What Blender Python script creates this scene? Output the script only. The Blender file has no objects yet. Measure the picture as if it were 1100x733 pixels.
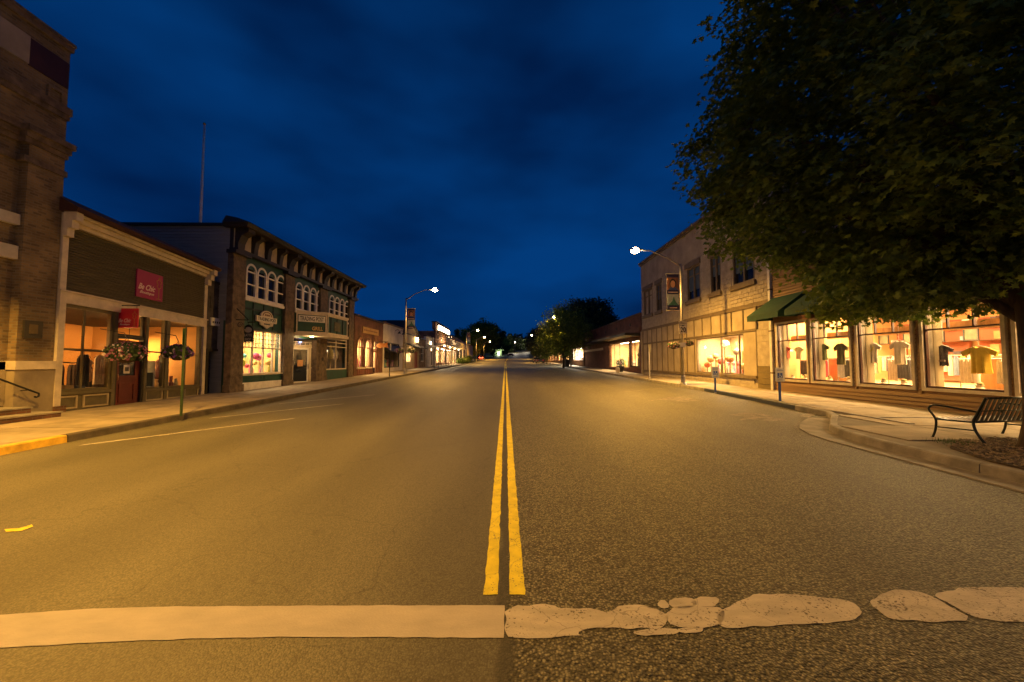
import bpy, bmesh, math, random
from mathutils import Vector, Matrix, noise as mnoise
rnd = random.Random(7)
sc = bpy.context.scene
col = sc.collection

# ------------------------------------------------------------------ camera
F_PX, CAM_H = 428.0, 1.75
YAW, PITCH = math.radians(0.94), math.radians(3.01)
cd = bpy.data.cameras.new('camera'); cam = bpy.data.objects.new('camera', cd); col.objects.link(cam)
cd.sensor_width = 36.0; cd.lens = F_PX / 1100 * 36; cd.clip_start = 0.05; cd.clip_end = 6000
cam.location = (0, 0, CAM_H)
cam.rotation_euler = (math.radians(90) + PITCH, 0, -YAW)
sc.camera = cam
RM = cam.rotation_euler.to_matrix()

# ------------------------------------------------------------------ view + sky
sc.view_settings.view_transform = 'Standard'; sc.view_settings.look = 'None'
sc.view_settings.exposure = 0.0; sc.view_settings.gamma = 1.0
sc.cycles.max_bounces = 6; sc.cycles.diffuse_bounces = 3; sc.cycles.glossy_bounces = 3
sc.cycles.transparent_max_bounces = 12; sc.cycles.sample_clamp_indirect = 4.0
w = bpy.data.worlds.new('World'); sc.world = w; w.use_nodes = True
nt = w.node_tree; N = nt.nodes; L = nt.links; N.clear()
wo = N.new('ShaderNodeOutputWorld'); bg = N.new('ShaderNodeBackground'); bg.inputs[1].default_value = 0.1
sky = N.new('ShaderNodeTexSky'); sky.sky_type = 'NISHITA'; sky.sun_disc = False
sky.sun_elevation = math.radians(-4.0); sky.sun_rotation = math.radians(60)
sky.altitude = 0; sky.air_density = 1.3; sky.dust_density = 0.4; sky.ozone_density = 6.0
tc = N.new('ShaderNodeTexCoord')
sep = N.new('ShaderNodeSeparateXYZ'); L.new(tc.outputs['Generated'], sep.inputs[0])
# dusk blue ramp by elevation, under soft broken cloud
rampz = N.new('ShaderNodeValToRGB')
e = rampz.color_ramp.elements
e[0].position = 0.0; e[0].color = (0.0004, 0.0125, 0.058, 1)
e[1].position = 1.0; e[1].color = (0.0003, 0.004, 0.020, 1)
m1 = e.new(0.20); m1.color = (0.0004, 0.0225, 0.105, 1)
m2 = e.new(0.56); m2.color = (0.0004, 0.0230, 0.104, 1)
L.new(sep.outputs['Z'], rampz.inputs[0])
mp = N.new('ShaderNodeMapping'); mp.inputs['Scale'].default_value = (1.0, 1.0, 2.4)
mp.inputs['Rotation'].default_value = (0.10, -0.35, 0.5); mp.inputs['Location'].default_value = (0.9, 0.2, 0.4)
L.new(tc.outputs['Generated'], mp.inputs[0])
nz = N.new('ShaderNodeTexNoise'); nz.inputs['Scale'].default_value = 1.5; nz.inputs['Detail'].default_value = 4; nz.inputs['Roughness'].default_value = 0.45
L.new(mp.outputs[0], nz.inputs[0])
cr = N.new('ShaderNodeValToRGB'); cr.color_ramp.elements[0].position = 0.36; cr.color_ramp.elements[0].color = (0.56, 0.49, 0.56, 1)
cr.color_ramp.elements[1].position = 0.60; cr.color_ramp.elements[1].color = (1.7, 1.68, 1.62, 1)
L.new(nz.outputs['Fac'], cr.inputs[0])
mul = N.new('ShaderNodeMixRGB'); mul.blend_type = 'MULTIPLY'; mul.inputs[0].default_value = 1
L.new(rampz.outputs[0], mul.inputs[1]); L.new(cr.outputs[0], mul.inputs[2])
sc10 = N.new('ShaderNodeMixRGB'); sc10.blend_type = 'MULTIPLY'; sc10.inputs[0].default_value = 1; sc10.inputs[2].default_value = (11, 11, 11, 1)
L.new(mul.outputs[0], sc10.inputs[1])
addn = N.new('ShaderNodeMixRGB'); addn.blend_type = 'ADD'; addn.inputs[0].default_value = 0.25
L.new(sc10.outputs[0], addn.inputs[1]); L.new(sky.outputs[0], addn.inputs[2])
L.new(addn.outputs[0], bg.inputs[0]); L.new(bg.outputs[0], wo.inputs[0])

SODIUM = (1.0, 0.50, 0.075)
# ------------------------------------------------------------------ geometry of the view
def ray(px, py):
    d = RM @ Vector(((px - 550) / F_PX, -(py - 366.5) / F_PX, -1)); return d.normalized()
def proj(p):
    q = RM.transposed() @ (Vector(p) - cam.location); return 550 + F_PX * q.x / -q.z, 366.5 - F_PX * q.y / -q.z
def G(y):                       # ground height: the street climbs gently, then more steeply
    y = min(y, 400.0)
    return 0.014 * y + (0.00011 * (y - 120) ** 2 if y > 120 else 0)
def CX(y):                      # centre line of the road, bending right on the far hill
    return 0.00022 * (y - 120) ** 2 if y > 120 else 0.0
def gnd(px, py, dz=0.0):
    d = ray(px, py); t = (CAM_H - dz) / (0.014 * d.y - d.z); return cam.location + d * t

# ------------------------------------------------------------------ mesh helpers
class MB:
    def __init__(s): s.v = []; s.f = []
    def add(s, vs, fs):
        n = len(s.v); s.v += [tuple(v) for v in vs]; s.f += [tuple(i + n for i in f) for f in fs]; return s
    def hexa(s, p):   # p: 4 lower, 4 upper
        return s.add(p, [(0, 3, 2, 1), (4, 5, 6, 7), (0, 1, 5, 4), (1, 2, 6, 5), (2, 3, 7, 6), (3, 0, 4, 7)])
    def box(s, x0, x1, y0, y1, z0, z1):
        return s.hexa([(x0, y0, z0), (x1, y0, z0), (x1, y1, z0), (x0, y1, z0), (x0, y0, z1), (x1, y0, z1), (x1, y1, z1), (x0, y1, z1)])
    def prism(s, poly, vec):
        n = len(poly); v = Vector(vec); a = [Vector(p) for p in poly]
        return s.add(a + [p + v for p in a], [tuple(range(n))[::-1], tuple(range(n, 2 * n))] + [(i, (i + 1) % n, n + (i + 1) % n, n + i) for i in range(n)])
    def tube(s, pts, r, n=8, cap=True):
        pts = [Vector(p) for p in pts]; k = len(pts); rs = r if isinstance(r, (list, tuple)) else [r] * k
        vs = []; up = None
        for i, p in enumerate(pts):
            t = (pts[min(i + 1, k - 1)] - pts[max(i - 1, 0)]).normalized()
            if up is None or abs(up.dot(t)) > 0.95: up = Vector((0, 0, 1)) if abs(t.z) < 0.9 else Vector((1, 0, 0))
            a = t.cross(up).normalized(); b = t.cross(a).normalized(); up = -b if False else up
            for j in range(n):
                g = 2 * math.pi * j / n; vs.append(p + (a * math.cos(g) + b * math.sin(g)) * rs[i])
        fs = [(i * n + j, i * n + (j + 1) % n, (i + 1) * n + (j + 1) % n, (i + 1) * n + j) for i in range(k - 1) for j in range(n)]
        if cap: fs += [tuple(range(n))[::-1], tuple(range((k - 1) * n, k * n))]
        return s.add(vs, fs)
    def lathe(s, c, prof, n=14):
        c = Vector(c); vs = []
        for r, z in prof:
            for j in range(n):
                g = 2 * math.pi * j / n; vs.append(c + Vector((r * math.cos(g), r * math.sin(g), z)))
        k = len(prof)
        fs = [(i * n + j, i * n + (j + 1) % n, (i + 1) * n + (j + 1) % n, (i + 1) * n + j) for i in range(k - 1) for j in range(n)]
        fs += [tuple(range(n))[::-1], tuple(range((k - 1) * n, k * n))]
        return s.add(vs, fs)
    def ball(s, c, r, n=8, m=5, sq=(1, 1, 1), jit=0.0):
        prof = [(math.sin(math.pi * i / m), -math.cos(math.pi * i / m)) for i in range(m + 1)]
        c = Vector(c); vs = []
        for a, z in prof:
            for j in range(n):
                g = 2 * math.pi * j / n; q = 1 + rnd.uniform(-jit, jit)
                vs.append(c + Vector((a * math.cos(g) * r * sq[0] * q, a * math.sin(g) * r * sq[1] * q, z * r * sq[2] * q)))
        fs = [(i * n + j, i * n + (j + 1) % n, (i + 1) * n + (j + 1) % n, (i + 1) * n + j) for i in range(m) for j in range(n)]
        return s.add(vs, fs)
    def build(s, name, mat, parent=None, label=None, kind=None, smooth=False, fix=True):
        me = bpy.data.meshes.new(name)
        if parent is not None:
            o0 = wloc(parent); vs = [(v[0] - o0.x, v[1] - o0.y, v[2] - o0.z) for v in s.v]
        else: vs = s.v
        me.from_pydata(vs, [], s.f)
        if fix and len(s.f) < 60000:
            b = bmesh.new(); b.from_mesh(me); bmesh.ops.recalc_face_normals(b, faces=b.faces); b.to_mesh(me); b.free()
        me.materials.append(mat)
        if smooth: me.polygons.foreach_set('use_smooth', [True] * len(me.polygons))
        o = bpy.data.objects.new(name, me); col.objects.link(o)
        if parent is not None: o.parent = parent
        if label: o['label'] = label
        if kind: o['kind'] = kind
        return o
def wloc(o):
    v = Vector(o.location)
    while o.parent: o = o.parent; v += Vector(o.location)
    return v
def thing(name, label, cat, loc=(0, 0, 0), group=None, kind=None):
    o = bpy.data.objects.new(name, None); o.empty_display_size = 0.2; col.objects.link(o); o.location = loc
    return tag(o, label, cat, group, kind)
def tag(o, label=None, cat=None, group=None, kind=None):
    if label: o['label'] = label
    if cat: o['category'] = cat
    if group: o['group'] = group
    if kind: o['kind'] = kind
    return o
def copy_tree(o, parent=None):
    c = o.copy(); col.objects.link(c)
    if parent is not None: c.parent = parent
    for ch in [k for k in KIDS.get(o.name, [])] or list(o.children): copy_tree(ch, c)
    return c
KIDS = {}

class Fac:
    """a vertical plane: u metres along it, z up, d metres out of it; droop = share of height lost per metre"""
    def __init__(s, x, y, dx, dy, out, droop=0.0):
        s.o = Vector((x, y, 0)); s.d = Vector((dx, dy, 0)).normalized(); s.n = Vector((s.d.y, -s.d.x, 0)) * out; s.k = droop
    def p(s, u, v, d=0.0):
        q = s.o + s.d * u + s.n * d; q.z = v * (1 - s.k * u); return q
    def px(s, x, y):
        r = ray(x, y); t = (s.o - cam.location).dot(s.n) / r.dot(s.n); q = cam.location + r * t
        u = (q - s.o).dot(s.d); return u, q.z / (1 - s.k * u)
    def ux(s, x, v, y=380):
        for _ in range(5):
            u, _z = s.px(x, y); y = proj(s.p(u, v))[1]
        return s.px(x, y)[0]
    def rect(s, xl, xr, yt, yb, at=None):
        xa = xl if at is None else at
        v1 = s.px(xa, yt)[1]; v0 = s.px(xa, yb)[1]; vm = (v0 + v1) / 2
        a, b = s.ux(xl, vm), s.ux(xr, vm)
        return min(a, b), max(a, b), min(v0, v1), max(v0, v1)
    def box(s, mb, u0, u1, v0, v1, d0, d1):
        mb.hexa([s.p(u0, v0, d0), s.p(u1, v0, d0), s.p(u1, v0, d1), s.p(u0, v0, d1), s.p(u0, v1, d0), s.p(u1, v1, d0), s.p(u1, v1, d1), s.p(u0, v1, d1)]); return mb
    def prism(s, mb, pts, d0, d1):
        a = [s.p(u, v, d0) for u, v in pts]; b = [s.p(u, v, d1) for u, v in pts]; n = len(a)
        mb.add(a + b, [tuple(range(n)), tuple(range(n, 2 * n))[::-1]] + [(i, (i + 1) % n, n + (i + 1) % n, n + i) for i in range(n)]); return mb
    def wall(s, mb, u0, u1, v0, v1, holes, d0, d1):
        us = sorted({u0, u1} | {x for h in holes for x in h[:2] if u0 < x < u1}); vs = sorted({v0, v1} | {x for h in holes for x in h[2:] if v0 < x < v1})
        for i in range(len(us) - 1):
            run = None
            for j in range(len(vs) - 1):
                cu, cv = (us[i] + us[i + 1]) / 2, (vs[j] + vs[j + 1]) / 2
                hole = any(h[0] < cu < h[1] and h[2] < cv < h[3] for h in holes)
                if not hole: run = (run[0], vs[j + 1]) if run else (vs[j], vs[j + 1])
                if (hole or j == len(vs) - 2) and run: s.box(mb, us[i], us[i + 1], run[0], run[1], d0, d1); run = None
        return mb
    def frame(s, mb, u0, u1, v0, v1, t, d0, d1, inside=True):
        if not inside: u0 -= t; u1 += t; v0 -= t; v1 += t
        s.box(mb, u0, u1, v1 - t, v1, d0, d1); s.box(mb, u0, u1, v0, v0 + t, d0, d1)
        s.box(mb, u0, u0 + t, v0 + t, v1 - t, d0, d1); s.box(mb, u1 - t, u1, v0 + t, v1 - t, d0, d1); return mb

def text_mesh(txt, F, u0, u1, v0, v1, d, mat, parent, shear=0.0, name='lettering', flip=False, thick=0.006):
    cu = bpy.data.curves.new('t', 'FONT'); cu.body = txt; cu.align_x = 'LEFT'; cu.shear = shear; cu.extrude = 0.0; cu.offset = 0.018; cu.resolution_u = 3
    to = bpy.data.objects.new('t', cu); col.objects.link(to); bpy.context.view_layer.update()
    me = bpy.data.meshes.new_from_object(to.evaluated_get(bpy.context.evaluated_depsgraph_get()))
    bpy.data.objects.remove(to); bpy.data.curves.remove(cu)
    xs = [v.co.x for v in me.vertices]; ys = [v.co.y for v in me.vertices]
    if not xs: return None
    xa, xb, ya, yb = min(xs), max(xs), min(ys), max(ys)
    vs = []; n = len(me.vertices)
    for dd in (0, thick):
        for v in me.vertices:
            a = (v.co.x - xa) / (xb - xa); a = 1 - a if flip else a
            vs.append(F.p(u0 + (u1 - u0) * a, v0 + (v1 - v0) * (v.co.y - ya) / (yb - ya), d + dd))
    fs = [tuple(p.vertices) for p in me.polygons] + [tuple(i + n for i in p.vertices) for p in me.polygons]
    cnt = {}
    for p in me.polygons:
        for e_ in p.edge_keys: cnt[e_] = cnt.get(e_, 0) + 1
    fs += [(a, b, b + n, a + n) for (a, b), c in cnt.items() if c == 1]
    bpy.data.meshes.remove(me)
    mb = MB(); mb.add(vs, fs); return mb.build(name, mat, parent)

# ------------------------------------------------------------------ materials
def _base(name):
    m = bpy.data.materials.new(name); m.use_nodes = True; t = m.node_tree; b = t.nodes['Principled BSDF']; return m, t, b
MATS = {}
def mat(name, c, rough=0.75, var=0.25, scale=2.5, bump=0.15, bscale=30, metal=0.0, dirt=0.0, stretch=(1, 1, 1)):
    if name in MATS: return MATS[name]
    m, t, b = _base(name); n = t.nodes; l = t.links
    geo = n.new('ShaderNodeNewGeometry'); mp = n.new('ShaderNodeMapping'); mp.inputs['Scale'].default_value = stretch
    l.new(geo.outputs['Position'], mp.inputs[0])
    nz = n.new('ShaderNodeTexNoise'); nz.inputs['Scale'].default_value = scale; nz.inputs['Detail'].default_value = 6; nz.inputs['Roughness'].default_value = 0.6
    l.new(mp.outputs[0], nz.inputs[0])
    r = n.new('ShaderNodeValToRGB'); r.color_ramp.elements[0].position = 0.3; r.color_ramp.elements[1].position = 0.72
    r.color_ramp.elements[0].color = tuple(x * (1 - var) for x in c) + (1,); r.color_ramp.elements[1].color = tuple(min(1, x * (1 + var)) for x in c) + (1,)
    l.new(nz.outputs['Fac'], r.inputs[0]); l.new(r.outputs[0], b.inputs['Base Color'])
    b.inputs['Roughness'].default_value = rough; b.inputs['Metallic'].default_value = metal
    if bump:
        n2 = n.new('ShaderNodeTexNoise'); n2.inputs['Scale'].default_value = bscale; n2.inputs['Detail'].default_value = 4
        l.new(mp.outputs[0], n2.inputs[0])
        bp = n.new('ShaderNodeBump'); bp.inputs['Strength'].default_value = bump; bp.inputs['Distance'].default_value = 0.02
        l.new(n2.outputs['Fac'], bp.inputs['Height']); l.new(bp.outputs[0], b.inputs['Normal'])
    MATS[name] = m; return m
def brick_mat(name, c1, c2, mortar, bw=0.21, bh=0.072, axis='y', rough=0.85, ms=0.012, var=0.5):
    m, t, b = _base(name); n = t.nodes; l = t.links
    geo = n.new('ShaderNodeNewGeometry'); se = n.new('ShaderNodeSeparateXYZ'); co = n.new('ShaderNodeCombineXYZ')
    l.new(geo.outputs['Position'], se.inputs[0])
    ad = n.new('ShaderNodeMath'); ad.operation = 'ADD'; l.new(se.outputs['Y'], ad.inputs[0]); l.new(se.outputs['X'], ad.inputs[1])
    l.new(ad.outputs[0], co.inputs[0]); l.new(se.outputs['Z'], co.inputs[1])
    bt = n.new('ShaderNodeTexBrick'); l.new(co.outputs[0], bt.inputs[0])
    bt.inputs['Color1'].default_value = c1 + (1,); bt.inputs['Color2'].default_value = c2 + (1,); bt.inputs['Mortar'].default_value = mortar + (1,)
    bt.inputs['Scale'].default_value = 1; bt.inputs['Brick Width'].default_value = bw; bt.inputs['Row Height'].default_value = bh; bt.inputs['Mortar Size'].default_value = ms; bt.inputs['Mortar Smooth'].default_value = 0.3
    nz = n.new('ShaderNodeTexNoise'); nz.inputs['Scale'].default_value = 1.3; nz.inputs['Detail'].default_value = 7; l.new(geo.outputs['Position'], nz.inputs[0])
    mr = n.new('ShaderNodeMapRange'); mr.inputs['From Min'].default_value = 0.3; mr.inputs['From Max'].default_value = 0.7; mr.inputs['To Min'].default_value = 1 - var; mr.inputs['To Max'].default_value = 1.15
    l.new(nz.outputs['Fac'], mr.inputs[0])
    mx = n.new('ShaderNodeMixRGB'); mx.blend_type = 'MULTIPLY'; mx.inputs[0].default_value = 1; l.new(bt.outputs['Color'], mx.inputs[1]); l.new(mr.outputs[0], mx.inputs[2])
    l.new(mx.outputs[0], b.inputs['Base Color']); b.inputs['Roughness'].default_value = rough
    bp = n.new('ShaderNodeBump'); bp.inputs['Strength'].default_value = 0.7; bp.inputs['Distance'].default_value = 0.012; bp.invert = True
    l.new(bt.outputs['Fac'], bp.inputs['Height']); l.new(bp.outputs[0], b.inputs['Normal']); MATS[name] = m; return m
def emis(name, c, s):
    if name in MATS: return MATS[name]
    m, t, b = _base(name); b.inputs['Base Color'].default_value = c + (1,); b.inputs['Emission Color'].default_value = c + (1,); b.inputs['Emission Strength'].default_value = s
    MATS[name] = m; return m
def glass(name, tint=(1, 1, 1), refl=1.0):
    m = bpy.data.materials.new(name); m.use_nodes = True; t = m.node_tree; n = t.nodes; l = t.links; n.clear()
    o = n.new('ShaderNodeOutputMaterial'); mx = n.new('ShaderNodeMixShader'); tr = n.new('ShaderNodeBsdfTransparent'); gl = n.new('ShaderNodeBsdfGlossy')
    tr.inputs[0].default_value = tint + (1,); gl.inputs['Roughness'].default_value = 0.02
    fr = n.new('ShaderNodeFresnel'); fr.inputs['IOR'].default_value = 1.45
    ge = n.new('ShaderNodeNewGeometry'); iv = n.new('ShaderNodeMath'); iv.operation = 'SUBTRACT'; iv.inputs[0].default_value = 1; l.new(ge.outputs['Backfacing'], iv.inputs[1])
    mu_ = n.new('ShaderNodeMath'); mu_.operation = 'MULTIPLY'; l.new(fr.outputs[0], mu_.inputs[0]); l.new(iv.outputs[0], mu_.inputs[1])
    l.new(mu_.outputs[0], mx.inputs[0]); l.new(tr.outputs[0], mx.inputs[1]); l.new(gl.outputs[0], mx.inputs[2]); l.new(mx.outputs[0], o.inputs[0]); return m

GLASS = glass('clear_glass', (0.93, 0.95, 0.95))
DARKG = mat('dark_window_glass', (0.012, 0.016, 0.022), 0.06, 0.3, 1.2, 0.02, 3)
CREAM = mat('cream_paint', (0.60, 0.52, 0.40), 0.6, 0.18, 4, 0.1, 40)
WHITE = mat('white_paint', (0.74, 0.71, 0.66), 0.6, 0.15, 4, 0.1, 40)
OLIVE = mat('olive_clapboard', (0.15, 0.125, 0.062), 0.7, 0.25, 5, 0.15, 60, stretch=(1, .3, 3))
OLTRIM = mat('olive_trim', (0.12, 0.10, 0.05), 0.6, 0.2, 5, 0.1, 60)
DKTRIM = mat('dark_trim', (0.022, 0.018, 0.014), 0.55, 0.3, 6, 0.1, 60)
IRON = mat('black_iron', (0.015, 0.015, 0.014), 0.38, 0.3, 12, 0.08, 90, 0.3)
STEEL = mat('galvanised_steel', (0.36, 0.34, 0.31), 0.42, 0.2, 6, 0.05, 50, 0.6)
CONC = mat('concrete', (0.34, 0.31, 0.26), 0.85, 0.3, 1.7, 0.3, 45)
CONCD = mat('kerb_concrete', (0.27, 0.245, 0.20), 0.88, 0.4, 2.6, 0.4, 35)
PLASTER = mat('grey_plaster', (0.30, 0.25, 0.17), 0.85, 0.25, 1.5, 0.15, 20)
BUFF = brick_mat('buff_brick', (0.25, 0.17, 0.08), (0.13, 0.088, 0.045), (0.20, 0.165, 0.115))
REDB = brick_mat('red_brick', (0.20, 0.060, 0.030), (0.13, 0.042, 0.024), (0.16, 0.11, 0.08))
BROWNB = brick_mat('brown_brick', (0.20, 0.085, 0.04), (0.13, 0.06, 0.03), (0.17, 0.12, 0.08))
STONE = mat('mottled_stone', (0.125, 0.09, 0.058), 0.75, 0.6, 4.5, 0.4, 14)
GREENP = mat('dark_green_paint', (0.010, 0.060, 0.045), 0.5, 0.3, 3, 0.08, 40)
AWNG = mat('green_canvas', (0.008, 0.055, 0.028), 0.8, 0.25, 2, 0.2, 200)
GREYS = mat('grey_siding', (0.26, 0.27, 0.27), 0.7, 0.15, 4, 0.1, 50, stretch=(.3, 1, 3))
BROWNT = mat('brown_trim_paint', (0.16, 0.12, 0.065), 0.65, 0.25, 4, 0.1, 50)
BLOCK = mat('painted_block', (0.42, 0.36, 0.265), 0.8, 0.22, 3.2, 0.35, 22)
PANELM = mat('stucco_panel', (0.40, 0.335, 0.235), 0.85, 0.22, 1.1, 0.25, 30)
OCHRE = mat('ochre_boards', (0.24, 0.135, 0.05), 0.6, 0.28, 3, 0.15, 60, stretch=(1, .25, 4))
ROOFD = mat('dark_roofing', (0.03, 0.024, 0.022), 0.8, 0.3, 3, 0.2, 20)
REDROOF = mat('red_brown_shingle', (0.045, 0.015, 0.012), 0.85, 0.35, 6, 0.3, 25)
REDDOOR = mat('dark_red_door_paint', (0.14, 0.018, 0.012), 0.45, 0.2, 4, 0.05, 40)
MAG = mat('magenta_sign_face', (0.33, 0.010, 0.095), 0.5, 0.08, 3, 0, 1)
REDS = mat('red_sign_face', (0.55, 0.012, 0.035), 0.5, 0.08, 3, 0, 1)
PINKL = mat('pale_pink_lettering', (0.75, 0.55, 0.50), 0.6, 0.05, 3, 0, 1)
GOLDL = mat('gold_lettering', (0.50, 0.25, 0.07), 0.5, 0.1, 3, 0, 1)
BLACKP = mat('black_sign_face', (0.012, 0.014, 0.013), 0.5, 0.2, 3, 0, 1)
BLUEP = mat('blue_sign_paint', (0.012, 0.055, 0.26), 0.5, 0.15, 3, 0, 1)
WOOD = mat('brown_wood', (0.16, 0.075, 0.03), 0.6, 0.3, 3, 0.15, 40, stretch=(3, 3, .4))
BARK = mat('bark', (0.07, 0.048, 0.03), 0.95, 0.45, 5, 0.9, 18, stretch=(1, 1, .3))
SOIL = mat('mulch_soil', (0.06, 0.042, 0.025), 0.95, 0.5, 9, 0.8, 30)
YELP = mat('yellow_road_paint', (0.70, 0.58, 0.02), 0.7, 0.22, 7, 0.3, 60)
WRP = mat('white_road_paint', (0.50, 0.45, 0.37), 0.75, 0.22, 3.5, 0.5, 50, stretch=(1, 2.5, 1))
FADEP = mat('faded_white_road_paint', (0.33, 0.29, 0.22), 0.85, 0.35, 6, 0.35, 50)

def worn_paint(m, thr=.63):
    t = m.node_tree; n = t.nodes; l = t.links; b = n['Principled BSDF']; src = b.inputs['Base Color'].links[0].from_socket
    g_ = n.new('ShaderNodeNewGeometry'); a = n.new('ShaderNodeTexNoise'); a.inputs['Scale'].default_value = 55; a.inputs['Detail'].default_value = 3; c = n.new('ShaderNodeTexNoise'); c.inputs['Scale'].default_value = 4; c.inputs['Detail'].default_value = 6
    l.new(g_.outputs['Position'], a.inputs[0]); l.new(g_.outputs['Position'], c.inputs[0]); ad = n.new('ShaderNodeMath'); ad.operation = 'MULTIPLY_ADD'; ad.inputs[1].default_value = .55; l.new(c.outputs['Fac'], ad.inputs[0]); l.new(a.outputs['Fac'], ad.inputs[2])
    r = n.new('ShaderNodeMapRange'); r.inputs['From Min'].default_value = thr + .24; r.inputs['From Max'].default_value = thr + .30; l.new(ad.outputs[0], r.inputs[0])
    vk = n.new('ShaderNodeTexVoronoi'); vk.feature = 'DISTANCE_TO_EDGE'; vk.inputs['Scale'].default_value = 2.2; wv = n.new('ShaderNodeVectorMath'); wv.operation = 'SCALE'; wv.inputs['Scale'].default_value = .35; l.new(c.outputs['Color'], wv.inputs[0]); wa = n.new('ShaderNodeVectorMath'); l.new(g_.outputs['Position'], wa.inputs[0]); l.new(wv.outputs[0], wa.inputs[1]); l.new(wa.outputs[0], vk.inputs['Vector'])
    kr = n.new('ShaderNodeMapRange'); kr.inputs['From Max'].default_value = .012; kr.inputs['To Min'].default_value = .6; kr.inputs['To Max'].default_value = 0; l.new(vk.outputs['Distance'], kr.inputs[0]); mxm = n.new('ShaderNodeMath'); mxm.operation = 'MAXIMUM'; l.new(r.outputs[0], mxm.inputs[0]); l.new(kr.outputs[0], mxm.inputs[1])
    mx = n.new('ShaderNodeMixRGB'); l.new(mxm.outputs[0], mx.inputs[0]); l.new(src, mx.inputs[1]); mx.inputs[2].default_value = (.12, .10, .07, 1); l.new(mx.outputs[0], b.inputs['Base Color'])
SOLIDP = mat('solid_white_road_paint', (0.46, 0.41, 0.34), 0.75, 0.12, 3.5, 0.3, 50, stretch=(1, 2.5, 1))
worn_paint(WRP, .66); worn_paint(YELP, .70); worn_paint(FADEP, .48)
def road_mat():
    m, t, b = _base('asphalt'); n = t.nodes; l = t.links
    geo = n.new('ShaderNodeNewGeometry'); se = n.new('ShaderNodeSeparateXYZ'); l.new(geo.outputs['Position'], se.inputs[0])
    # chip seal to the right of the centre seam, smoother asphalt to the left
    wob = n.new('ShaderNodeTexNoise'); wob.inputs['Scale'].default_value = 2.2; wob.inputs['Detail'].default_value = 5; l.new(geo.outputs['Position'], wob.inputs[0])
    wm = n.new('ShaderNodeMapRange'); wm.inputs['To Min'].default_value = -0.09; wm.inputs['To Max'].default_value = 0.09; l.new(wob.outputs['Fac'], wm.inputs[0])
    xx = n.new('ShaderNodeMath'); xx.operation = 'ADD'; l.new(se.outputs['X'], xx.inputs[0]); l.new(wm.outputs[0], xx.inputs[1])
    side = n.new('ShaderNodeMapRange'); side.inputs['From Min'].default_value = 0.0; side.inputs['From Max'].default_value = 0.05; l.new(xx.outputs[0], side.inputs[0])
    seam = n.new('ShaderNodeMath'); seam.operation = 'ABSOLUTE'; l.new(xx.outputs[0], seam.inputs[0])
    sm = n.new('ShaderNodeMapRange'); sm.inputs['From Min'].default_value = 0.03; sm.inputs['From Max'].default_value = 0.075; sm.inputs['To Min'].default_value = 0.40; sm.inputs['To Max'].default_value = 1.0; l.new(seam.outputs[0], sm.inputs[0])
    vf = n.new('ShaderNodeTexVoronoi'); vf.inputs['Scale'].default_value = 90; l.new(geo.outputs['Position'], vf.inputs['Vector'])
    vc = n.new('ShaderNodeTexVoronoi'); vc.inputs['Scale'].default_value = 58; l.new(geo.outputs['Position'], vc.inputs['Vector'])
    def lum(v, lo, hi, lo2, hi2):
        s1 = n.new('ShaderNodeSeparateColor'); l.new(v.outputs['Color'], s1.inputs[0])
        r = n.new('ShaderNodeMapRange'); r.inputs['To Min'].default_value = lo; r.inputs['To Max'].default_value = hi; l.new(s1.outputs[0], r.inputs[0])
        r2 = n.new('ShaderNodeMapRange'); r2.inputs['From Min'].default_value = 0.25; r2.inputs['From Max'].default_value = 0.65; r2.inputs['To Min'].default_value = lo2; r2.inputs['To Max'].default_value = hi2; l.new(v.outputs['Distance'], r2.inputs[0])
        q = n.new('ShaderNodeMath'); q.operation = 'MULTIPLY'; l.new(r.outputs[0], q.inputs[0]); l.new(r2.outputs[0], q.inputs[1]); return q
    fine = lum(vf, 0.085, 0.165, 1.0, 0.7); coarse = lum(vc, 0.008, 0.29, 1.0, 0.2)
    mx = n.new('ShaderNodeMix'); mx.data_type = 'FLOAT'; l.new(side.outputs[0], mx.inputs[0]); l.new(fine.outputs[0], mx.inputs[2]); l.new(coarse.outputs[0], mx.inputs[3])
    big = n.new('ShaderNodeTexNoise'); big.inputs['Scale'].default_value = 0.5; big.inputs['Detail'].default_value = 6; big.inputs['Roughness'].default_value = 0.62
    mpb = n.new('ShaderNodeMapping'); mpb.inputs['Scale'].default_value = (1.5, 0.35, 1); l.new(geo.outputs['Position'], mpb.inputs[0]); l.new(mpb.outputs[0], big.inputs[0])
    bm_ = n.new('ShaderNodeMapRange'); bm_.inputs['From Min'].default_value = 0.3; bm_.inputs['From Max'].default_value = 0.7; bm_.inputs['To Min'].default_value = 0.78; bm_.inputs['To Max'].default_value = 1.2; l.new(big.outputs['Fac'], bm_.inputs[0])
    a1 = n.new('ShaderNodeMath'); a1.operation = 'MULTIPLY'; l.new(mx.outputs[0], a1.inputs[0]); l.new(bm_.outputs[0], a1.inputs[1])
    a2 = n.new('ShaderNodeMath'); a2.operation = 'MULTIPLY'; l.new(a1.outputs[0], a2.inputs[0]); l.new(sm.outputs[0], a2.inputs[1])
    wv = n.new('ShaderNodeTexNoise'); wv.inputs['Scale'].default_value = 1.4; wv.inputs['Detail'].default_value = 5; l.new(geo.outputs['Position'], wv.inputs[0])
    ws = n.new('ShaderNodeVectorMath'); ws.operation = 'SCALE'; ws.inputs['Scale'].default_value = 1.1; l.new(wv.outputs['Color'], ws.inputs[0]); wa = n.new('ShaderNodeVectorMath'); l.new(geo.outputs['Position'], wa.inputs[0]); l.new(ws.outputs[0], wa.inputs[1])
    vk = n.new('ShaderNodeTexVoronoi'); vk.feature = 'DISTANCE_TO_EDGE'; vk.inputs['Scale'].default_value = .34; l.new(wa.outputs[0], vk.inputs['Vector'])
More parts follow.
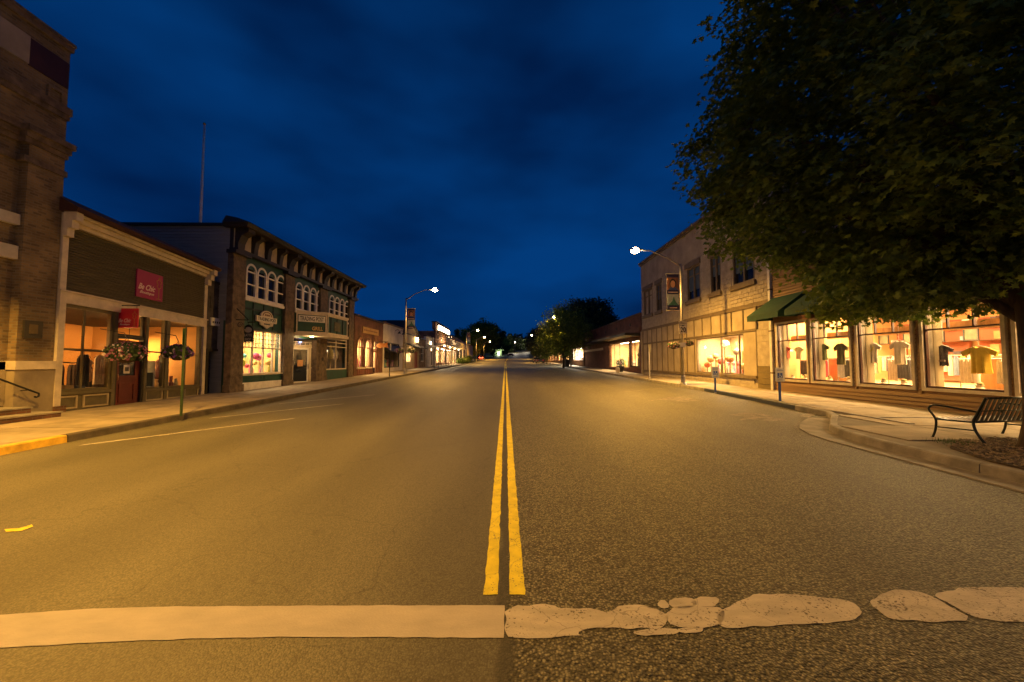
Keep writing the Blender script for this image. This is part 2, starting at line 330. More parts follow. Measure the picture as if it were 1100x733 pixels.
    ck = n.new('ShaderNodeMapRange'); ck.inputs['From Min'].default_value = 0.0; ck.inputs['From Max'].default_value = 0.006; ck.inputs['To Min'].default_value = .68; l.new(vk.outputs['Distance'], ck.inputs[0])
    spn = n.new('ShaderNodeTexNoise'); spn.inputs['Scale'].default_value = 3.5; spn.inputs['Detail'].default_value = 3; l.new(geo.outputs['Position'], spn.inputs[0])
    spm = n.new('ShaderNodeMapRange'); spm.inputs['From Min'].default_value = .68; spm.inputs['From Max'].default_value = .76; spm.inputs['To Min'].default_value = 1.0; spm.inputs['To Max'].default_value = .72; l.new(spn.outputs['Fac'], spm.inputs[0])
    tl = n.new('ShaderNodeMath'); tl.operation = 'MULTIPLY'; tl.inputs[1].default_value = 3.5; l.new(se.outputs['X'], tl.inputs[0]); tsn = n.new('ShaderNodeMath'); tsn.operation = 'SINE'; l.new(tl.outputs[0], tsn.inputs[0]); tm = n.new('ShaderNodeMapRange'); tm.inputs['From Min'].default_value = -1; tm.inputs['To Min'].default_value = .9; tm.inputs['To Max'].default_value = 1.08; l.new(tsn.outputs[0], tm.inputs[0])
    for nd in (ck, spm, tm):
        a3 = n.new('ShaderNodeMath'); a3.operation = 'MULTIPLY'; l.new(a2.outputs[0], a3.inputs[0]); l.new(nd.outputs[0], a3.inputs[1]); a2 = a3
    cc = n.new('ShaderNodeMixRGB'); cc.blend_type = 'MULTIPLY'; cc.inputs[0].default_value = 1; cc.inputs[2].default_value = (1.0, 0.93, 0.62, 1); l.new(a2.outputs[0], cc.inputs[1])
    l.new(cc.outputs[0], b.inputs['Base Color']); b.inputs['Roughness'].default_value = 0.6
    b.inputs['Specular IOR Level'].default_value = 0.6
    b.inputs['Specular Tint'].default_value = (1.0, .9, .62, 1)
    hs = n.new('ShaderNodeMix'); hs.data_type = 'FLOAT'; l.new(side.outputs[0], hs.inputs[0]); l.new(vf.outputs['Distance'], hs.inputs[2]); l.new(vc.outputs['Distance'], hs.inputs[3])
    st = n.new('ShaderNodeMapRange'); st.inputs['To Min'].default_value = 0.22; st.inputs['To Max'].default_value = 0.8; l.new(side.outputs[0], st.inputs[0])
    bp = n.new('ShaderNodeBump'); bp.invert = True; bp.inputs['Distance'].default_value = 0.012; l.new(st.outputs[0], bp.inputs['Strength']); l.new(hs.outputs[0], bp.inputs['Height']); l.new(bp.outputs[0], b.inputs['Normal'])
    return m
ASPH = road_mat()

def point(name, loc, power, colr, r=0.1, parent=None, spot=None):
    ld = bpy.data.lights.new(name, 'SPOT' if spot else 'POINT'); ld.energy = power; ld.color = colr; ld.shadow_soft_size = r
    if spot: ld.spot_size = math.radians(spot); ld.spot_blend = 0.7
    o = bpy.data.objects.new(name, ld); col.objects.link(o); o.location = loc if parent is None else Vector(loc) - wloc(parent)
    if parent is not None: o.parent = parent
    return o
def area(name, loc, sx, sy, power, colr, rot=(0, 0, 0), parent=None):
    ld = bpy.data.lights.new(name, 'AREA'); ld.shape = 'RECTANGLE'; ld.size = sx; ld.size_y = sy; ld.energy = power * 2.2; ld.color = colr
    o = bpy.data.objects.new(name, ld); col.objects.link(o); o.rotation_euler = rot
    o.location = loc if parent is None else Vector(loc) - wloc(parent)
    if parent is not None: o.parent = parent
    return o

# ================================================================== GROUND, ROAD, PAVEMENTS
def strip(xa, xb, y0, y1, step, dz=0.0, thick=None):
    mb = MB(); ys = []; y = y0
    while y < y1 + 1e-6: ys.append(y); y += step
    nx = 6
    for y in ys:
        for i in range(nx + 1):
            x = xa + (xb - xa) * i / nx + CX(y); mb.v.append((x, y, G(y) + dz))
    for j in range(len(ys) - 1):
        for i in range(nx):
            a = j * (nx + 1) + i; mb.f.append((a, a + 1, a + nx + 2, a + nx + 1))
    return mb
tag(strip(-700, 700, -60, 1500, 20, -0.03).build('ground', mat('dark_grass', (0.035, 0.045, 0.018), 0.95, 0.5, 1.2, 0.8, 12), kind='structure'))
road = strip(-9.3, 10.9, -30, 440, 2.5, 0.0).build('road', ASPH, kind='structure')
LCURB, SWZ = -8.9, 0.15
# right kerb line, far to near: parking lane kerb, then the bulb-out by the crossing
RK = [(10.05, 104), (10.05, 60), (10.05, 30), (10.0, 20), (9.75, 16), (9.42, 12.4), (9.36, 11.6), (8.9, 10.85), (8.2, 10.05), (7.62, 9.35), (7.28, 8.6), (7.13, 7.8), (7.1, 7.0), (7.08, 5.4), (7.05, 3.5), (7.05, 1.5), (7.05, -25)]
def offset(path, d):
    out = []
    for i, (x, y) in enumerate(path):
        a = path[max(i - 1, 0)]; b = path[min(i + 1, len(path) - 1)]; t = Vector((b[0] - a[0], b[1] - a[1])).normalized()
        out.append((x - t.y * d, y + t.x * d))
    return out
# --- right pavement base
sb = MB()
for i in range(len(RK) - 1):
    (xa, ya), (xb, yb) = offset(RK, 0.16)[i], offset(RK, 0.16)[i + 1]
    z = 0.128
    sb.hexa([(xa, ya, G(ya) - .1), (13.2, ya, G(ya) - .1), (13.2, yb, G(yb) - .1), (xb, yb, G(yb) - .1), (xa, ya, G(ya) + z), (13.2, ya, G(ya) + z), (13.2, yb, G(yb) + z), (xb, yb, G(yb) + z)])
swR = sb.build('sidewalk', mat('pavement_joint', (0.19, 0.16, 0.115), 0.9, 0.3, 2, 0.2, 30), kind='structure')
swL = MB().hexa([(-13.4, -20, G(-20) - .1), (LCURB - .16, -20, G(-20) - .1), (LCURB - .16, 106, G(106) - .1), (-13.4, 106, G(106) - .1), (-13.4, -20, G(-20) + .128), (LCURB - .16, -20, G(-20) + .128), (LCURB - .16, 106, G(106) + .128), (-13.4, 106, G(106) + .128)]).build('sidewalk', MATS['pavement_joint'], kind='structure')
SLABM = [mat('pavement_slab_a', (0.32, 0.265, 0.185), 0.88, 0.28, 1.6, 0.25, 40), mat('pavement_slab_b', (0.28, 0.235, 0.165), 0.88, 0.3, 1.9, 0.25, 40)]
def slab_mesh(lx, ly, k):
    mb = MB(); g = .008; s = .014
    mb.hexa([(g, g, -.03), (lx - g, g, -.03), (lx - g, ly - g, -.03 + s * ly), (g, ly - g, -.03 + s * ly), (g + .004, g + .004, 0), (lx - g - .004, g + .004, 0), (lx - g - .004, ly - g - .004, s * ly), (g + .004, ly - g - .004, s * ly)])
    me = bpy.data.meshes.new('slab'); me.from_pydata(mb.v, [], mb.f); me.materials.append(SLABM[k]); return me
SM = {}
def slab(x, y, lx, ly, parent):
    k = rnd.random() < .4; key = (round(lx, 2), round(ly, 2), k)
    if key not in SM: SM[key] = slab_mesh(lx, ly, int(k))
    o = bpy.data.objects.new('slab', SM[key]); col.objects.link(o); o.parent = parent; o.location = (x, y, G(y) + SWZ + rnd.uniform(-.003, .003))
y = -2.0
while y < 62:
    for c in range(2): slab(LCURB - .16 - 1.875 * (c + 1), y, 1.875, 1.6, swL)
    y += 1.6
y = -2.0
while y < 62:
    # kerb x at this y (largest over the slab's length)
    P_ = offset(RK, .17); xs_ = []
    for yy in (y, y + .8, y + 1.6):
        for i in range(len(P_) - 1):
            (xa, ya), (xb, yb) = P_[i], P_[i + 1]
            if min(ya, yb) <= yy <= max(ya, yb): xs_.append(xa + (xb - xa) * (yy - ya) / (yb - ya)); break
    x0 = max(xs_)
    if 4.4 < y + .8 < 7.8: x0 = max(x0, 7.4)
    n = max(1, round((12.9 - x0) / 1.7)); wdt = (12.9 - x0) / n
    for c in range(n):
        xx = x0 + wdt * c
        if 3.0 < y < 7.6 and xx < 9.9 and xx + wdt > 7.3 and xx < 9.3: continue      # the planting bed takes these
        slab(xx, y, wdt, 1.6, swR)
    y += 1.6
# --- kerbs: one stone after another
def kerb_run(path, name, m, par, seg=2.4, wid=.16, h=SWZ + .004, paint=None):
    pts = [Vector((x, y, 0)) for x, y in path]; out = []; i = 0; acc = []
    # resample to seg with corner points kept
    dense = []
    for a, b in zip(pts, pts[1:]):
        L_ = (b - a).length; k = max(1, round(L_ / 0.6))
        for j in range(k): dense.append(a.lerp(b, j / k))
    dense.append(pts[-1]); per = max(1, round(seg / .6)); idx = 0
    while idx < len(dense) - 1:
        part = dense[idx:idx + per + 1]
        if len(part) < 2: break
        allp = [(p.x, p.y) for p in part]; off = offset(allp, wid); mb = MB(); n = len(part)
        t = (part[-1] - part[-2]).normalized() * .012; last = part[-1] - t
        fr = []; bk = []
        for q in range(n):
            f_ = part[q] if q < n - 1 else last; b_ = off[q]; bx, by = (b_[0], b_[1]) if q < n - 1 else (b_[0] - t.x, b_[1] - t.y)
            fr.append((f_.x, f_.y)); bk.append((bx, by))
        for q in range(n):
            fx, fy = fr[q]; bx, by = bk[q]; nx, ny = (bx - fx) / wid, (by - fy) / wid
            mb.v += [(fx, fy, G(fy) - .05), (fx + nx * .012, fy + ny * .012, G(fy) + h - .02), (fx + nx * .035, fy + ny * .035, G(fy) + h), (bx, by, G(by) + h), (bx, by, G(by) - .05)]
        for q in range(n - 1):
            for r_ in range(4): a = q * 5 + r_; mb.f.append((a, a + 1, a + 6, a + 5))
        mb.f.append(tuple(range(5))); mb.f.append(tuple(range((n - 1) * 5, n * 5))[::-1])
        mm = m if paint is None or not paint(part[n // 2]) else paint(part[n // 2])
        mb.build(name, mm, par); idx += per
YK = mat('yellow_kerb_paint', (0.62, 0.38, 0.03), 0.6, 0.3, 5, 0.25, 50)
GREYK = mat('blue_grey_kerb_paint', (0.022, 0.032, 0.055), 0.6, 0.3, 5, 0.2, 50)
kerbR = thing('kerb', None, None, (0, 0, 0), kind='structure')
kerb_run(RK[:-1] + [(7.05, -12)], 'kerb_stone', CONCD, kerbR, paint=lambda p: GREYK if 11.8 < p.y < 20.5 else None)
kerbL = thing('kerb', None, None, (0, 0, 0), kind='structure')
kerb_run([(LCURB, -12), (LCURB, 8.35)], 'kerb_stone', YK, kerbL)
kerb_run([(LCURB, 8.36), (LCURB, 105)], 'kerb_stone', mat('shade_dark_kerb', (0.075, 0.06, 0.042), 0.9, 0.45, 2.6, 0.4, 35), kerbL)  # shadow along this kerb is put into a darker concrete colour
# gutter pan round the bulb-out
gp = [(9.36, 11.35), (8.55, 11.2), (7.66, 10.35), (7.1, 9.6), (6.8, 8.9), (6.68, 8.2), (6.66, 7.0), (6.64, 5.0), (6.62, 3), (6.6, 0), (6.6, -12)]
kin = [(9.36, 11.6), (8.9, 10.85), (8.2, 10.05), (7.62, 9.35), (7.28, 8.6), (7.13, 7.8), (7.1, 7.0), (7.08, 5.0), (7.06, 3), (7.05, 0), (7.05, -12)]
gm = MB()
for i in range(len(gp) - 1):
    (a, b), (c, d), (e_, f_), (g_, h_) = gp[i], gp[i + 1], kin[i + 1], kin[i]
    gm.hexa([(a, b, G(b) - .03), (c, d, G(d) - .03), (e_ + .02, f_, G(f_) - .03), (g_ + .02, h_, G(h_) - .03), (a, b, G(b) + .022), (c, d, G(d) + .022), (e_ + .02, f_, G(f_) + .006), (g_ + .02, h_, G(h_) + .006)])
gm.build('gutter', mat('gutter_concrete', (0.25, 0.225, 0.18), 0.85, 0.4, 2.2, 0.4, 30), kind='structure')
# raised lip of the ramp and ramp landing on the bulb-out
rp = MB()
for (a, b, c, d) in ((9.5, 9.62, 9.3, 11.55), (9.62, 11.6, 10.25, 10.33)):
    rp.hexa([(a, c, G(c) + .14), (b, c, G(c) + .14), (b, d, G(d) + .14), (a, d, G(d) + .14), (a, c, G(c) + SWZ + .03), (b, c, G(c) + SWZ + .03), (b, d, G(d) + SWZ + .03), (a, d, G(d) + SWZ + .03)])
rp.build('ramp_edge', CONC, swR)

# --- painted markings: sheets 4 mm above the road
def sheet(poly, m, name, parent=None, dz=0.004, tone=None):
    n = len(poly); mb = MB(); mb.v = [(x, y, G(y) + dz) for x, y in poly]
    me_ = bmesh.new(); vs = [me_.verts.new(v) for v in mb.v]; me_.faces.new(vs)
    bmesh.ops.triangulate(me_, faces=me_.faces[:]); me = bpy.data.meshes.new(name); me_.to_mesh(me); me_.free()
    if me.polygons and me.polygons[0].normal.z < 0: me.flip_normals()
    me.materials.append(m); o = bpy.data.objects.new(name, me); col.objects.link(o)
    if parent is not None: o.parent = parent
    return o
def rough_edge(a, b, step, amp):
    a, b = Vector(a), Vector(b); n = max(2, int((b - a).length / step)); nn = Vector((-(b - a).y, (b - a).x)).normalized(); out = []
    for i in range(n):
        p = a.lerp(b, i / n); q = p + nn * amp * mnoise.noise(Vector((p.x * 9, p.y * 9, 3.3))); out.append((q.x, q.y))
    return out
# double yellow centre line
for xa, xb in ((-0.158, -0.055), (0.035, 0.145)):
    y0 = 3.02; pts = rough_edge((xa, y0), (xa, 7), .05, .010) + rough_edge((xa, 7), (xa, 66), 1, .01) + [(xa, 66), (xb, 66)] + rough_edge((xb, 66), (xb, 7), 1, .01) + rough_edge((xb, 7), (xb, y0), .05, .012) + rough_edge((xb, y0), (xa, y0), .025, .012)
    sheet(pts, YELP, 'centre_line_marking').__setitem__('kind', 'structure')
for k in range(9):
    ya = 71 + k * 32
    for xa, xb in ((-0.15, -0.05), (0.04, 0.14)):
        sheet([(xa + CX(ya), ya), (xb + CX(ya), ya), (xb + CX(ya + 26), ya + 26), (xa + CX(ya + 26), ya + 26)], YELP, 'centre_line_marking').__setitem__('kind', 'structure')
# stop line: solid on the left, broken and patched on the right (outlines in metres on the road)
def G2(pts): return [(p.x, p.y) for p in (gnd(x, y) for x, y in pts)]
def chaikin(p, k=2):
    for _ in range(k):
        q = []
        for a, b in zip(p, p[1:] + p[:1]): q += [(a[0] * .75 + b[0] * .25, a[1] * .75 + b[1] * .25), (a[0] * .25 + b[0] * .75, a[1] * .25 + b[1] * .75)]
        p = q
    return p
def rough_poly(pts, step=.03, amp=.012):
    out = []
    for a, b in zip(pts, pts[1:] + pts[:1]): out += rough_edge(a, b, step, amp)
    return out
stopm = bpy.data.objects.new('stop_line_marking', None); col.objects.link(stopm); stopm['kind'] = 'structure'
left = G2([(-60, 668), (0, 661), (100, 654.5), (200, 652), (300, 651.5), (420, 651), (542, 651), (541, 686), (420, 685.5), (300, 685), (200, 687), (100, 691), (0, 697), (-60, 703)])
sheet(rough_poly(left, .04, .006), SOLIDP, 'paint_patch', stopm)
def grow(p, d=.018):
    cx = sum(q[0] for q in p) / len(p); cy = sum(q[1] for q in p) / len(p); out = []
    for x, y in p: r = math.hypot(x - cx, y - cy) + 1e-6; out.append((x + (x - cx) / r * d * min(1, r / .05), y + (y - cy) / r * d * min(1, r / .05)))
    return out
blobs = [
 [(546, 651), (596, 651.5), (604, 656), (612, 655), (640, 657), (652, 660), (664, 650), (700, 652), (716, 664), (712, 674), (690, 674), (668, 676), (650, 673), (634, 673), (620, 679), (632, 683), (560, 685), (546, 684)],
 [(704, 650), (712, 645), (717, 652), (712, 654)], [(722, 645), (740, 643), (747, 648), (741, 652), (724, 652)], [(746, 646), (757, 642), (771, 643), (770, 650), (748, 652)],
 [(722, 657), (740, 653), (757, 654), (775, 654), (773, 668), (757, 673), (722, 673), (718, 664)],
 [(776, 657), (800, 645), (815, 639), (850, 641), (890, 643), (915, 648), (925, 656), (920, 664), (900, 667), (850, 670), (790, 675), (775, 672)],
 [(683, 679), (722, 676), (728, 680), (700, 683), (684, 682)], [(731, 676), (752, 675), (750, 679), (734, 680)],
 [(935, 649), (960, 636), (985, 636), (1004, 644), (1020, 653), (1042, 665), (1000, 667), (960, 665), (950, 660)],
 [(1006, 640), (1030, 634), (1060, 632), (1160, 631), (1160, 668), (1060, 667), (1040, 660), (1020, 648)]]
for b_ in blobs: sheet(rough_poly(grow(chaikin(G2(b_), 1)), .012, .02), WRP, 'paint_patch', stopm)
# parking stall lines on both sides
for k in range(7):
    ya = 8.0 + 3.45 * k
    o = sheet(rough_poly([(-8.35, ya), (-5.95, ya + 3.35), (-5.95, ya + 3.5), (-8.35, ya + .14)], .3, .02), FADEP if k > 2 else WRP, 'parking_line_marking'); o['kind'] = 'structure'
for ya in (15.6, 19.4, 23.2, 27.0):
    o = sheet(rough_poly([(5.6, ya), (8.6, ya + 2.4), (8.6, ya + 2.53), (5.6, ya + .13)], .25, .03), FADEP, 'parking_line_marking'); o['kind'] = 'structure'
o = sheet(rough_poly(G2([(858, 448), (866, 443.5), (880, 444.5), (868, 449)]), .1, .02), FADEP, 'parking_line_marking'); o['kind'] = 'structure'
# worn accessible-parking symbols
for pts in ([(783, 446), (800, 443.5), (818, 444.5), (838, 449), (846, 452), (826, 453), (806, 450.5), (795, 452), (800, 448)], [(705, 429), (722, 426.5), (740, 427.5), (752, 431), (735, 432), (718, 430.5)]):
    s_ = sheet(rough_poly(G2(pts), .08, .05), FADEP, 'faded_symbol_marking'); s_['kind'] = 'structure'
o = sheet(rough_poly(G2([(5, 569), (20, 568), (35, 563.5), (36, 566), (22, 571), (6, 572)]), .02, .01), YELP, 'yellow_paint_scrap'); o['kind'] = 'structure'

# --- planting bed of bark mulch under the big tree
BEDP = [(7.35, 3.2), (9.85, 3.2), (9.85, 7.75), (8.6, 7.5), (7.85, 7.0), (7.45, 6.1)]
bed = MB().prism([(x, y, G(y) + .04) for x, y in BEDP], (0, 0, .112))
def in_bed(x, y):
    return all((b[0] - a[0]) * (y - a[1]) - (b[1] - a[1]) * (x - a[0]) > -.02 for a, b in zip(BEDP, BEDP[1:] + BEDP[:1]))
bed.build('planting_bed', SOIL, kind='structure')
mu = MB()
for i in range(5200):
    x, y = rnd.uniform(7.32, 9.85), rnd.uniform(3.2, 7.8)
    if not in_bed(x, y): continue
    z = G(y) + .158 + rnd.uniform(0, .03); s_ = rnd.uniform(.012, .034); a = rnd.uniform(0, 6.28); t = rnd.uniform(-.5, .5)
    c, s2 = math.cos(a) * s_, math.sin(a) * s_; k = rnd.uniform(.35, .7); h = s_ * .35
    mu.hexa([(x - c, y - s2, z), (x + s2 * k, y - c * k, z), (x + c, y + s2, z + t * s_), (x - s2 * k, y + c * k, z), (x - c, y - s2, z + h), (x + s2 * k, y - c * k, z + h), (x + c, y + s2, z + h + t * s_), (x - s2 * k, y + c * k, z + h)])
tag(mu.build('bark_mulch', mat('bark_chip', (0.27, 0.21, 0.135), 0.9, 0.6, 30, 0.2, 60), fix=False), 'pale brown bark chips spread in the bed under the big tree', 'mulch', kind='stuff')
gr = MB()
for i in range(260):
    x, y = rnd.gauss(8.35, .16), rnd.gauss(7.32, .12); z = G(y) + .15; a = rnd.uniform(0, 6.28); h = rnd.uniform(.03, .09); l_ = rnd.uniform(-.03, .03)
    gr.add([(x, y, z), (x + .008 * math.cos(a), y + .008 * math.sin(a), z), (x + l_, y + l_, z + h)], [(0, 1, 2)])
tag(gr.build('grass_tuft', mat('weed_green', (0.06, 0.11, 0.02), 0.8, 0.3, 9, 0, 1), fix=False), 'small tuft of green weeds beside the bench feet', 'grass', kind='stuff')
# leaf litter and small debris on the left verge of the road
db = MB()
for i in range(240):
    y = rnd.uniform(5, 30); x = rnd.gauss(-8.7, .25); x = max(x, -8.85); s_ = rnd.uniform(.008, .025); a = rnd.uniform(0, 6.28)
    db.add([(x, y, G(y) + .006), (x + s_ * math.cos(a), y + s_ * math.sin(a), G(y) + .008), (x + s_ * math.cos(a + 1.4), y + s_ * math.sin(a + 1.4), G(y) + .012)], [(0, 1, 2)])
tag(db.build('leaf_litter', mat('dry_leaf', (0.2, 0.14, 0.07), 0.9, 0.4, 20, 0, 1), fix=False), 'dry leaf scraps lying along the left kerb', 'litter', kind='stuff')

# ================================================================== BUILDINGS, LEFT SIDE
WARM = (1.0, 0.66, 0.34)
def pane_grid(F, parent, u0, u1, v0, v1, d, t, m, nu=1, nv=1, name='glazing_bar', fr=.05, th=.05, us=None, vs=None, gl=None, frame=True, fname='window_frame'):
    """a window: frame > bars, pane"""
    f = MB(); F.frame(f, u0, u1, v0, v1, fr, d - th, d); fo = f.build(fname, m, parent)
    us = us if us is not None else [u0 + (u1 - u0) * i / nu for i in range(1, nu)]; vs = vs if vs is not None else [v0 + (v1 - v0) * i / nv for i in range(1, nv)]
    for v in vs: b = MB(); F.box(b, u0 + fr, u1 - fr, v - t / 2, v + t / 2, d - th * .9, d - .005); b.build(name, m, fo)
    for u in us: b = MB(); F.box(b, u - t / 2, u + t / 2, v0 + fr, v1 - fr, d - th * .8, d - .001); b.build(name, m, fo)
    g = MB(); F.box(g, u0 + fr * .5, u1 - fr * .5, v0 + fr * .5, v1 - fr * .5, d - th * .6, d - th * .5); g.build('pane', gl or GLASS, fo)
    return fo
ORD22 = ['leftmost', 'second', 'third', 'fourth', 'fifth', 'sixth', 'seventh', 'eighth', 'ninth', 'tenth', 'eleventh', 'twelfth', 'thirteenth', 'fourteenth', 'fifteenth', 'sixteenth', 'seventeenth', 'eighteenth', 'nineteenth', 'twentieth', 'last but one', 'rightmost']
def room(F, parent, u0, u1, v0, v1, deep, mw, mf=None, mc=None, d0=-.12):
    b = MB(); F.box(b, u0, u1, v0 - .05, v0, -deep, d0); b.build('shop_floor', mf or WOOD, parent)
    b = MB(); F.box(b, u0, u1, v1, v1 + .05, -deep, d0); b.build('shop_ceiling', mc or WHITE, parent)
    b = MB(); F.box(b, u0, u1, v0, v1, -deep - .05, -deep); F.box(b, u0 - .05, u0, v0 - .05, v1 + .05, -deep - .05, d0); F.box(b, u1, u1 + .05, v0 - .05, v1 + .05, -deep - .05, d0); b.build('shop_wall', mw, parent)
def bulb(F, parent, u, v, d, power, colr=WARM, r=.06, shade=True, m=None):
    p = F.p(u, v, d)
    o = MB().ball(p, r, 8, 6).build('lamp_bulb', m or emis('warm_bulb', (1.0, 0.72, 0.4), 18), parent, smooth=True)
    point('bulb_light', p + Vector((0, 0, -r - .03)), power, colr, .08, parent)
def cloth(mb, F, u, v, d, wdt, h, n=5, amp=.03, along=True):
    """a hanging garment: folded, with thickness, seen from the front"""
    k = n * 2; top = []; vs = []
    for side in (0, 1):
        for r_ in range(4):
            t = r_ / 3; ww = wdt * (1 - .0 * t) * (.55 if r_ == 0 else (1.0 if r_ == 1 else .9 + .15 * t)); z = v - h * (0, .14, .5, 1)[r_]
            for i in range(k + 1):
                s_ = i / k - .5; dd = amp * math.sin(i * 1.9 + u * 7) * (.3 + t) + (.02 if side else -.02)
                vs.append(F.p(u + s_ * ww, z, d + dd))
    w_ = k + 1; fs = []
    for side in (0, 1):
        for r_ in range(3):
            for i in range(k):
                a = side * 4 * w_ + r_ * w_ + i; fs.append((a, a + 1, a + w_ + 1, a + w_) if side else (a, a + w_, a + w_ + 1, a + 1))
    o = 4 * w_
    for i in range(k): fs.append((i, i + 1, o + i + 1, o + i)); fs.append((3 * w_ + i, o + 3 * w_ + i, o + 3 * w_ + i + 1, 3 * w_ + i + 1))
    for r_ in range(3):
        a = r_ * w_; fs.append((a, o + a, o + a + w_, a + w_)); a += k; fs.append((a, a + w_, o + a + w_, o + a))
    mb.add(vs, fs); return mb
def shirt(mb, F, u, v, d, wdt, h, amp=.03):
    """T-shirt on a hanger: draped body with folds, two short sleeves, neckline"""
    hw = wdt / 2; n = 12; prof = [(0, .30), (.05, .50), (.16, .56), (.32, .53), (.55, .52), (.8, .54), (1, .58)]; vs = []
    for s_ in (0, 1):
        for k, (t, w_) in enumerate(prof):
            for i in range(n + 1):
                a = i / n * 2 - 1; z = v - h * t - (h * .10 * (1 - min(1, abs(a) / .55)) if k == 0 else 0) - (h * .03 * math.sin(i * 2.2) if k == len(prof) - 1 else 0)
                dd = (.07 * math.sqrt(max(0, 1 - a * a)) if s_ else -.02) + amp * math.sin(i * 1.7 + u * 5) * t
                vs.append(F.p(u + a * hw * w_, z, d + dd))
    w = n + 1; K_ = len(prof); fs = []
    for s_ in (0, 1):
        for k in range(K_ - 1):
            for i in range(n): a = s_ * K_ * w + k * w + i; fs.append((a, a + 1, a + w + 1, a + w) if s_ else (a, a + w, a + w + 1, a + 1))
    o = K_ * w
    for i in range(n): fs.append((i, i + 1, o + i + 1, o + i)); b = (K_ - 1) * w; fs.append((b + i, o + b + i, o + b + i + 1, b + i + 1))
    for k in range(K_ - 1): a = k * w; fs.append((a, o + a, o + a + w, a + w)); a += n; fs.append((a, a + w, o + a + w, o + a))
    mb.add(vs, fs)
    for g_ in (-1, 1):
        q = [(.42, -.03), (.98, -.20), (.86, -.37), (.50, -.26)]
        mb.hexa([F.p(u + g_ * a * hw, v + b * h, d - .02) for a, b in q] + [F.p(u + g_ * a * hw, v + b * h, d + (.06 if i in (0, 3) else .035)) for i, (a, b) in enumerate(q)])
    return mb
def hanger(mb, F, u, v, d, wd=.4):
    mb.tube([F.p(u - wd / 2, v - .08, d), F.p(u, v + .02, d), F.p(u + wd / 2, v - .08, d)], .008, 5); mb.tube([F.p(u, v + .02, d), F.p(u, v + .1, d), F.p(u + .03, v + .13, d)], .005, 5)
def fabric(c): 
    k = 'fabric_%d_%d_%d' % tuple(int(x * 100) for x in c); return mat(k, c, 0.9, 0.15, 8, 0.2, 120)

# ---------------------------------------------------------------- tall buff brick building (near left)
B = Fac(-12.8, 0, 0, 1, 1)
tb = thing('brick_building', 'tall buff brick corner building with heavy cornices and a plastered base at the left edge', 'building', (-12.8, 8.5, .2))
uR = B.px(53, 450)[0]; uL = B.px(16, 395)[0]; zt = B.px(32, 15)[1]
g0 = G(8)
vb0 = B.px(30, 397)[1]; vb1 = B.px(30, 388)[1]; vc0 = B.px(40, 158)[1]; vc1 = B.px(40, 138)[1]
vl0 = B.px(40, 107)[1]; vl1 = B.px(40, 103)[1]
print('tall', uR, uL, zt, vb0, vb1, vc0, vc1, vl0, vl1)
m = MB(); B.box(m, 2.0, uR, vb1, zt - .25, -9, -.22); m.build('wall', BUFF, tb)
m = MB(); B.box(m, uL, uR, vb1, vc0, -.22, 0); m.build('pilaster', BUFF, tb)
m = MB(); B.box(m, uL - 4.2, uL - 3.4, vb1, vc0, -.22, 0); m.build('pilaster', BUFF, tb)
m = MB(); B.box(m, uL - .04, uR + .02, g0, vb0, -.22, .05); B.box(m, 2.0, uL - .04, g0, vb0, -9, -.24); m.build('base', PLASTER, tb)
m = MB(); B.box(m, uL - .07, uR + .03, vb0, vb1, -.24, .10); B.box(m, 2.0, uL - .07, vb0, vb1, -.5, -.16); m.build('base_band', CREAM, tb)
# capital, cornices, parapet
for (a, b, d) in ((vc0 - .52, vc0 - .36, .05), (vc0, vc0 + .14, .05), (vc0 + .14, vc0 + .30, .11), (vc0 + .30, vc0 + .46, .19)):
    m = MB(); B.box(m, uL - .12 - d * .3, uR + .02 + d * .5, a, b, -.22, d); B.box(m, 2.0, uL - .12 - d * .3, a + .003, b - .003, -.3, d - .2); m.build('cornice', STONE, tb)
m = MB(); B.box(m, 2.0, uR, vc0 + .46, vl0, -.24, -.02); m.build('frieze', BUFF, tb)
m = MB(); B.box(m, 2.0, uR + .05, vl0, vl1 + .12, -.26, .09); B.box(m, 2.0, uR + .02, vl0 - .14, vl0, -.25, .05); m.build('cornice', STONE, tb)
va, vb = B.px(55, 86)[1] - .45, B.px(55, 86)[1] + .1
m = MB(); B.box(m, 2.0, uR, vl1 + .12, zt - .25, -.25, -.03); m.build('parapet', BUFF, tb)
ub = B.px(32, 58)[0]
p0, p1 = B.px(78, 99)[1], B.px(79, 72)[1]
m = MB(); B.box(m, ub, uR - .02, p0, p1, -.03, .0); m.build('dark_panel', mat('dark_red_panel', (0.035, 0.008, 0.006), .6, .3, 3, .1, 20), tb)
m = MB(); B.box(m, 2.0, ub - .01, p0 + .02, p1 + .02, -.03, .012); m.build('pale_panel', mat('pale_fascia', (.30, .25, .2), .7, .2, 2, .1, 20), tb)
q = B.rect(51, 68, 90, 107); m = MB(); B.frame(m, q[0], q[1], q[2] - .1, q[3], .06, -.03, .03); m.build('panel_moulding', BUFF, tb)
m = MB(); B.box(m, 2.0, uR + .04, zt - .25, zt - .1, -.4, .05); B.box(m, 2.0, uR + .06, zt - .1, zt, -.4, .08); m.build('coping', STONE, tb)
for (yt, yb, k) in ((259, 274, 13), (223, 235, 17)):
    v1, v0 = B.px(0, yt)[1], B.px(0, yb)[1]; m = MB(); B.box(m, uL - 2.4, uL - .02, v0, v1, -.22, -.08); m.build('lintel', mat('pale_stone', (.5, .45, .37), .8, .2, 3, .2, 20), tb)
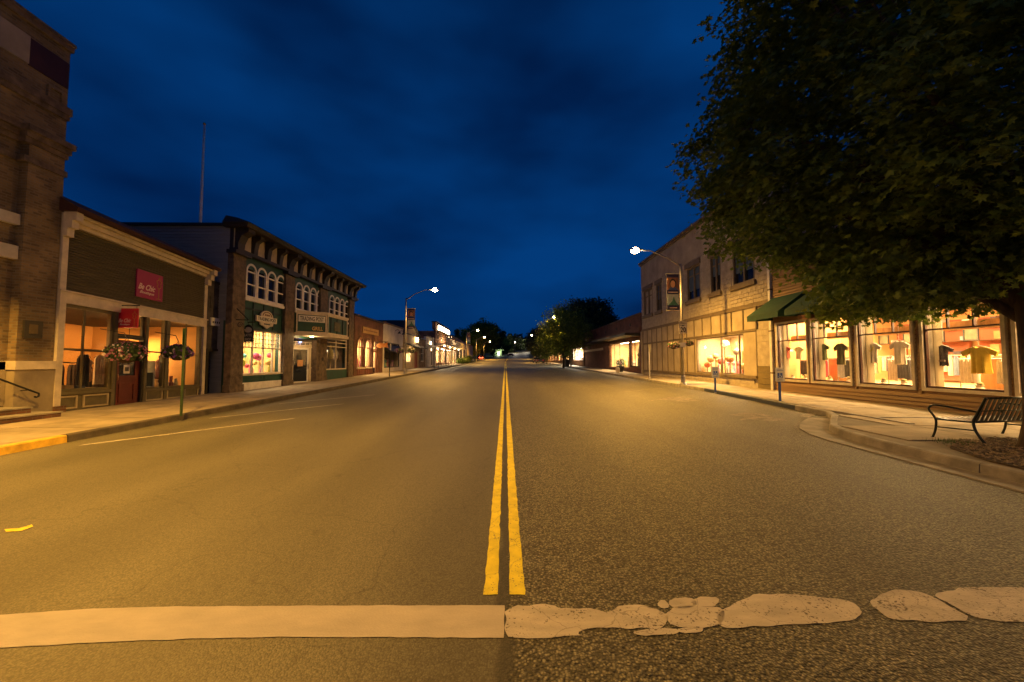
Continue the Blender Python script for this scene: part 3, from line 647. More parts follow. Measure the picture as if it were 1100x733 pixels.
# entrance recess; a wall lamp out of view is added to light the jamb
m = MB(); B.box(m, uL - 2.3, uL - .05, G(8) + .5, vb1 - .02, -.24, -.16); m.build('jamb_wall', PLASTER, tb)
q = B.rect(24, 44, 344, 363); m = MB(); B.box(m, q[0], q[1], q[2], q[3], 0, .05); pq = m.build('plaque', DKTRIM, tb)
m = MB(); B.box(m, q[0] + (q[1] - q[0]) * .25, q[1] - (q[1] - q[0]) * .28, q[2] + .12, q[3] - .1, .05, .06); m.build('plaque_inset', mat('bronze_plate', (.09, .065, .035), .45, .3, 6, .1, 40, .5), pq)
for i, (n_, z1_, d_) in enumerate((('step', G(8) + .29, .95), ('step', G(8) + .44, .5))):
    m = MB(); B.box(m, uL - 2.6, uL + (.28 if i == 0 else -.02), G(8) + .1, z1_, -.2, d_); m.build('step', BROWNB, tb)
    m = MB(); B.box(m, uL - 2.62, uL + (.30 if i == 0 else 0), z1_, z1_ + .035, -.2, d_ + .03); m.build('tread', CONCD, tb)
t_ = thing('entrance_lamp', 'unseen wall lamp added beside the entrance steps of the buff brick building', 'lamp', B.p(uL - 1.9, 4.3, .1)); m = MB(); B.box(m, uL - 1.98, uL - 1.82, 4.1, 4.5, -.16, .12); m.build('bracket', IRON, t_); MB().ball(B.p(uL - 1.9, 4.2, .26), .12, 10, 6).build('lamp_globe', emis('warm_bulb', (1.0, 0.72, 0.4), 18), t_, smooth=True); point('unseen_entrance_light', B.p(uL - 1.9, 4.05, .40), 800, SODIUM, .1, t_, spot=150)
hr = thing('handrail', 'black iron handrail with a curled end sloping down beside the brick steps', 'handrail', (-12.4, uL - 1, .5))
pa = B.px(28, 424); pb = B.px(-30, 385)
m = MB(); e1 = B.p(uL + .26, vb0 - .62, .3); e0 = B.p(uL - 1.7, vb0 + .35, .3)
pts = [e0, e1] + [e1 + Vector((0, .06 * math.sin(a), -.06 + .06 * math.cos(a))) for a in (.8, 1.6, 2.4, 3.2, 4.0)]
m.tube(pts, .024, 8); m.build('rail', IRON, hr, smooth=True)
m = MB(); m.tube([B.p(uL + .12, vb0 - .53, .3), B.p(uL + .12, vb0 - .56, .0)], .014, 6); m.build('bracket', IRON, hr); m = MB(); m.tube([B.p(uL - .9, vb0 - .05, .3), B.p(uL - .9, G(8) + .3, .3)], .018, 6); m.build('baluster', IRON, hr)
m = MB(); B.box(m, uR + .02, uR + .30, G(11) + .1, G(11) + .34, -.2, .12); tag(m.build('stone_block', BROWNB), 'low brick block on the pavement between the buff building and the boutique', 'block')

# ---------------------------------------------------------------- boutique with olive clapboards
B = Fac(-12.8, 11.5, 0, 1, 1, droop=0.0125)
bc = thing('boutique', 'single storey boutique with olive clapboards, cream cornice and amber lit display windows', 'shop', (-12.8, 14.4, .3))
U0 = 0.02; U1 = B.ux(218, 1, 420); gz = .22
vh0 = B.px(65, 325)[1]; vh1 = B.px(65, 313)[1]; vcn0 = B.px(77, 244)[1]; vcn1 = B.px(77, 234)[1]; vrf = B.px(70, 218)[1]
print('boutique', U1, vh0, vh1, vcn0, vcn1, vrf)
wl = B.rect(61, 119, 326, 421, at=62); wd = B.rect(123, 153, 363, 434, at=123); tr_ = B.rect(125, 153.5, 340, 360); sl = B.rect(156.5, 176.5, 341, 417); wr = B.rect(180, 214, 343, 416.5)
print(wl, wd, tr_, sl, wr)
wr = (wr[0], min(wr[1], U1 - .2), wr[2], wr[3])
sl = (sl[0], min(sl[1], wr[0] - .12), wr[2], wr[3]); tr_ = (wd[0], wd[1], wd[3] + .1, sl[3])
wd = (wd[0], wd[1], gz, wd[3])
m = MB(); B.wall(m, U0, U1, gz - .1, vh0, [wl, wd, tr_, sl, wr], -.16, 0); m.build('shopfront_wall', OLTRIM, bc)
m = MB(); B.box(m, U0, U1, vh0, vrf, -.3, -.05); m.build('upper_wall', OLIVE, bc)
m = MB(); B.box(m, U0, U1, vh0, vh1, -.05, .07); m.build('header', CREAM, bc)
m = MB(); B.box(m, U0 - .02, U1 + .02, vh1, vh1 + .05, -.05, .11); m.build('header_cap', CREAM, bc)
nb = 24; bh = (vcn0 - vh1 - .05) / nb
for i in range(nb):
    v = vh1 + .05 + i * bh; m = MB()
    m.hexa([B.p(U0 + .16, v, -.05), B.p(U1 - .16, v, -.05), B.p(U1 - .16, v, .05), B.p(U0 + .16, v, .05), B.p(U0 + .16, v + bh * .98, -.05), B.p(U1 - .16, v + bh * .98, -.05), B.p(U1 - .16, v + bh * .98, -.005), B.p(U0 + .16, v + bh * .98, -.005)])
    m.build('clapboard', OLIVE, bc)
for a, b in ((U0, U0 + .16), (U1 - .16, U1)):
    m = MB(); B.box(m, a, b, vh1 + .05, vcn0, -.06, .05); m.build('corner_board', CREAM, bc)
    m = MB(); B.box(m, a - .004, b + .004, gz - .1, vh0, -.12, .075); m.build('pilaster_board', CREAM, bc)
for (a, b, d) in ((vcn0, vcn0 + .12, .12), (vcn0 + .12, vcn0 + .26, .22), (vcn0 + .26, vcn0 + .34, .34)):
    m = MB(); B.box(m, U0, U1, a, b, -.1, d); m.build('cornice', CREAM, bc)
for u in (U0 - .02, U1 - .17):
    m = MB(); B.prism(m, [(u, vcn0 - .32)] * 0 + [(u, vcn0 - .36), (u + .19, vcn0 - .36), (u + .19, vcn0 + .36), (u, vcn0 + .36)], .05, .18)
    B.box(m, u, u + .19, vcn0 - .12, vcn0 + .37, .17, .30); B.box(m, u, u + .19, vcn0 + .1, vcn0 + .38, .29, .42); m.build('bracket', CREAM, bc)
m = MB()
for k in range(1): m.hexa([B.p(U0 - .1, vcn0 + .36, -.3), B.p(U1 + .1, vcn0 + .36, -.3), B.p(U1 + .1, vcn0 + .34, .50), B.p(U0 - .1, vcn0 + .34, .50), B.p(U0 - .1, vrf + .3, -.3), B.p(U1 + .1, vrf + .3, -.3), B.p(U1 + .1, vcn0 + .44, .54), B.p(U0 - .1, vcn0 + .44, .54)])
m.build('roof', REDROOF, bc)
m = MB(); m.hexa([B.p(U0, vh0, -8), B.p(U1, vh0, -8), B.p(U1, vh0, -.3), B.p(U0, vh0, -.3), B.p(U0, vcn0, -8), B.p(U1, vcn0, -8), B.p(U1, vcn0 + .2, -.3), B.p(U0, vcn0 + .2, -.3)]); m.build('attic', ROOFD, bc)
AMBW = mat('amber_plaster', (0.62, 0.36, 0.13), 0.9, 0.12, .8, 0.05, 10)
room(B, bc, U0 + .1, U1 - .1, gz + .12, vh0 + .25, 4.6, AMBW, WOOD, AMBW, d0=-.17)
CRW = mat('pale_window_paint', (.42, .34, .2), .6, .15, 4, .05, 40)
wmid = B.ux(88.5, 2.2); vm = B.px(61, 374.5)[1]
pane_grid(B, bc, *wl, .02, .055, OLTRIM, us=[wmid], vs=[vm], fr=.07)
pane_grid(B, bc, *wr, .02, .045, OLTRIM, us=[B.ux(199, 2.2)], vs=[B.px(182, 380)[1]], fr=.06)
pane_grid(B, bc, *sl, .02, .05, OLTRIM, us=[], vs=[B.px(160, 378)[1]], fr=.06)
pane_grid(B, bc, *tr_, -.02, .05, DKTRIM, us=[], vs=[], fr=.06)
# door
dr = MB(); B.box(dr, wd[0] + .05, wd[1] - .05, gz, gz + .95, -.12, -.06); dv = gz + .95
B.frame(dr, wd[0] + .05, wd[1] - .05, dv, wd[3] - .05, .16, -.12, -.06); dro = dr.build('door', REDDOOR, bc)
m = MB(); B.box(m, wd[0] + .2, wd[1] - .2, dv + .1, wd[3] - .2, -.10, -.085); m.build('door_pane', DARKG, dro)
m = MB(); B.frame(m, wd[0] + .22, wd[1] - .22, gz + .2, gz + .85, .05, -.06, -.035); m.build('door_panel', REDDOOR, dro)
m = MB(); m.tube([B.p(wd[0] + .15, gz + .95, -.02), B.p(wd[0] + .15, gz + 1.15, -.02)], .014, 6); m.build('door_handle', GOLDL, dro)
m = MB(); B.box(m, wd[1] - .62, wd[1] - .4, gz + 1.18, gz + 1.48, -.08, -.07); m.build('door_notice', WHITE, dro)
m = MB(); B.box(m, wd[1] - .58, wd[1] - .44, gz + 1.26, gz + 1.40, -.07, -.066); m.build('door_notice_print', BLACKP, dro)
m = MB(); B.frame(m, wd[0] - .03, wd[1] + .03, gz, wd[3] + .08, .08, -.14, .03); m.build('door_frame', DKTRIM, bc)
# bulkhead panels below the glass
for (a, b) in ((wl[0] + .02, wmid - .08), (wmid + .08, wl[1] - .02), (sl[0] + .03, sl[1] - .03), (wr[0] + .02, (wr[0] + wr[1]) / 2 - .06), ((wr[0] + wr[1]) / 2 + .06, wr[1] - .02)):
    m = MB(); B.frame(m, a, b, gz + .16, wl[2] - .14, .045, 0, .035); m.build('panel_moulding', CRW, bc)
m = MB(); B.box(m, wl[0] - .05, wl[1] + .05, wl[2] - .1, wl[2] - .01, .0, .07); B.box(m, sl[0] - .02, wr[1] + .05, wr[2] - .1, wr[2] - .01, 0, .07); m.build('sill', OLTRIM, bc)
for a in (wl[1] + .03, tr_[1] + .01, sl[1] + .0):
    m = MB(); B.box(m, a, a + .11, gz, vh0 - .004, 0, .06); m.build('post', OLTRIM, bc)
# lights and what is on show
for (u, d) in ((1.2, -1.9), (4.6, -2.2)):
    b_ = thing('pendant_lamp', 'amber pendant lamp hanging %s in the boutique' % ('behind the left display window' if u < 2 else 'behind the right display window'), 'lamp', B.p(u, 2.6, d), 'pendant lamps in the boutique')
    m = MB(); m.tube([B.p(u, vh0 + .25, d), B.p(u, 2.75, d)], .01, 5); m.build('cord', IRON, b_); m = MB(); m.lathe(B.p(u, 2.55, d), [(.05, .2), (.24, .02), (.25, 0), (.22, 0), (.03, .17)], 12); m.build('lamp_shade', DKTRIM, b_)
    bulb(B, b_, u, 2.56, d, 270, (1, .46, .12), .07)
hang = [(.35, 1.0, (.03, .02, .03)), (.75, 1.0, (.16, .05, .03)), (1.5, 1.05, (.03, .03, .04)), (2.1, 1.0, (.5, .42, .32)), (2.5, .95, (.04, .03, .03))]
for i, (u, h, c) in enumerate(hang):
    desc = ['black dress at the left edge', 'rust red dress second from the left', 'black coat just left of the middle bar', 'pale jacket just right of the middle bar', 'dark dress at the right edge'][i]
    t_ = thing('hanging_dress', desc + ' of the boutique display window', 'dress', B.p(u, 1.9, -.8), 'clothes hanging in the boutique window')
    m = MB(); cloth(m, B, u, 2.02, -.7 - .1 * (i % 2), .36, h); m.build('garment', fabric(c), t_); m = MB(); hanger(m, B, u, 2.02, -.7 - .1 * (i % 2)); m.build('hanger', IRON, t_)
t_ = thing('clothes_rail', 'dark clothes rail standing behind the left boutique window', 'clothes rail', B.p(1.4, .4, -.8)); m = MB(); m.tube([B.p(.15, .35, -.75), B.p(.15, 2.15, -.75), B.p(2.7, 2.15, -.75), B.p(2.7, .35, -.75)], .02, 6); m.build('rail', IRON, t_)
t_ = thing('display_table', 'low pale display table with folded clothes behind the left boutique window', 'table', B.p(1.3, .4, -.45)); m = MB(); B.box(m, .2, 2.6, .82, .88, -.62, -.25); m.build('table_top', CREAM, t_)
for u in (.25, 2.5): m = MB(); B.box(m, u, u + .06, .34, .82, -.6, -.3); m.build('leg', CREAM, t_)
for k in range(7):
    u = .32 + k * .33; m = MB(); B.box(m, u, u + .24, .885, .96 + rnd.random() * .12, -.55, -.32); tag(m.build('folded_clothes', fabric([(.1, .07, .06), (.3, .2, .12), (.05, .06, .1), (.4, .3, .22)][k % 4])), ['leftmost','second','third','middle','fifth','sixth','rightmost'][k] + ' stack of folded clothes on the pale boutique table', 'clothes', 'folded clothes on the boutique table')
for k in range(22):
    u = .3 + k * .235; h = rnd.uniform(.85, 1.15); c = [(.035, .02, .02), (.10, .045, .03), (.02, .02, .03), (.16, .09, .05), (.05, .035, .03), (.22, .15, .10)][rnd.randrange(6)]
    m = MB(); cloth(m, B, u, 1.72, -2.3 - .12 * (k % 2), .22, h, 3, .03); tag(m.build('hanging_dress', fabric(c), fix=False), (ORD22[k]) + ' dark garment on the long back rail of the boutique', 'dress', 'garments on the back rail of the boutique')
t_ = thing('clothes_rail', 'long dark rail of garments across the back of the boutique', 'clothes rail', B.p(2.8, .4, -2.35)); m = MB(); m.tube([B.p(.15, .3, -2.35), B.p(.15, 1.78, -2.35), B.p(5.4, 1.78, -2.35), B.p(5.4, .3, -2.35)], .02, 6); m.build('rail', IRON, t_)
for k, (u, d) in enumerate(((.9, -1.3), (2.35, -1.5), (4.9, -1.2))):
    m = MB(); m.lathe(B.p(u, .34, d), [(.17, 0), (.03, .05), (.03, .7), (.17, .78), (.19, 1.05), (.12, 1.2), (.17, 1.42), (.05, 1.55), (.06, 1.66), (.02, 1.7)], 10); tag(m.build('dress_form', fabric([(.05, .03, .03), (.3, .2, .14), (.12, .05, .04)][k]), smooth=True), ['dark dress form left in the boutique window', 'tan dress form by the boutique door', 'brown dress form in the right boutique window'][k], 'dress form')
for k in range(3):
    u = 3.6 + k * .75; t2 = thing('table_lamp', ['left', 'middle', 'right'][k] + ' of three small glowing lamps deep in the boutique', 'lamp', B.p(u, 1.2, -1.6), 'small glowing lamps in the boutique'); MB().ball(B.p(u, 1.55 - .12 * k, -1.4), .05, 8, 6).build('lamp_bulb', emis('warm_bulb', (1.0, 0.72, 0.4), 18), t2, smooth=True); m = MB(); m.lathe(B.p(u, .6, -1.4), [(.1, 0), (.02, .05), (.02, .88 - .12 * k)], 8); m.build('stem', IRON, t2)
t_ = thing('notice_frame', 'dark framed board on a white panel behind the boutique sidelight', 'sign', B.p((sl[0] + sl[1]) / 2, .9, -.3)); m = MB(); B.box(m, sl[0] + .1, sl[1] - .06, sl[2] + .02, sl[2] + 1.05, -.3, -.26); m.build('white_panel', WHITE, t_); m = MB(); B.box(m, sl[0] + .2, sl[1] - .16, sl[2] + .08, sl[2] + .6, -.26, -.24); m.build('black_panel', BLACKP, t_)
for k in range(5):
    u = wr[0] + .15 + k * .22; t2 = tag(MB().lathe(B.p(u, wr[2] + .02, -.5), [(.07, 0), (.09, .1), (.05, .2 + .04 * (k % 3)), (.06, .3 + .1 * (k % 2))], 8).build('vase', fabric([(.5, .35, .2), (.2, .1, .05), (.6, .5, .4), (.3, .12, .1), (.5, .45, .3)][k])), ['leftmost','second','middle','fourth','rightmost'][k] + ' small vase on the low shelf behind the right boutique window', 'vase', 'vases in the right boutique window')
m = MB(); B.box(m, wr[0] + .02, wr[1] - .02, gz + .1, wr[2] + .02, -.9, -.2); tag(m.build('display_shelf', WOOD), 'low wooden display shelf behind the right boutique window', 'shelf')
# sign boards
mg = B.rect(144.5, 172.5, 288.5, 318.5, at=145)
sg = thing('wall_sign', 'square magenta boutique sign with pale script on the olive clapboards', 'sign', B.p((mg[0] + mg[1]) / 2, mg[2], .05))
m = MB(); B.box(m, *mg, .03, .08); m.build('sign_board', MAG, sg)
W_, H_ = mg[1] - mg[0], mg[3] - mg[2]
text_mesh('Be Chic', B, mg[0] + .06 * W_, mg[0] + .70 * W_, mg[2] + .30 * H_, mg[2] + .52 * H_, .08, PINKL, sg, .45)
text_mesh('Boutique', B, mg[0] + .12 * W_, mg[0] + .66 * W_, mg[2] + .13 * H_, mg[2] + .26 * H_, .08, PINKL, sg, .4)
def mannequin_mark(F, u, v, s, d, parent, m_):
    mb = MB(); pts = [(0, 0), (0, .42), (-.10, .52), (-.06, .62), (-.12, .74), (-.04, .80), (0, .92), (.04, .80), (.12, .74), (.06, .62), (.10, .52), (0, .42)]
    mb.tube([F.p(u + a * s, v + b * s, d) for a, b in pts], .012 * s, 5); mb.tube([F.p(u - .1 * s, v, d), F.p(u + .1 * s, v, d)], .012 * s, 5); mb.build('dress_form_emblem', m_, parent)
mannequin_mark(B, mg[0] + .84 * W_, mg[2] + .08 * H_, .9 * H_, .083, sg, GOLDL)
S = Fac(-12.72, 15.1, 1, 0, 1)      # hanging sign stands out from the wall and faces up the street
S = Fac(-12.72, B.p(B.ux(127, 2.6), 0).y, 1, 0, 1)
q = S.rect(127, 148.5, 331.5, 352.5)
hs = thing('hanging_sign', 'small red hanging sign with pale script over the boutique door', 'sign', S.p(q[0], q[2]))
m = MB(); S.box(m, *q, -.02, .02); m.build('sign_board', REDS, hs)
m = MB(); m.tube([S.p(-.1, q[3] + .1), S.p(q[1] + .03, q[3] + .1)], .018, 6); m.tube([S.p(q[0] + .06, q[3] + .1), S.p(q[0] + .06, q[3])], .007, 5); m.tube([S.p(q[1] - .06, q[3] + .1), S.p(q[1] - .06, q[3])], .007, 5); m.build('bracket', IRON, hs)
W_, H_ = q[1] - q[0], q[3] - q[2]
text_mesh('Be Chic', S, q[0] + .05 * W_, q[0] + .68 * W_, q[2] + .28 * H_, q[2] + .48 * H_, .02, PINKL, hs, .45)
text_mesh('Boutique', S, q[0] + .12 * W_, q[0] + .62 * W_, q[2] + .11 * H_, q[2] + .23 * H_, .02, PINKL, hs, .4)
mannequin_mark(S, q[0] + .84 * W_, q[2] + .08 * H_, .85 * H_, .023, hs, GOLDL)

# ---------------------------------------------------------------- hanging flower baskets
LEAFM = mat('basket_foliage', (0.035, 0.07, 0.018), 0.7, .4, 15, 0, 1)
FLW = [mat('petal_white', (.7, .62, .62), .7, .1, 9, 0, 1), mat('petal_violet', (.20, .07, .36), .7, .2, 9, 0, 1), mat('petal_pink', (.36, .12, .22), .7, .2, 9, 0, 1)]
def basket(c, r, label, cols=(0, 1, 2), hook=None, n=320, squash=.62, grp='hanging flower baskets'):
    c = Vector(c); t = thing('hanging_basket', label, 'flower basket', c, grp)
    m = MB().lathe(c, [(r * .15, -r * .62), (r * .42, -r * .5), (r * .6, -r * .1), (r * .6, 0)], 12); m.build('basket', mat('coir_basket', (.08, .05, .03), .95, .4, 12, .4, 60), t)
    m = MB()
    if hook is not None: m.tube([c + Vector((0, 0, r * .9)), hook], .012, 5)
    for a in (0, 2.1, 4.2): m.tube([c + Vector((r * .55 * math.cos(a), r * .55 * math.sin(a), 0)), c + Vector((0, 0, r * .9))], .006, 4)
    m.build('chain', IRON, t)
    def tuft(k, sz, out):
        mb = MB()
        for i in range(k):
            th = rnd.uniform(0, 6.283); ph = math.acos(rnd.uniform(-.75, 1)); q = Vector((math.sin(ph) * math.cos(th), math.sin(ph) * math.sin(th), math.cos(ph) * squash)); rr = r * rnd.uniform(.72, 1.0) * out; p = c + q * rr
            a = Vector((rnd.uniform(-1, 1), rnd.uniform(-1, 1), rnd.uniform(-1, 1))).normalized(); nn = (q + a * .8).normalized(); u_ = nn.orthogonal().normalized(); v_ = nn.cross(u_); s = sz * rnd.uniform(.6, 1.2)
            mb.add([p + u_ * s, p + (u_ * .3 + v_ * .95) * s, p + (-u_ * .8 + v_ * .6) * s, p + (-u_ * .8 - v_ * .6) * s, p + (u_ * .3 - v_ * .95) * s, p + nn * s * .25], [(0, 1, 5), (1, 2, 5), (2, 3, 5), (3, 4, 5), (4, 0, 5)])
        return mb
    tuft(n * 2, r * .12, .97).build('foliage', LEAFM, t, kind='stuff', fix=False)
    for k in cols: tuft(n // len(cols), r * .085, 1.06).build('blossoms', FLW[k], t, kind='stuff', fix=False)
    return t
def at_x(px, py, X):      # a point seen at a pixel, X metres to the side
    r = ray(px, py); return cam.location + r * (X / r.x)
p1 = at_x(136, 379, -11.9); p2 = at_x(191, 379, -11.9)
for p_, l_, rr, cs in ((p1, 'large hanging basket of white and pink flowers in front of the boutique door', .52, (0, 2, 2)), (p2, 'hanging basket of violet and white flowers in front of the right boutique window', .46, (0, 1, 1))):
    hk = Vector((-12.75, p_.y, p_.z + .75)); t = basket(p_, rr, l_, cs, None)
    m = MB(); m.tube([hk, Vector((p_.x - .1, p_.y, p_.z + .62)), Vector((p_.x, p_.y, p_.z + rr * .9))], .014, 6); m.build('bracket_arm', IRON, t)
# sign post seen edge on
pp = gnd(194.5, 447, .15); sp = thing('sign_post', 'thin parking sign seen edge on atop a green post before the boutique', 'sign post', pp)
pt = .015; ht = 2.9
ztop = at_x(191.5, 352, pp.x).z
m = MB(); m.box(pp.x - .025, pp.x + .025, pp.y - .02, pp.y + .02, pp.z, ztop); m.build('post', mat('green_post', (.04, .075, .025), .6, .3, 6, .1, 40, .3), sp)
dq_ = Vector((pp.x, pp.y, 0)).normalized() * .15; nq_ = Vector((-dq_.y, dq_.x, 0)).normalized() * .006; c_ = Vector((pp.x, pp.y, 0)) + nq_ * 6
m = MB(); m.hexa([tuple(c_ + a * dq_ + b * nq_ + Vector((0, 0, z))) for z in (ztop - .45, ztop - .02) for a, b in ((-1, -1), (1, -1), (1, 1), (-1, 1))]); m.build('sign_plate', mat('green_plate', (.03, .12, .03), .5, .2, 6, 0, 1), sp)

# ---------------------------------------------------------------- narrow dark stone building
B = Fac(-12.8, 17.0, 0, 1, 1)
nb_ = thing('narrow_building', 'narrow dark building with a shadowed doorway between the boutique and the green shop', 'building', (-12.8, 17.9, .3))
U0, U1 = B.ux(219, 2), B.ux(246, 2) + .3; g0 = G(17) + .1; vt = B.px(222, 303)[1]
dq = B.rect(222, 235, 377, 428); dq = (dq[0], dq[1], g0, dq[3])
m = MB(); B.wall(m, U0, U1, g0 - .1, vt, [dq], -.4, 0); m.build('wall', mat('dark_stonework', (.075, .065, .055), .9, .5, 3, .5, 9), nb_)
for k in range(6):
    v = vt - .55 * (k + 1)
    if v > dq[3] + .9:
        for j in range(4): m = MB(); a = U0 + (U1 - U0) * (j + (.5 if k % 2 else 0)) / 4; B.box(m, a + .01, min(a + (U1 - U0) / 4 - .01, U1), v + .01, v + .54, 0, .02 + .01 * rnd.random()); m.build('stone', mat('dark_stonework', (0, 0, 0)), nb_)
m = MB(); B.box(m, U0, U1, vt, vt + .12, -.6, .05); m.build('coping', DKTRIM, nb_)
m = MB(); B.box(m, dq[0], dq[1], dq[2], dq[3], -.34, -.3); dd = m.build('door', mat('teal_grey_door', (.03, .04, .04), .5, .3, 3, .1, 30), nb_)
for k in range(6): m = MB(); v = dq[2] + .12 + k * .3; B.box(m, dq[0] + .1, dq[1] - .1, v, v + .22, -.3, -.28); m.build('door_panel', MATS['teal_grey_door'], dd)
m = MB(); B.frame(m, dq[0] - .1, dq[1] + .1, dq[2] - .1, dq[3] + .1, .1, 0, .05); m.build('door_frame', DKTRIM, nb_)
q = B.rect(225, 236, 341, 349); m = MB(); B.box(m, q[0], q[1] + .25, q[2] - .02, q[3], .02, .08); so = m.build('sign_board', WHITE, nb_)
for k in range(6):
    u = q[0] + .08 + k * (q[1] + .25 - q[0] - .12) / 6; m = MB(); B.box(m, u, u + .07, q[2] + .08, q[2] + .17, .08, .084); m.build('illegible_lettering', BLACKP, so)
m = MB(); B.box(m, U1 - .5, U1 - .25, 1.5, 1.9, 0, .15); tag(m.build('electric_meter', STEEL), 'grey meter box fixed in the dark recess beside the green shop', 'meter box')
m = MB(); m.tube([B.p(U1 - .38, 1.5, .06), B.p(U1 - .38, g0, .06)], .025, 6); tag(m.build('conduit', STEEL), 'thin grey pipe running down below the meter box', 'pipe')

# ---------------------------------------------------------------- green two storey shop with stone pilasters
B = Fac(-12.25, 0, 0, 1, 1)
tp = thing('green_shop', 'two storey green shop with stone pilasters, arched upstairs windows and bracketed cornice', 'shop', (-12.25, 25, .4))
U0 = B.ux(246, 2); U1 = B.ux(379.5, 2); vtop = B.px(268, 241)[1] - .05
def vv(px, py): return B.px(px, py)[1]
g0 = G(20) + .1
Bp = Fac(-12.08, 0, 0, 1, 1)
pil = [(Bp.ux(247.5, 2), Bp.ux(261.5, 2), vv(262, 268) - .1), (Bp.ux(305, 2), Bp.ux(315, 2), vv(262, 268)), (Bp.ux(343, 2), Bp.ux(351, 2), vv(262, 268)), (Bp.ux(374.5, 2), Bp.ux(379.5, 2), vv(262, 268))]
vw0, vw1 = vv(263, 319), vv(263, 281)            # upstairs arches
vp0 = vv(262, 353)                               # underside of the green panel
vs0 = vv(260, 403)                               # sill of the display window
print('tp', U0, U1, vtop, pil, vw0, vw1, vp0, vs0)
vcor = vtop - 1.55
groups = [(B.ux(263, 5.5), B.ux(305.5, 5.5)), (B.ux(316.5, 5.5), B.ux(346, 5.5)), (B.ux(353, 5.5), B.ux(374.5, 5.5))]
swd = (pil[0][1] + .03, pil[1][0] - .02, vs0, vp0); rw = (pil[2][1] + .03, pil[3][0] - .05, vs0 + .05, vv(352, 363))
ent = (pil[1][1] - .02, pil[2][0] + .02, g0 - .1, vp0 - .15)
holes = [swd, rw, ent]
m = MB(); B.wall(m, U0, U1, g0 - .1, vtop - .1, holes + [(a, b, vw0, vw1) for a, b in groups], -.3, 0); m.build('wall', GREENP, tp)
for (a, b, t_) in pil:
    m = MB(); B.box(m, a, b, g0 + .35, vcor - .12, -.1, .15); po = m.build('pilaster', STONE, tp)
    m = MB(); B.box(m, a - .06, b + .06, g0 - .1, g0 + .35, -.1, .2); m.build('plinth', STONE, po)
    k = 0; v = g0 + .36
    while v < vcor - .6:
        h = rnd.uniform(.28, .5); m = MB(); B.box(m, a + .012, b - .012, v, v + h - .018, .15, .165 + rnd.random() * .02); m.build('stone', STONE, po); v += h; k += 1
    m = MB(); B.box(m, a - .12, b + .12, vcor - .14, vcor + .02, -.1, .34); m.build('capital', DKTRIM, po)
# arches: a band of four round headed windows in each bay
for gi, (a, b) in enumerate(groups):
    wdt = (b - a) / 4; fr = MB()
    fo = None
    for k in range(4):
        u0, u1 = a + wdt * k + .03, a + wdt * (k + 1) - .03; r = (u1 - u0) / 2; cy = vw1 - r - .02; um = (u0 + u1) / 2
        arc = [(um + r * math.cos(t), cy + r * math.sin(t)) for t in [math.pi * i / 12 for i in range(13)]]
        outer = [(u1, vw0 + .03)] + arc + [(u0, vw0 + .03)]
        sp = MB()
        for side in (0, 1):                      # spandrel filling the corners over the arch
            ar = [p for p in (arc[:7] if side == 0 else arc[6:])]
            cx_ = u1 + .031 if side == 0 else u0 - .031
            poly = [(cx_, vw1 + .001)] + ([(um, vw1 + .001)] + ar[::-1] + [(cx_, cy)] if side == 0 else [(cx_, cy)] + ar[::-1] + [(um, vw1 + .001)])
            B.prism(sp, poly, -.2, -.004)
        sp.build('spandrel', GREENP, tp)
        m = MB(); ri = r - .085; inn = [(um + ri * math.cos(t), cy + ri * math.sin(t)) for t in [math.pi * i / 12 for i in range(13)]]; ro = r + .02; oo = [(um + ro * math.cos(t), cy + ro * math.sin(t)) for t in [math.pi * i / 12 for i in range(13)]]
        for i in range(12): B.prism(m, [oo[i], oo[i + 1], inn[i + 1], inn[i]], -.06, .05)
        B.box(m, um + ri, um + ro, vw0, cy, -.06, .05); B.box(m, um - ro, um - ri, vw0, cy, -.06, .05); B.box(m, um - ro, um + ro, vw0 - .02, vw0 + .09, -.06, .07)
        w_ = m.build('arched_window', WHITE, tp)
        m = MB(); B.prism(m, [(um + ri + .01, vw0 + .02)] + [(um + (ri + .01) * math.cos(t), cy + (ri + .01) * math.sin(t)) for t in [math.pi * i / 10 for i in range(11)]] + [(um - ri - .01, vw0 + .02)], -.05, -.04); m.build('pane', DARKG, w_)
        for v in (vw0 + (cy - vw0) * .52, cy): m = MB(); B.box(m, um - ri, um + ri, v - .03, v + .03, -.039, .02); m.build('glazing_bar', WHITE, w_)
    m = MB(); B.box(m, a - .08, b + .08, vw0 - .16, vw0 - .021, -.05, .12); m.build('sill', WHITE, tp)
# cornice with frieze and brackets
FRZ = mat('frieze_paint', (.48, .42, .31), .7, .2, 4, .1, 40)
m = MB(); B.box(m, U0 - .1, U1 + .1, vcor, vcor + .14, -.1, .30); m.build('moulding', DKTRIM, tp)
m = MB(); B.box(m, U0, U1, vcor + .14, vtop - .5, -.1, .06); m.build('frieze', FRZ, tp)
m = MB(); B.box(m, U0, U1, vcor - .55, vcor, 0, .03); m.build('panel_band', GREENP, tp)
m = MB(); m.hexa([B.p(U0 - .25, vtop - .5, -.3), B.p(U1 + .25, vtop - .5, -.3), B.p(U1 + .25, vtop - .5, .75), B.p(U0 - .25, vtop - .5, .75), B.p(U0 - .3, vtop - .34, -.3), B.p(U1 + .3, vtop - .34, -.3), B.p(U1 + .3, vtop - .34, .85), B.p(U0 - .3, vtop - .34, .85)])
m.build('soffit', DKTRIM, tp)
m = MB(); m.hexa([B.p(U0 - .34, vtop - .335, -.3), B.p(U1 + .34, vtop - .335, -.3), B.p(U1 + .34, vtop - .335, .92), B.p(U0 - .34, vtop - .335, .92), B.p(U0 - .1, vtop + .05, -.3), B.p(U1 + .1, vtop + .05, -.3), B.p(U1 + .1, vtop - .05, .2), B.p(U0 - .1, vtop - .05, .2)])
m.build('roof', ROOFD, tp)
nbk = 14
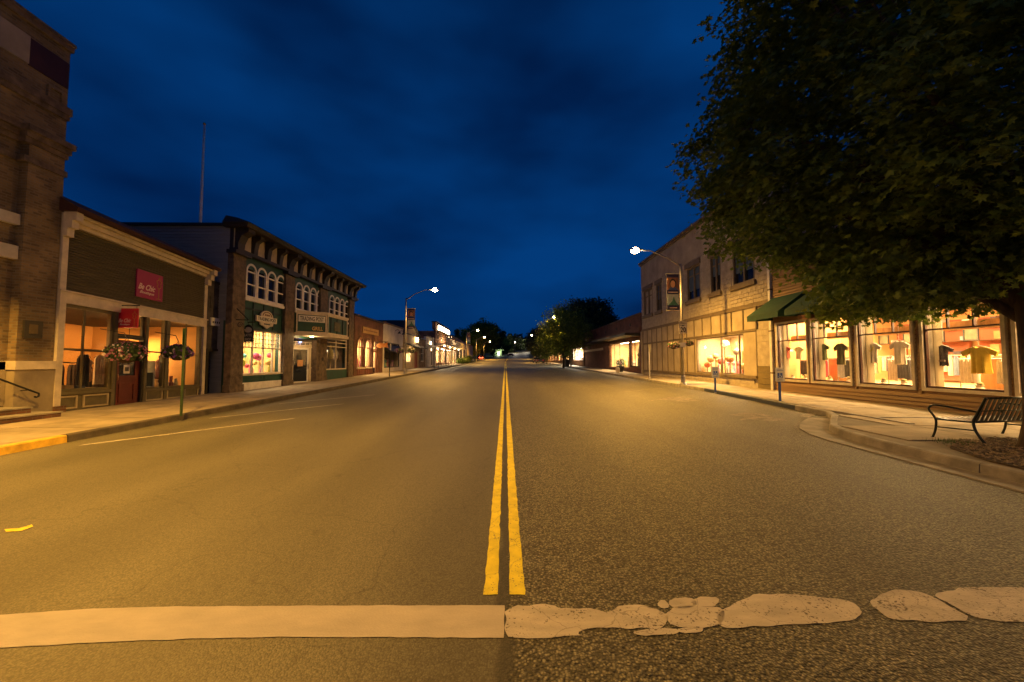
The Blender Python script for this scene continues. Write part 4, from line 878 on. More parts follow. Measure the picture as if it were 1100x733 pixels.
for k in range(nbk):
    u = U0 + .25 + (U1 - U0 - .5) * k / (nbk - 1); big = min(abs(u - (p[0] + p[1]) / 2) for p in pil) < .5; w_ = .24 if big else .15; dd = .66 if big else .5
    m = MB()
    prof = [(.06, vtop - .5), (dd, vtop - .5), (dd, vtop - .66), (dd * .55, vtop - .82), (.22, vcor + .42), (.2, vcor + .16), (.06, vcor + .16)]
    A = [B.p(u - w_, z, d) for d, z in prof]; C_ = [B.p(u + w_, z, d) for d, z in prof]; n = len(prof)
    m.add(A + C_, [tuple(range(n)), tuple(range(n, 2 * n))[::-1]] + [(i, (i + 1) % n, n + (i + 1) % n, n + i) for i in range(n)]); m.build('bracket', DKTRIM, tp)
# side wall facing down the street, clad in long pale boards
SW = Fac(-12.25, U0, -1, 0, -1)
if SW.n.y > 0: SW.n = -SW.n
m = MB(); m.box(-24, -12.56, U0 + .01, U1, vp0 + .28, vtop - .42); m.box(-24, -12.56, U0 + .01, U0 + .12, g0 - .2, vp0 + .28); m.box(-24, -12.56, U1 - .1, U1, g0 - .2, vp0 + .28); m.build('building_core', mat('grey_siding', (0, 0, 0)), tp)
for k in range(34):
    v = 3.6 + k * .138
    if v > vtop - .45: break
    m = MB(); m.hexa([SW.p(.12, v, -.01), SW.p(11.7, v, -.01), SW.p(11.7, v, .035), SW.p(.12, v, .035), SW.p(.12, v + .136, -.01), SW.p(11.7, v + .136, -.01), SW.p(11.7, v + .136, .008), SW.p(.12, v + .136, .008)]); m.build('clapboard', GREYS, tp)
m = MB(); SW.box(m, -.02, .12, 3.4, vtop - .42, -.01, .05); m.build('corner_board', DKTRIM, tp)
m = MB(); m.box(-24.2, -12.4, U0 - .12, U1, vtop - .42, vtop - .3); m.build('parapet_cap', DKTRIM, tp)
# display window of bright sweets and balloons
PAW = mat('display_back_wall', (.62, .42, .18), .9, .25, 1.5, .05, 10)
room(B, tp, swd[0] - .1, swd[1] + .1, vs0 - .05, vp0 + .2, 2.4, PAW, WHITE, WHITE, d0=-.31)
umid = B.ux(283, 2.2)
vtr = vv(262, 373)
pane_grid(B, tp, *swd, .04, .05, CREAM, us=[swd[0] + (swd[1] - swd[0]) * f_ for f_ in (.26, .52, .76)], vs=[vtr], fr=.07, th=.12)
gb = MB()
fo = bpy.data.objects.new('transom_grille', None); col.objects.link(fo); fo.parent = tp; fo.location = (0, 0, 0)
for k in range(13):
    u = swd[0] + .1 + (swd[1] - swd[0] - .2) * k / 12; m = MB(); B.box(m, u - .016, u + .016, vtr, vp0 - .05, -.03, .0); m.build('glazing_bar', CREAM, fo)
for k in (1, 2, 3):
    v = vtr + (vp0 - vtr) * k / 4; m = MB(); B.box(m, swd[0] + .06, swd[1] - .06, v - .012, v + .012, -.028, .003); m.build('glazing_bar', CREAM, fo)
m = MB(); B.box(m, swd[0], swd[1], g0 + .42, vs0 - .04, 0, .06)
m.build('bulkhead', GREENP, tp)
for k in range(2):
    a = swd[0] + .1 + k * (swd[1] - swd[0]) / 2; m = MB(); B.frame(m, a, a + (swd[1] - swd[0]) / 2 - .2, g0 + .5, vs0 - .1, .05, .06, .085); m.build('panel_moulding', GREENP, tp)
m = MB(); B.box(m, swd[0], swd[1], g0 - .1, g0 + .4, 0, .10); m.build('kickboard', WHITE, tp)
m = MB(); B.box(m, swd[0] - .02, swd[1] + .02, vs0 - .04, vs0 + .03, .001, .12); m.build('sill', CREAM, tp)
for (u, v0_) in ((swd[0], vp0),):
    for k in range(5): a = swd[0] + (swd[1] - swd[0]) * k / 4; m = MB(); B.box(m, a - .04, a + .04, vp0, vw0 - .17, .0, .035); m.build('batten', mat('black_green_paint', (.006, .022, .018), .5, .3, 3, .08, 40), tp)
    m = MB(); B.box(m, swd[0] - .02, swd[1] + .02, vp0 - .03, vp0 + .07, .0, .09); m.build('head_moulding', MATS['black_green_paint'], tp)
    m = MB(); B.box(m, swd[0] - .02, swd[1] + .02, (vp0 + vw0) / 2 + .2, (vp0 + vw0) / 2 + .27, .0, .04); m.build('batten', MATS['black_green_paint'], tp)
BALL = [(.8, .12, .2), (.75, .7, .1), (.1, .5, .2), (.8, .35, .55), (.15, .5, .6), (.75, .2, .45), (.8, .55, .2), (.5, .08, .2)]
BCN = ['red', 'yellow', 'green', 'pink', 'turquoise', 'rose', 'orange', 'dark red']
Ld = swd[1] - swd[0]
for k, (f_, h_, c_, r_) in enumerate([(.12, .62, 2, .13), (.30, .42, 1, .2), (.44, .66, 4, .1), (.57, .66, 7, .16), (.68, .64, 3, .13), (.78, .62, 5, .17), (.92, .70, 0, .13), (.08, .36, 3, .2), (.2, .7, 6, .12), (.88, .42, 6, .14), (.62, .4, 6, .12), (.5, .3, 0, .11)]):
    where = ['at the left end', 'left of centre', 'in the middle', 'right of centre', 'at the right end'][min(4, int(f_ * 5))]
    u = swd[0] + f_ * Ld; v = vs0 + (vtr - vs0) * (h_ * 1.05); d = -.45 - .15 * (k % 3)
    t_ = thing('paper_lantern', '%s ball hanging %s of the bright window, %s' % (BCN[c_], where, 'up high' if h_ > .6 else 'lower down'), 'ornament', B.p(u, v, d), 'ornaments in the bright display window')
    MB().ball(B.p(u, v, d), r_, 12, 8, (1, 1, 1.08)).build('globe', fabric(BALL[c_]), t_, smooth=True); m = MB(); m.tube([B.p(u, v + r_, d), B.p(u, vp0 + .2, d)], .005, 4); m.build('string', IRON, t_)
shk = [(.05, .0), (.18, .0), (.38, .0), (.55, .0), (.7, .0), (.85, .0)]
for k in range(9):
    u = swd[0] + .15 + k * (Ld - .3) / 8; h = (.45, .8, .35, .9, .5, .7, .4, .85, .55)[k]; c = BALL[(k * 3 + 1) % 8]; c = tuple(min(.8, x * .6 + .05) for x in c); m = MB(); d = -.5 - .3 * (k % 2)
    m.lathe(B.p(u, vs0 - .02, d), [(.08, 0), (.09, h * .3), (.07, h * .6), (.03, h * .75), (.05, h), (.02, h + .03)], 9); tag(m.build('gift_jar', fabric(c)), ['leftmost','second','third','fourth','middle','sixth','seventh','eighth','rightmost'][k] + ' tall jar on the floor of the bright display window, counting from the left', 'jar', 'jars in the bright display window')
t_ = thing('display_shelf', 'white shelf unit at the back of the bright display window', 'shelf', B.p(swd[0] + 1, vs0, -2.1))
for k in range(4): m = MB(); B.box(m, swd[0] + .2, swd[1] - .2, vs0 + .3 + k * .42, vs0 + .34 + k * .42, -2.3, -1.95); m.build('shelf', WOOD, t_)
for r_ in range(4):
    for k in range(14):
        u = swd[0] + .3 + k * (Ld - .6) / 13; c = BALL[rnd.randrange(8)]; m = MB(); B.box(m, u - .07, u + .07, vs0 + .345 + r_ * .42, vs0 + .5 + r_ * .42 + rnd.random() * .12, -2.2, -2.05); tag(m.build('gift_box', fabric(tuple(x * .7 for x in c))), '%s gift box on the %s shelf of the bright display window' % (['leftmost','second','third','fourth','fifth','sixth','seventh','eighth','ninth','tenth','eleventh','twelfth','thirteenth','rightmost'][k], ['lowest','second','third','top'][r_]), 'box', 'gift boxes on the shelves')
area('shop_ceiling_light', B.p((swd[0] + swd[1]) / 2, vp0 + .15, -1.1), 1.2, 3, 190, (1, .66, .32), (0, 0, 0), tp)
for k in range(3):
    u = swd[0] + .8 + k * (Ld - 1.6) / 2; m = MB(); B.box(m, u - .4, u + .4, vp0 + .12, vp0 + .16, -.8, -.5); m.build('light_strip', emis('shop_tube', (1, .86, .62), 14), tp)
# shield shaped trading sign over the window
su0, su1, sv0, sv1 = B.rect(272.5, 294.5, 334, 353.5, at=283)
um = (su0 + su1) / 2; hw = (su1 - su0) / 2; hm = (sv0 + sv1) / 2; hh = (sv1 - sv0) / 2
o = []
for t in range(0, 181, 15): o.append((um + .62 * hw * math.cos(math.radians(t)), hm + .30 * hh + .70 * hh * math.sin(math.radians(t))))
o += [(um - hw, hm + .34 * hh), (um - hw, hm - .28 * hh), (um - .66 * hw, hm - .3 * hh), (um - .6 * hw, hm - .62 * hh), (um - .3 * hw, hm - .72 * hh), (um, hm - hh), (um + .3 * hw, hm - .72 * hh), (um + .6 * hw, hm - .62 * hh), (um + .66 * hw, hm - .3 * hh), (um + hw, hm - .28 * hh), (um + hw, hm + .34 * hh)]
sh = thing('shield_sign', 'cream shield shaped shop sign with dark lettering above the bright display window', 'sign', B.p(um, sv0, .1))
m = MB(); B.prism(m, o, .06, .14); m.build('sign_board', CREAM, sh)
inn = [(um + (a - um) * 1.05, hm + (b - hm) * 1.05) for a, b in o]; m = MB(); B.prism(m, inn, .045, .075); m.build('sign_edge', BLACKP, sh)
m = MB(); B.box(m, um - hw * .97, um + hw * .97, hm - .24 * hh, hm + .30 * hh, .14, .15); m.build('name_band', mat('pale_sign_face', (.7, .66, .56), .6, .1, 3, 0, 1), sh)
text_mesh('TRADING POST', B, um - hw * .9, um + hw * .9, hm - .16 * hh, hm + .22 * hh, .15, BLACKP, sh)
m = MB(); ring = [(um + .42 * hw * math.cos(t), hm + .42 * hh + .42 * hh * math.sin(t)) for t in [math.pi * i / 8 for i in range(9)]]; m.tube([B.p(a, b, .145) for a, b in ring], .02, 5); m.build('sunburst_emblem', WOOD, sh)
for k in range(3): m = MB(); B.box(m, um - .22 * hw + k * .17 * hw, um - .1 * hw + k * .17 * hw, hm + .42 * hh, hm + .60 * hh, .14, .15); m.build('emblem_block', WOOD, sh)
m = MB(); B.box(m, um - .3 * hw, um + .3 * hw, hm - .55 * hh, hm - .42 * hh, .14, .146); m.build('illegible_line', BLACKP, sh)
# oval hanging sign at the corner pilaster
H = Fac(-12.0, pil[0][1] + .25, 1, 0, 1)
if H.n.y > 0: H.n = -H.n
q = H.rect(261.5, 272.5, 349, 367.5)
ho = thing('hanging_sign', 'black hanging coffee sign with a pale oval beside the bright display window', 'sign', H.p(q[0], q[2]))
m = MB(); H.box(m, q[0], q[1], q[2], q[2] + (q[3] - q[2]) * .62, -.03, .03); um2 = (q[0] + q[1]) / 2; rr = (q[1] - q[0]) / 2
H.prism(m, [(um2 + rr * math.cos(t), q[3] - (q[3] - q[2]) * .38 + (q[3] - q[2]) * .38 * math.sin(t)) for t in [math.pi * i / 10 for i in range(11)]], -.028, .028); m.build('sign_board', BLACKP, ho)
m = MB(); H.prism(m, [(um2 + rr * .72 * math.cos(t), q[3] - (q[3] - q[2]) * .3 + (q[3] - q[2]) * .16 * math.sin(t)) for t in [2 * math.pi * i / 16 for i in range(16)]], .03, .036); m.build('oval', CREAM, ho)
text_mesh('LATTE', H, q[0] + .06, q[1] - .06, q[2] + (q[3] - q[2]) * .32, q[2] + (q[3] - q[2]) * .47, .03, CREAM, ho); text_mesh('SHOP', H, q[0] + .1, q[1] - .1, q[2] + (q[3] - q[2]) * .08, q[2] + (q[3] - q[2]) * .23, .03, CREAM, ho)
m = MB(); z_ = q[3] + .12; m.tube([H.p(-.1, z_), H.p(q[1] + .05, z_)], .025, 6); m.tube([H.p(um2, z_), H.p(um2, q[3] - .02)], .012, 5); m.build('bracket', IRON, ho)
# iron scroll bracket on the corner pilaster
ib = thing('iron_bracket', 'old triangular iron bracket sticking out of the dark corner pilaster', 'bracket', (-12, pil[0][0], 3))
H2 = Fac(-12.03, pil[0][0] + .3, 1, 0, 1); q2 = H2.rect(247, 262, 329, 344)
m = MB(); m.tube([H2.p(-.15, q2[2] + .02), H2.p(.5, q2[2])], .022, 6); m.tube([H2.p(-.15, q2[3]), H2.p(.5, q2[2])], .018, 6); m.build('arm', IRON, ib)
m = MB(); m.tube([H2.p(.12 + .14 * math.cos(t) * (1 - t / 12), q2[2] - .22 + .14 * math.sin(t) * (1 - t / 12)) for t in [i * .5 for i in range(16)]], .012, 5); m.build('scroll', IRON, ib)
# entrance: angled door screen set back under the marquee
room(B, tp, ent[0], ent[1], ent[2], ent[3], 2.6, PLASTER, CONC, CREAM, d0=-.31)
A0, A1 = Vector((-12.95, B.ux(315.5, 2) + .9, 0)), Vector((-12.3, pil[2][0] + .3, 0)); dv_ = (A1 - A0)
E = Fac(A0.x, A0.y, dv_.x, dv_.y, 1)
if E.n.x < 0: E.n = -E.n
Lw = dv_.length; ev = ent[3] - .35; hd = g0 + 2.25
q3 = (0, Lw)
fm = E; dw = Lw * .68
trm = pane_grid(E, tp, .0, Lw, hd + .12, ev + .2, .03, .045, CREAM, nu=6, nv=2, fr=.07, gl=DARKG)
m = MB(); E.frame(m, 0.0, dw, g0 + .02, hd + .1, .1, -.03, .06); m.build('door_frame', CREAM, tp)
m = MB(); E.frame(m, .12, dw - .12, g0 + .06, hd, .11, -.01, .035); do = m.build('door', WHITE, tp); m = MB(); E.box(m, .2, dw - .2, g0 + .15, hd - .1, .0, .01); m.build('pane', DARKG, do)
m = MB(); E.box(m, dw * .36, dw * .64, g0 + 1.1, g0 + 1.5, .012, .02); m.build('door_notice', mat('tan_notice', (.55, .3, .14), .8, .3, 14, 0, 1), do); m = MB(); m.tube([E.p(dw - .17, g0 + .95, .06), E.p(dw - .17, g0 + 1.25, .06)], .016, 6); m.build('door_handle', STEEL, do)
m = MB(); E.box(m, dw, Lw, g0 + .0, g0 + .95, -.03, .03); E.frame(m, dw, Lw, g0 + .95, hd + .1, .08, -.03, .05); slo = m.build('sidelight', CREAM, tp); m = MB(); E.box(m, dw + .07, Lw - .07, g0 + 1.0, hd, .0, .01); m.build('pane', DARKG, slo)
MB().ball(E.p(Lw * .30, hd + .35, -.08 + .16), .035, 8, 6).build('indicator_light', emis('blue_led', (.15, .3, 1), 30), tp, smooth=True)
m = MB(); B.box(m, pil[2][0] - .3, pil[2][0] - .002, g0 - .1, ent[3], -.2, .12); m.build('stone_pier', STONE, tp)
m = MB(); m.lathe(B.p(pil[2][0] - .5, g0 + 1.55, .13), [(.12, 0)], 8) if False else B.prism(m, [(pil[2][0] + .45 + .13 * math.cos(t), g0 + 1.55 + .13 * math.sin(t)) for t in [i * .785 for i in range(8)]], .18, .21); m.build('round_plaque', DKTRIM, tp)
# right window
room(B, tp, rw[0] - .1, rw[1] + .1, rw[2] - .05, rw[3] + .1, 2.0, mat('dim_interior', (.25, .2, .15), .9, .3, 2, .05, 10), WOOD, WHITE, d0=-.31)
vrt = rw[2] + (rw[3] - rw[2]) * .74
pane_grid(B, tp, *rw, .04, .06, CREAM, us=[rw[0] + (rw[1] - rw[0]) * .48], vs=[vrt, vrt + (rw[3] - vrt) * .5], fr=.09, th=.1)
m = MB(); B.box(m, rw[0], rw[1], g0 + .15, rw[2] - .03, 0, .06); m.build('bulkhead', GREENP, tp); m = MB(); B.box(m, rw[0], rw[1], g0 - .1, g0 + .14, 0, .1); m.build('kickboard', WHITE, tp)
for k, (f_, c_) in enumerate([(.12, (.3, .3, .32)), (.34, (.5, .45, .4)), (.62, (.6, .5, .3)), (.85, (.25, .25, .28))]):
    u = rw[0] + f_ * (rw[1] - rw[0]); m = MB(); m.lathe(B.p(u, rw[2] + .02, -.6), [(.16, 0), (.05, .05), (.05, .7), (.2, .8), (.24, 1.15), (.16, 1.4), (.06, 1.5), (.09, 1.7), (.02, 1.8)], 10)
    tag(m.build('dress_form', fabric(c_), smooth=True), ['dim grey dress form at the left of', 'pale dress form left of the bar in', 'cream dress form right of the bar in', 'grey dress form at the right of'][k] + ' the white window past the green shop door', 'dress form', 'dress forms in the far green shop window')
t_ = thing('wall_lamp', 'round cream lamp glowing inside the white framed window of the green shop', 'lamp', B.p(rw[0] + .6 * (rw[1] - rw[0]), vrt - .3, -.9)); bulb(B, t_, rw[0] + .62 * (rw[1] - rw[0]), vrt - .3, -.9, 14, (1, .7, .4), .12, m=emis('soft_globe', (1, .78, .5), 2.2))
# marquee: green box with two lit faces
zt_, zb_ = vv(316.6, 333.5), vv(316.6, 360)
cx0, cy0 = -10.75 + -.1, B.ux(316.6, 4); pc = at_x(351.5, 337, -10.9); plan = [(-12.2, cy0), (-10.9, pc.y), (-10.9, pc.y + 3.1), (-12.2, pc.y + 4.1)]
mq = thing('marquee', 'black and cream projecting marquee board over the green shop entrance', 'marquee', (-12.2, cy0 + 2, zb_))
m = MB(); m.prism([(x, y, zb_ + .12) for x, y in plan], (0, 0, zt_ - zb_ - .24)); m.build('marquee_body', GREENP, mq)
def offs(k): return [(plan[0][0], plan[0][1] - k), (plan[1][0] + k, plan[1][1] - k * .6), (plan[2][0] + k, plan[2][1] + k * .6), (plan[3][0], plan[3][1] + k)]
m = MB(); m.prism([(x, y, zb_ - .02) for x, y in offs(.10)], (0, 0, .18)); m.build('lower_trim', CREAM, mq)
m = MB(); m.prism([(x, y, zt_ - .14) for x, y in offs(.08)], (0, 0, .15)); m.build('upper_trim', CREAM, mq)
M1 = Fac(plan[0][0], plan[0][1], plan[1][0] - plan[0][0], plan[1][1] - plan[0][1], 1)
if M1.n.y > 0: M1.n = -M1.n
L1 = (Vector(plan[1]) - Vector(plan[0])).length
M2 = Fac(plan[1][0], plan[1][1], 0, 1, 1); L2 = 3.1
for F_, LL in ((M1, L1), (M2, L2)):
    m = MB(); F_.frame(m, 0.02, LL - .02, zb_ + .16, zt_ - .14, .07, 0, .05); m.build('face_frame', CREAM, mq)
PALE = WHITE
hq = zt_ - zb_
m = MB(); M1.box(m, .14, L1 - .12, zt_ - hq * .44, zt_ - hq * .18, .01, .04); m.build('name_board', PALE, mq)
text_mesh('TRADING POST', M1, .22, L1 - .2, zt_ - hq * .40, zt_ - hq * .22, .04, BLACKP, mq)
text_mesh('GRILL', M1, L1 * .52, L1 * .86, zb_ + hq * .22, zb_ + hq * .38, .01, mat('amber_lettering', (.75, .5, .2), .5, .1, 3, 0, 1), mq)
for k in range(3): m = MB(); M2.box(m, .5 + k * .9, .56 + k * .9, zb_ + .2, zt_ - .2, .0, .03); m.build('face_bar', CREAM if k == 3 else DKTRIM, mq)
m = MB(); M2.box(m, 1.0, 1.9, zb_ + .4, zt_ - .45, .01, .03); m.build('face_panel', mat('dim_poster', (.12, .11, .06), .7, .5, 5, 0, 1), mq)
t_ = thing('entrance_lamp', 'small round soffit lamp under the green shop marquee', 'lamp', (-11.7, pc.y - .4, zb_)); m = MB(); m.lathe((-11.7, pc.y - .2, zb_ - .08), [(.1, 0), (.12, .05), (.12, .06)], 10); m.build('lamp_lens', emis('warm_lens', (1, .7, .35), 10), t_); point('soffit_light', (-11.7, pc.y - .2, zb_ - .16), 55, (1, .62, .26), .08, t_)
# flagpole behind the parapet
fp = Fac(-15.2, 0, 0, 1, 1); pa = at_x(214, 268, -15.2); pb = at_x(222.5, 137, -15.2)
t_ = thing('flagpole', 'tall thin bare flagpole rising behind the roof of the boutique', 'flagpole', (pa.x, pa.y, 5.5)); m = MB(); m.tube([(pa.x, pa.y, 4.5), (pa.x, pa.y, pb.z)], [.085, .045], 8); m.build('pole', WHITE, t_, smooth=True); MB().ball((pa.x, pa.y, pb.z + .06), .07, 8, 6).build('finial', GOLDL, t_, smooth=True)

# ---------------------------------------------------------------- smaller shops further down the left side
def shell(F, root, u0, u1, h, wm, holes, deep=9, g=None, core=None, zr=None, cap=DKTRIM):
    """front wall with openings, upper body and side walls, parapet cap"""
    g = G((F.o.y + u0)) if g is None else g
    m = MB(); F.wall(m, u0, u1, g - .1, h, holes, -.3, 0); m.build('wall', wm, root)
    zr = zr or max([k[3] for k in holes] + [g + 3]) + .25
    m = MB(); F.box(m, u0, u1, zr, h - .3, -deep, -.3); F.box(m, u0, u0 + .15, g - .1, zr, -deep, -.3); F.box(m, u1 - .15, u1, g - .1, zr, -deep, -.3); F.box(m, u0, u1, g - .1, zr, -deep, -deep + .15); m.build('building_body', core or wm, root)
    m = MB(); F.box(m, u0 - .03, u1 + .03, h, h + .14, -.4, .1); m.build('coping', cap, root)
def lit(F, root, u0, u1, v0, v1, deep, wm, power, colr=(1, .64, .30), strip=True):
    room(F, root, u0 - .1, u1 + .1, v0 - .06, v1 + .12, deep, wm, WOOD, WHITE, d0=-.31)
    mid = F.p((u0 + u1) / 2, v1 + .08, -deep * .45); area('shop_ceiling_light', mid, .9, max(.6, (u1 - u0) * .7), power, colr, (0, 0, 0), root)
    if strip: m = MB(); F.box(m, u0 + .2, u1 - .2, v1 + .05, v1 + .09, -deep * .45 - .1, -deep * .45 + .1); m.build('light_strip', emis('shop_tube', (1, .86, .62), 14), root)
ORD = ['nearest', 'second nearest', 'third', 'fourth', 'fifth', 'sixth', 'seventh', 'eighth', 'ninth', 'tenth', 'eleventh', 'twelfth', 'thirteenth', 'fourteenth', 'fifteenth', 'farthest']
def goods(F, u0, u1, v0, d, n, label, group, hmax=1.1, pal=BALL, cat='goods', tone=.6):
    for k in range(n):
        u = u0 + (u1 - u0) * (k + .5) / n; h = rnd.uniform(.4, 1) * hmax; w_ = (u1 - u0) / n * .36; c = tuple(min(.8, x * tone + .12) for x in pal[rnd.randrange(len(pal))]); m = MB(); dd = d - .25 * (k % 2)
        if k % 3 == 0: m.lathe(F.p(u, v0, dd), [(w_, 0), (w_ * .9, h * .4), (w_ * .4, h * .6), (w_ * .8, h * .8), (w_ * .3, h)], 8)
        elif k % 3 == 1: F.box(m, u - w_, u + w_, v0, v0 + h * .7, dd - .2, dd); F.box(m, u - w_ * .6, u + w_ * .6, v0 + h * .7, v0 + h, dd - .15, dd - .04)
        else: m.lathe(F.p(u, v0, dd), [(w_ * .8, 0), (w_, h * .1), (w_ * .25, h * .3), (w_ * .3, h * .6), (w_, h * .75), (w_ * .2, h)], 8)
        tag(m.build('display_item', fabric(c)), (ORD[k] if k < n - 1 else 'farthest') + (' bottle' if k % 3 == 0 else (' boxed' if k % 3 == 1 else ' vase')) + ' ' + label, cat, group)
B = Fac(-12.25, 0, 0, 1, 1)
# brick shop with arched windows
u0, u1 = B.ux(380, 2) + .03, B.ux(411, 2); h = 5.55; g = G(35) + .1
root = thing('brick_shop', 'low red brick shop with two glowing arched windows and a gold sign band', 'shop', (-12.25, (u0 + u1) / 2, g))
arcs = [(B.ux(383.7, 2.5), B.ux(391, 2.5)), (B.ux(392.6, 2.5), B.ux(399.2, 2.5)), (B.ux(401.3, 2.5), B.ux(405.8, 2.5))]
vt_, vb_ = vv(384, 362), vv(384, 395)
holes = [(a, b, vb_ if k < 2 else g, vt_) for k, (a, b) in enumerate(arcs)]
shell(B, root, u0, u1, h, REDB, holes, g=g)
lit(B, root, arcs[0][0], arcs[2][1], vb_, vt_, 2.2, mat('glow_back_wall', (.8, .62, .36), .9, .2, 2, 0, 1), 420)
for k, (a, b) in enumerate(arcs):
    r = (b - a) / 2; um = (a + b) / 2; cy = vt_ - r
    for side in (0, 1):
        ar = [(um + r * math.cos(t), cy + r * math.sin(t)) for t in [math.pi * i / 12 for i in range(13)]]; ar = ar[:7] if side == 0 else ar[6:]
        m = MB(); B.prism(m, ([(b + .02, vt_ + .01), (um, vt_ + .01)] + ar[::-1] + [(b + .02, cy)]) if side == 0 else ([(a - .02, vt_ + .01), (a - .02, cy)] + ar[::-1] + [(um, vt_ + .01)]), -.25, -.01); m.build('spandrel', REDB, root)
    m = MB()
    for i in range(9):
        t0, t1 = math.pi * i / 9 + .02, math.pi * (i + 1) / 9 - .02; m2 = MB(); B.prism(m2, [(um + q_ * math.cos(t), cy + q_ * math.sin(t)) for q_, t in ((r, t0), (r, t1), (r + .22, t1), (r + .22, t0))], -.01, .03); m2.build('arch_brick', BROWNB, root)
    lo = vb_ if k < 2 else g + 2.3
    m = MB(); B.frame(m, a, b, lo, cy, .07, -.2, -.12); fo = m.build('window_frame', WOOD, root); m = MB(); B.box(m, a + .05, b - .05, lo + .05, vt_ - .03, -.17, -.16); m.build('pane', GLASS, fo)
    if k < 2:
        m = MB(); B.box(m, um - .03, um + .03, lo, vt_, -.15, -.1); m.build('glazing_bar', WOOD, fo)
        m = MB(); B.box(m, a - .05, b + .05, vb_ - .12, vb_, 0, .1); m.build('sill', CREAM, root)
        for j in range(3): m = MB(); B.box(m, a + .05 + j * (b - a) / 3, a - .05 + (j + 1) * (b - a) / 3, g + .1, vb_ - .2, 0, .04); m.build('kick_panel', mat('red_brown_paint', (.14, .04, .02), .6, .3, 3, .1, 30), root)
a, b = arcs[2]; m = MB(); B.frame(m, a + .02, b - .02, g, g + 2.25, .14, -.16, -.1); do = m.build('door', WOOD, root); m = MB(); B.box(m, a + .15, b - .15, g + .3, g + 2.1, -.14, -.13); m.build('pane', GLASS, do)
q = B.rect(389, 406, 350.8, 357.5); m = MB(); B.box(m, q[0], q[1], q[2], q[3], .0, .08); sb_ = m.build('sign_board', mat('old_gold_board', (.36, .22, .07), .6, .3, 2, .05, 20), root)
for k in range(9): m = MB(); u = q[0] + .3 + k * (q[1] - q[0] - .6) / 9; B.box(m, u, u + .28, q[2] + .2, q[3] - .2, .08, .09); m.build('illegible_lettering', WOOD, sb_)
goods(B, arcs[0][0] + .1, arcs[1][1] - .1, vb_, -.6, 9, 'item behind the arched windows of the brick shop', 'goods in the brick shop windows', 1.2)
t_ = thing('fish_sign', 'carved orange wooden sign sticking out from the brick shop front', 'sign', B.p(u1 - .6, 3.2, .4)); Hs = Fac(-12.2, B.ux(404, 3.3), 1, 0, 1)
m = MB(); pts = [(.0, 3.35), (.3, 3.55), (.7, 3.5), (1.05, 3.6), (1.0, 3.3), (1.1, 3.1), (.7, 3.15), (.35, 3.05), (.05, 3.15)]; Hs.prism(m, pts, -.05, .05); m.build('carved_board', mat('orange_wood', (.55, .22, .05), .6, .3, 5, .1, 20), t_); m = MB(); m.tube([Hs.p(-.1, 3.7), Hs.p(1.1, 3.7)], .02, 5); m.build('bracket', IRON, t_)
# white plastered shop
u0, u1 = B.ux(411.3, 2), B.ux(432.5, 2); root = thing('white_shop', 'white plastered shop with one wide dark window and two gooseneck lamps', 'shop', (-12.25, (u0 + u1) / 2, g)); h = 5.65; g = G(44) + .1
w_ = B.rect(412.8, 429, 368.5, 395, at=420); shell(B, root, u0, u1, h, mat('white_plaster', (.6, .56, .5), .85, .2, 1, .1, 20), [w_], g=g, cap=WOOD)
room(B, root, w_[0] - .1, w_[1] + .1, w_[2] - .05, w_[3] + .1, 2.2, MATS['dim_interior'], WOOD, WHITE, d0=-.31)
pane_grid(B, root, *w_, -.03, .06, BLACKP, us=[w_[0] + (w_[1] - w_[0]) * f for f in (.33, .66)], vs=[w_[2] + (w_[3] - w_[2]) * .62], fr=.1, th=.1)
m = MB(); m.hexa([B.p(w_[0], w_[3] - .9, 0), B.p(w_[1], w_[3] - .9, 0), B.p(w_[1], w_[3] - .95, .5), B.p(w_[0], w_[3] - .95, .5), B.p(w_[0], w_[3] - .25, 0), B.p(w_[1], w_[3] - .25, 0), B.p(w_[1], w_[3] - .9, .52), B.p(w_[0], w_[3] - .9, .52)]); m.build('awning', BLACKP, root)
goods(B, w_[0] + .3, w_[1] - .3, w_[2], -.6, 7, 'item in the wide dark window of the white shop', 'goods in the white shop window', 1.0)
for k, x in enumerate((424.6, 429)):
    u = B.ux(x, 4.7); v = 5.1; t_ = thing('gooseneck_lamp', ['left', 'right'][k] + ' one of two dark gooseneck lamps on the white shop front', 'lamp', B.p(u, v, .3), 'gooseneck lamps on the white shop')
    m = MB(); m.tube([B.p(u, v + .1, 0), B.p(u, v + .25, .2), B.p(u, v + .2, .4), B.p(u, v, .45)], .025, 6); m.build('arm', IRON, t_); m = MB(); m.lathe(B.p(u, v - .2, .45), [(.2, 0), (.16, .08), (.05, .2)], 10); m.build('lamp_shade', IRON, t_)
# small gabled shop with a lean-to awning and a glowing wall lamp
u0, u1 = B.ux(433.5, 2), B.ux(450, 2); h = 5.2; g = G(52) + .1; YPL = mat('warm_plaster', (.5, .38, .22), .85, .2, 1, .1, 20)
root = thing('gabled_shop', 'small tan gabled shop with a dark lean-to awning and lit window', 'shop', (-12.25, (u0 + u1) / 2, g))
w_ = B.rect(434.2, 441, 379, 389.5, at=438); dr_ = (B.ux(445.3, 2), B.ux(449, 2), g, g + 2.3); shell(B, root, u0, u1, h, YPL, [w_, dr_], g=g, zr=4.4)
m = MB(); B.prism(m, [(u0, h), (u1, h), ((u0 + u1) / 2 - 1, h + 1.7)], -6, -.02); m.build('gable', YPL, root)
m = MB(); um = (u0 + u1) / 2 - 1
for (a, b) in (((u0 - .2, h - .05), (um, h + 1.8)), ((um, h + 1.8), (u1 + .2, h - .05))): B.prism(m, [a, b, (b[0], b[1] + .14), (a[0], a[1] + .14)], -6.1, .25)
m.build('roof', ROOFD, root)
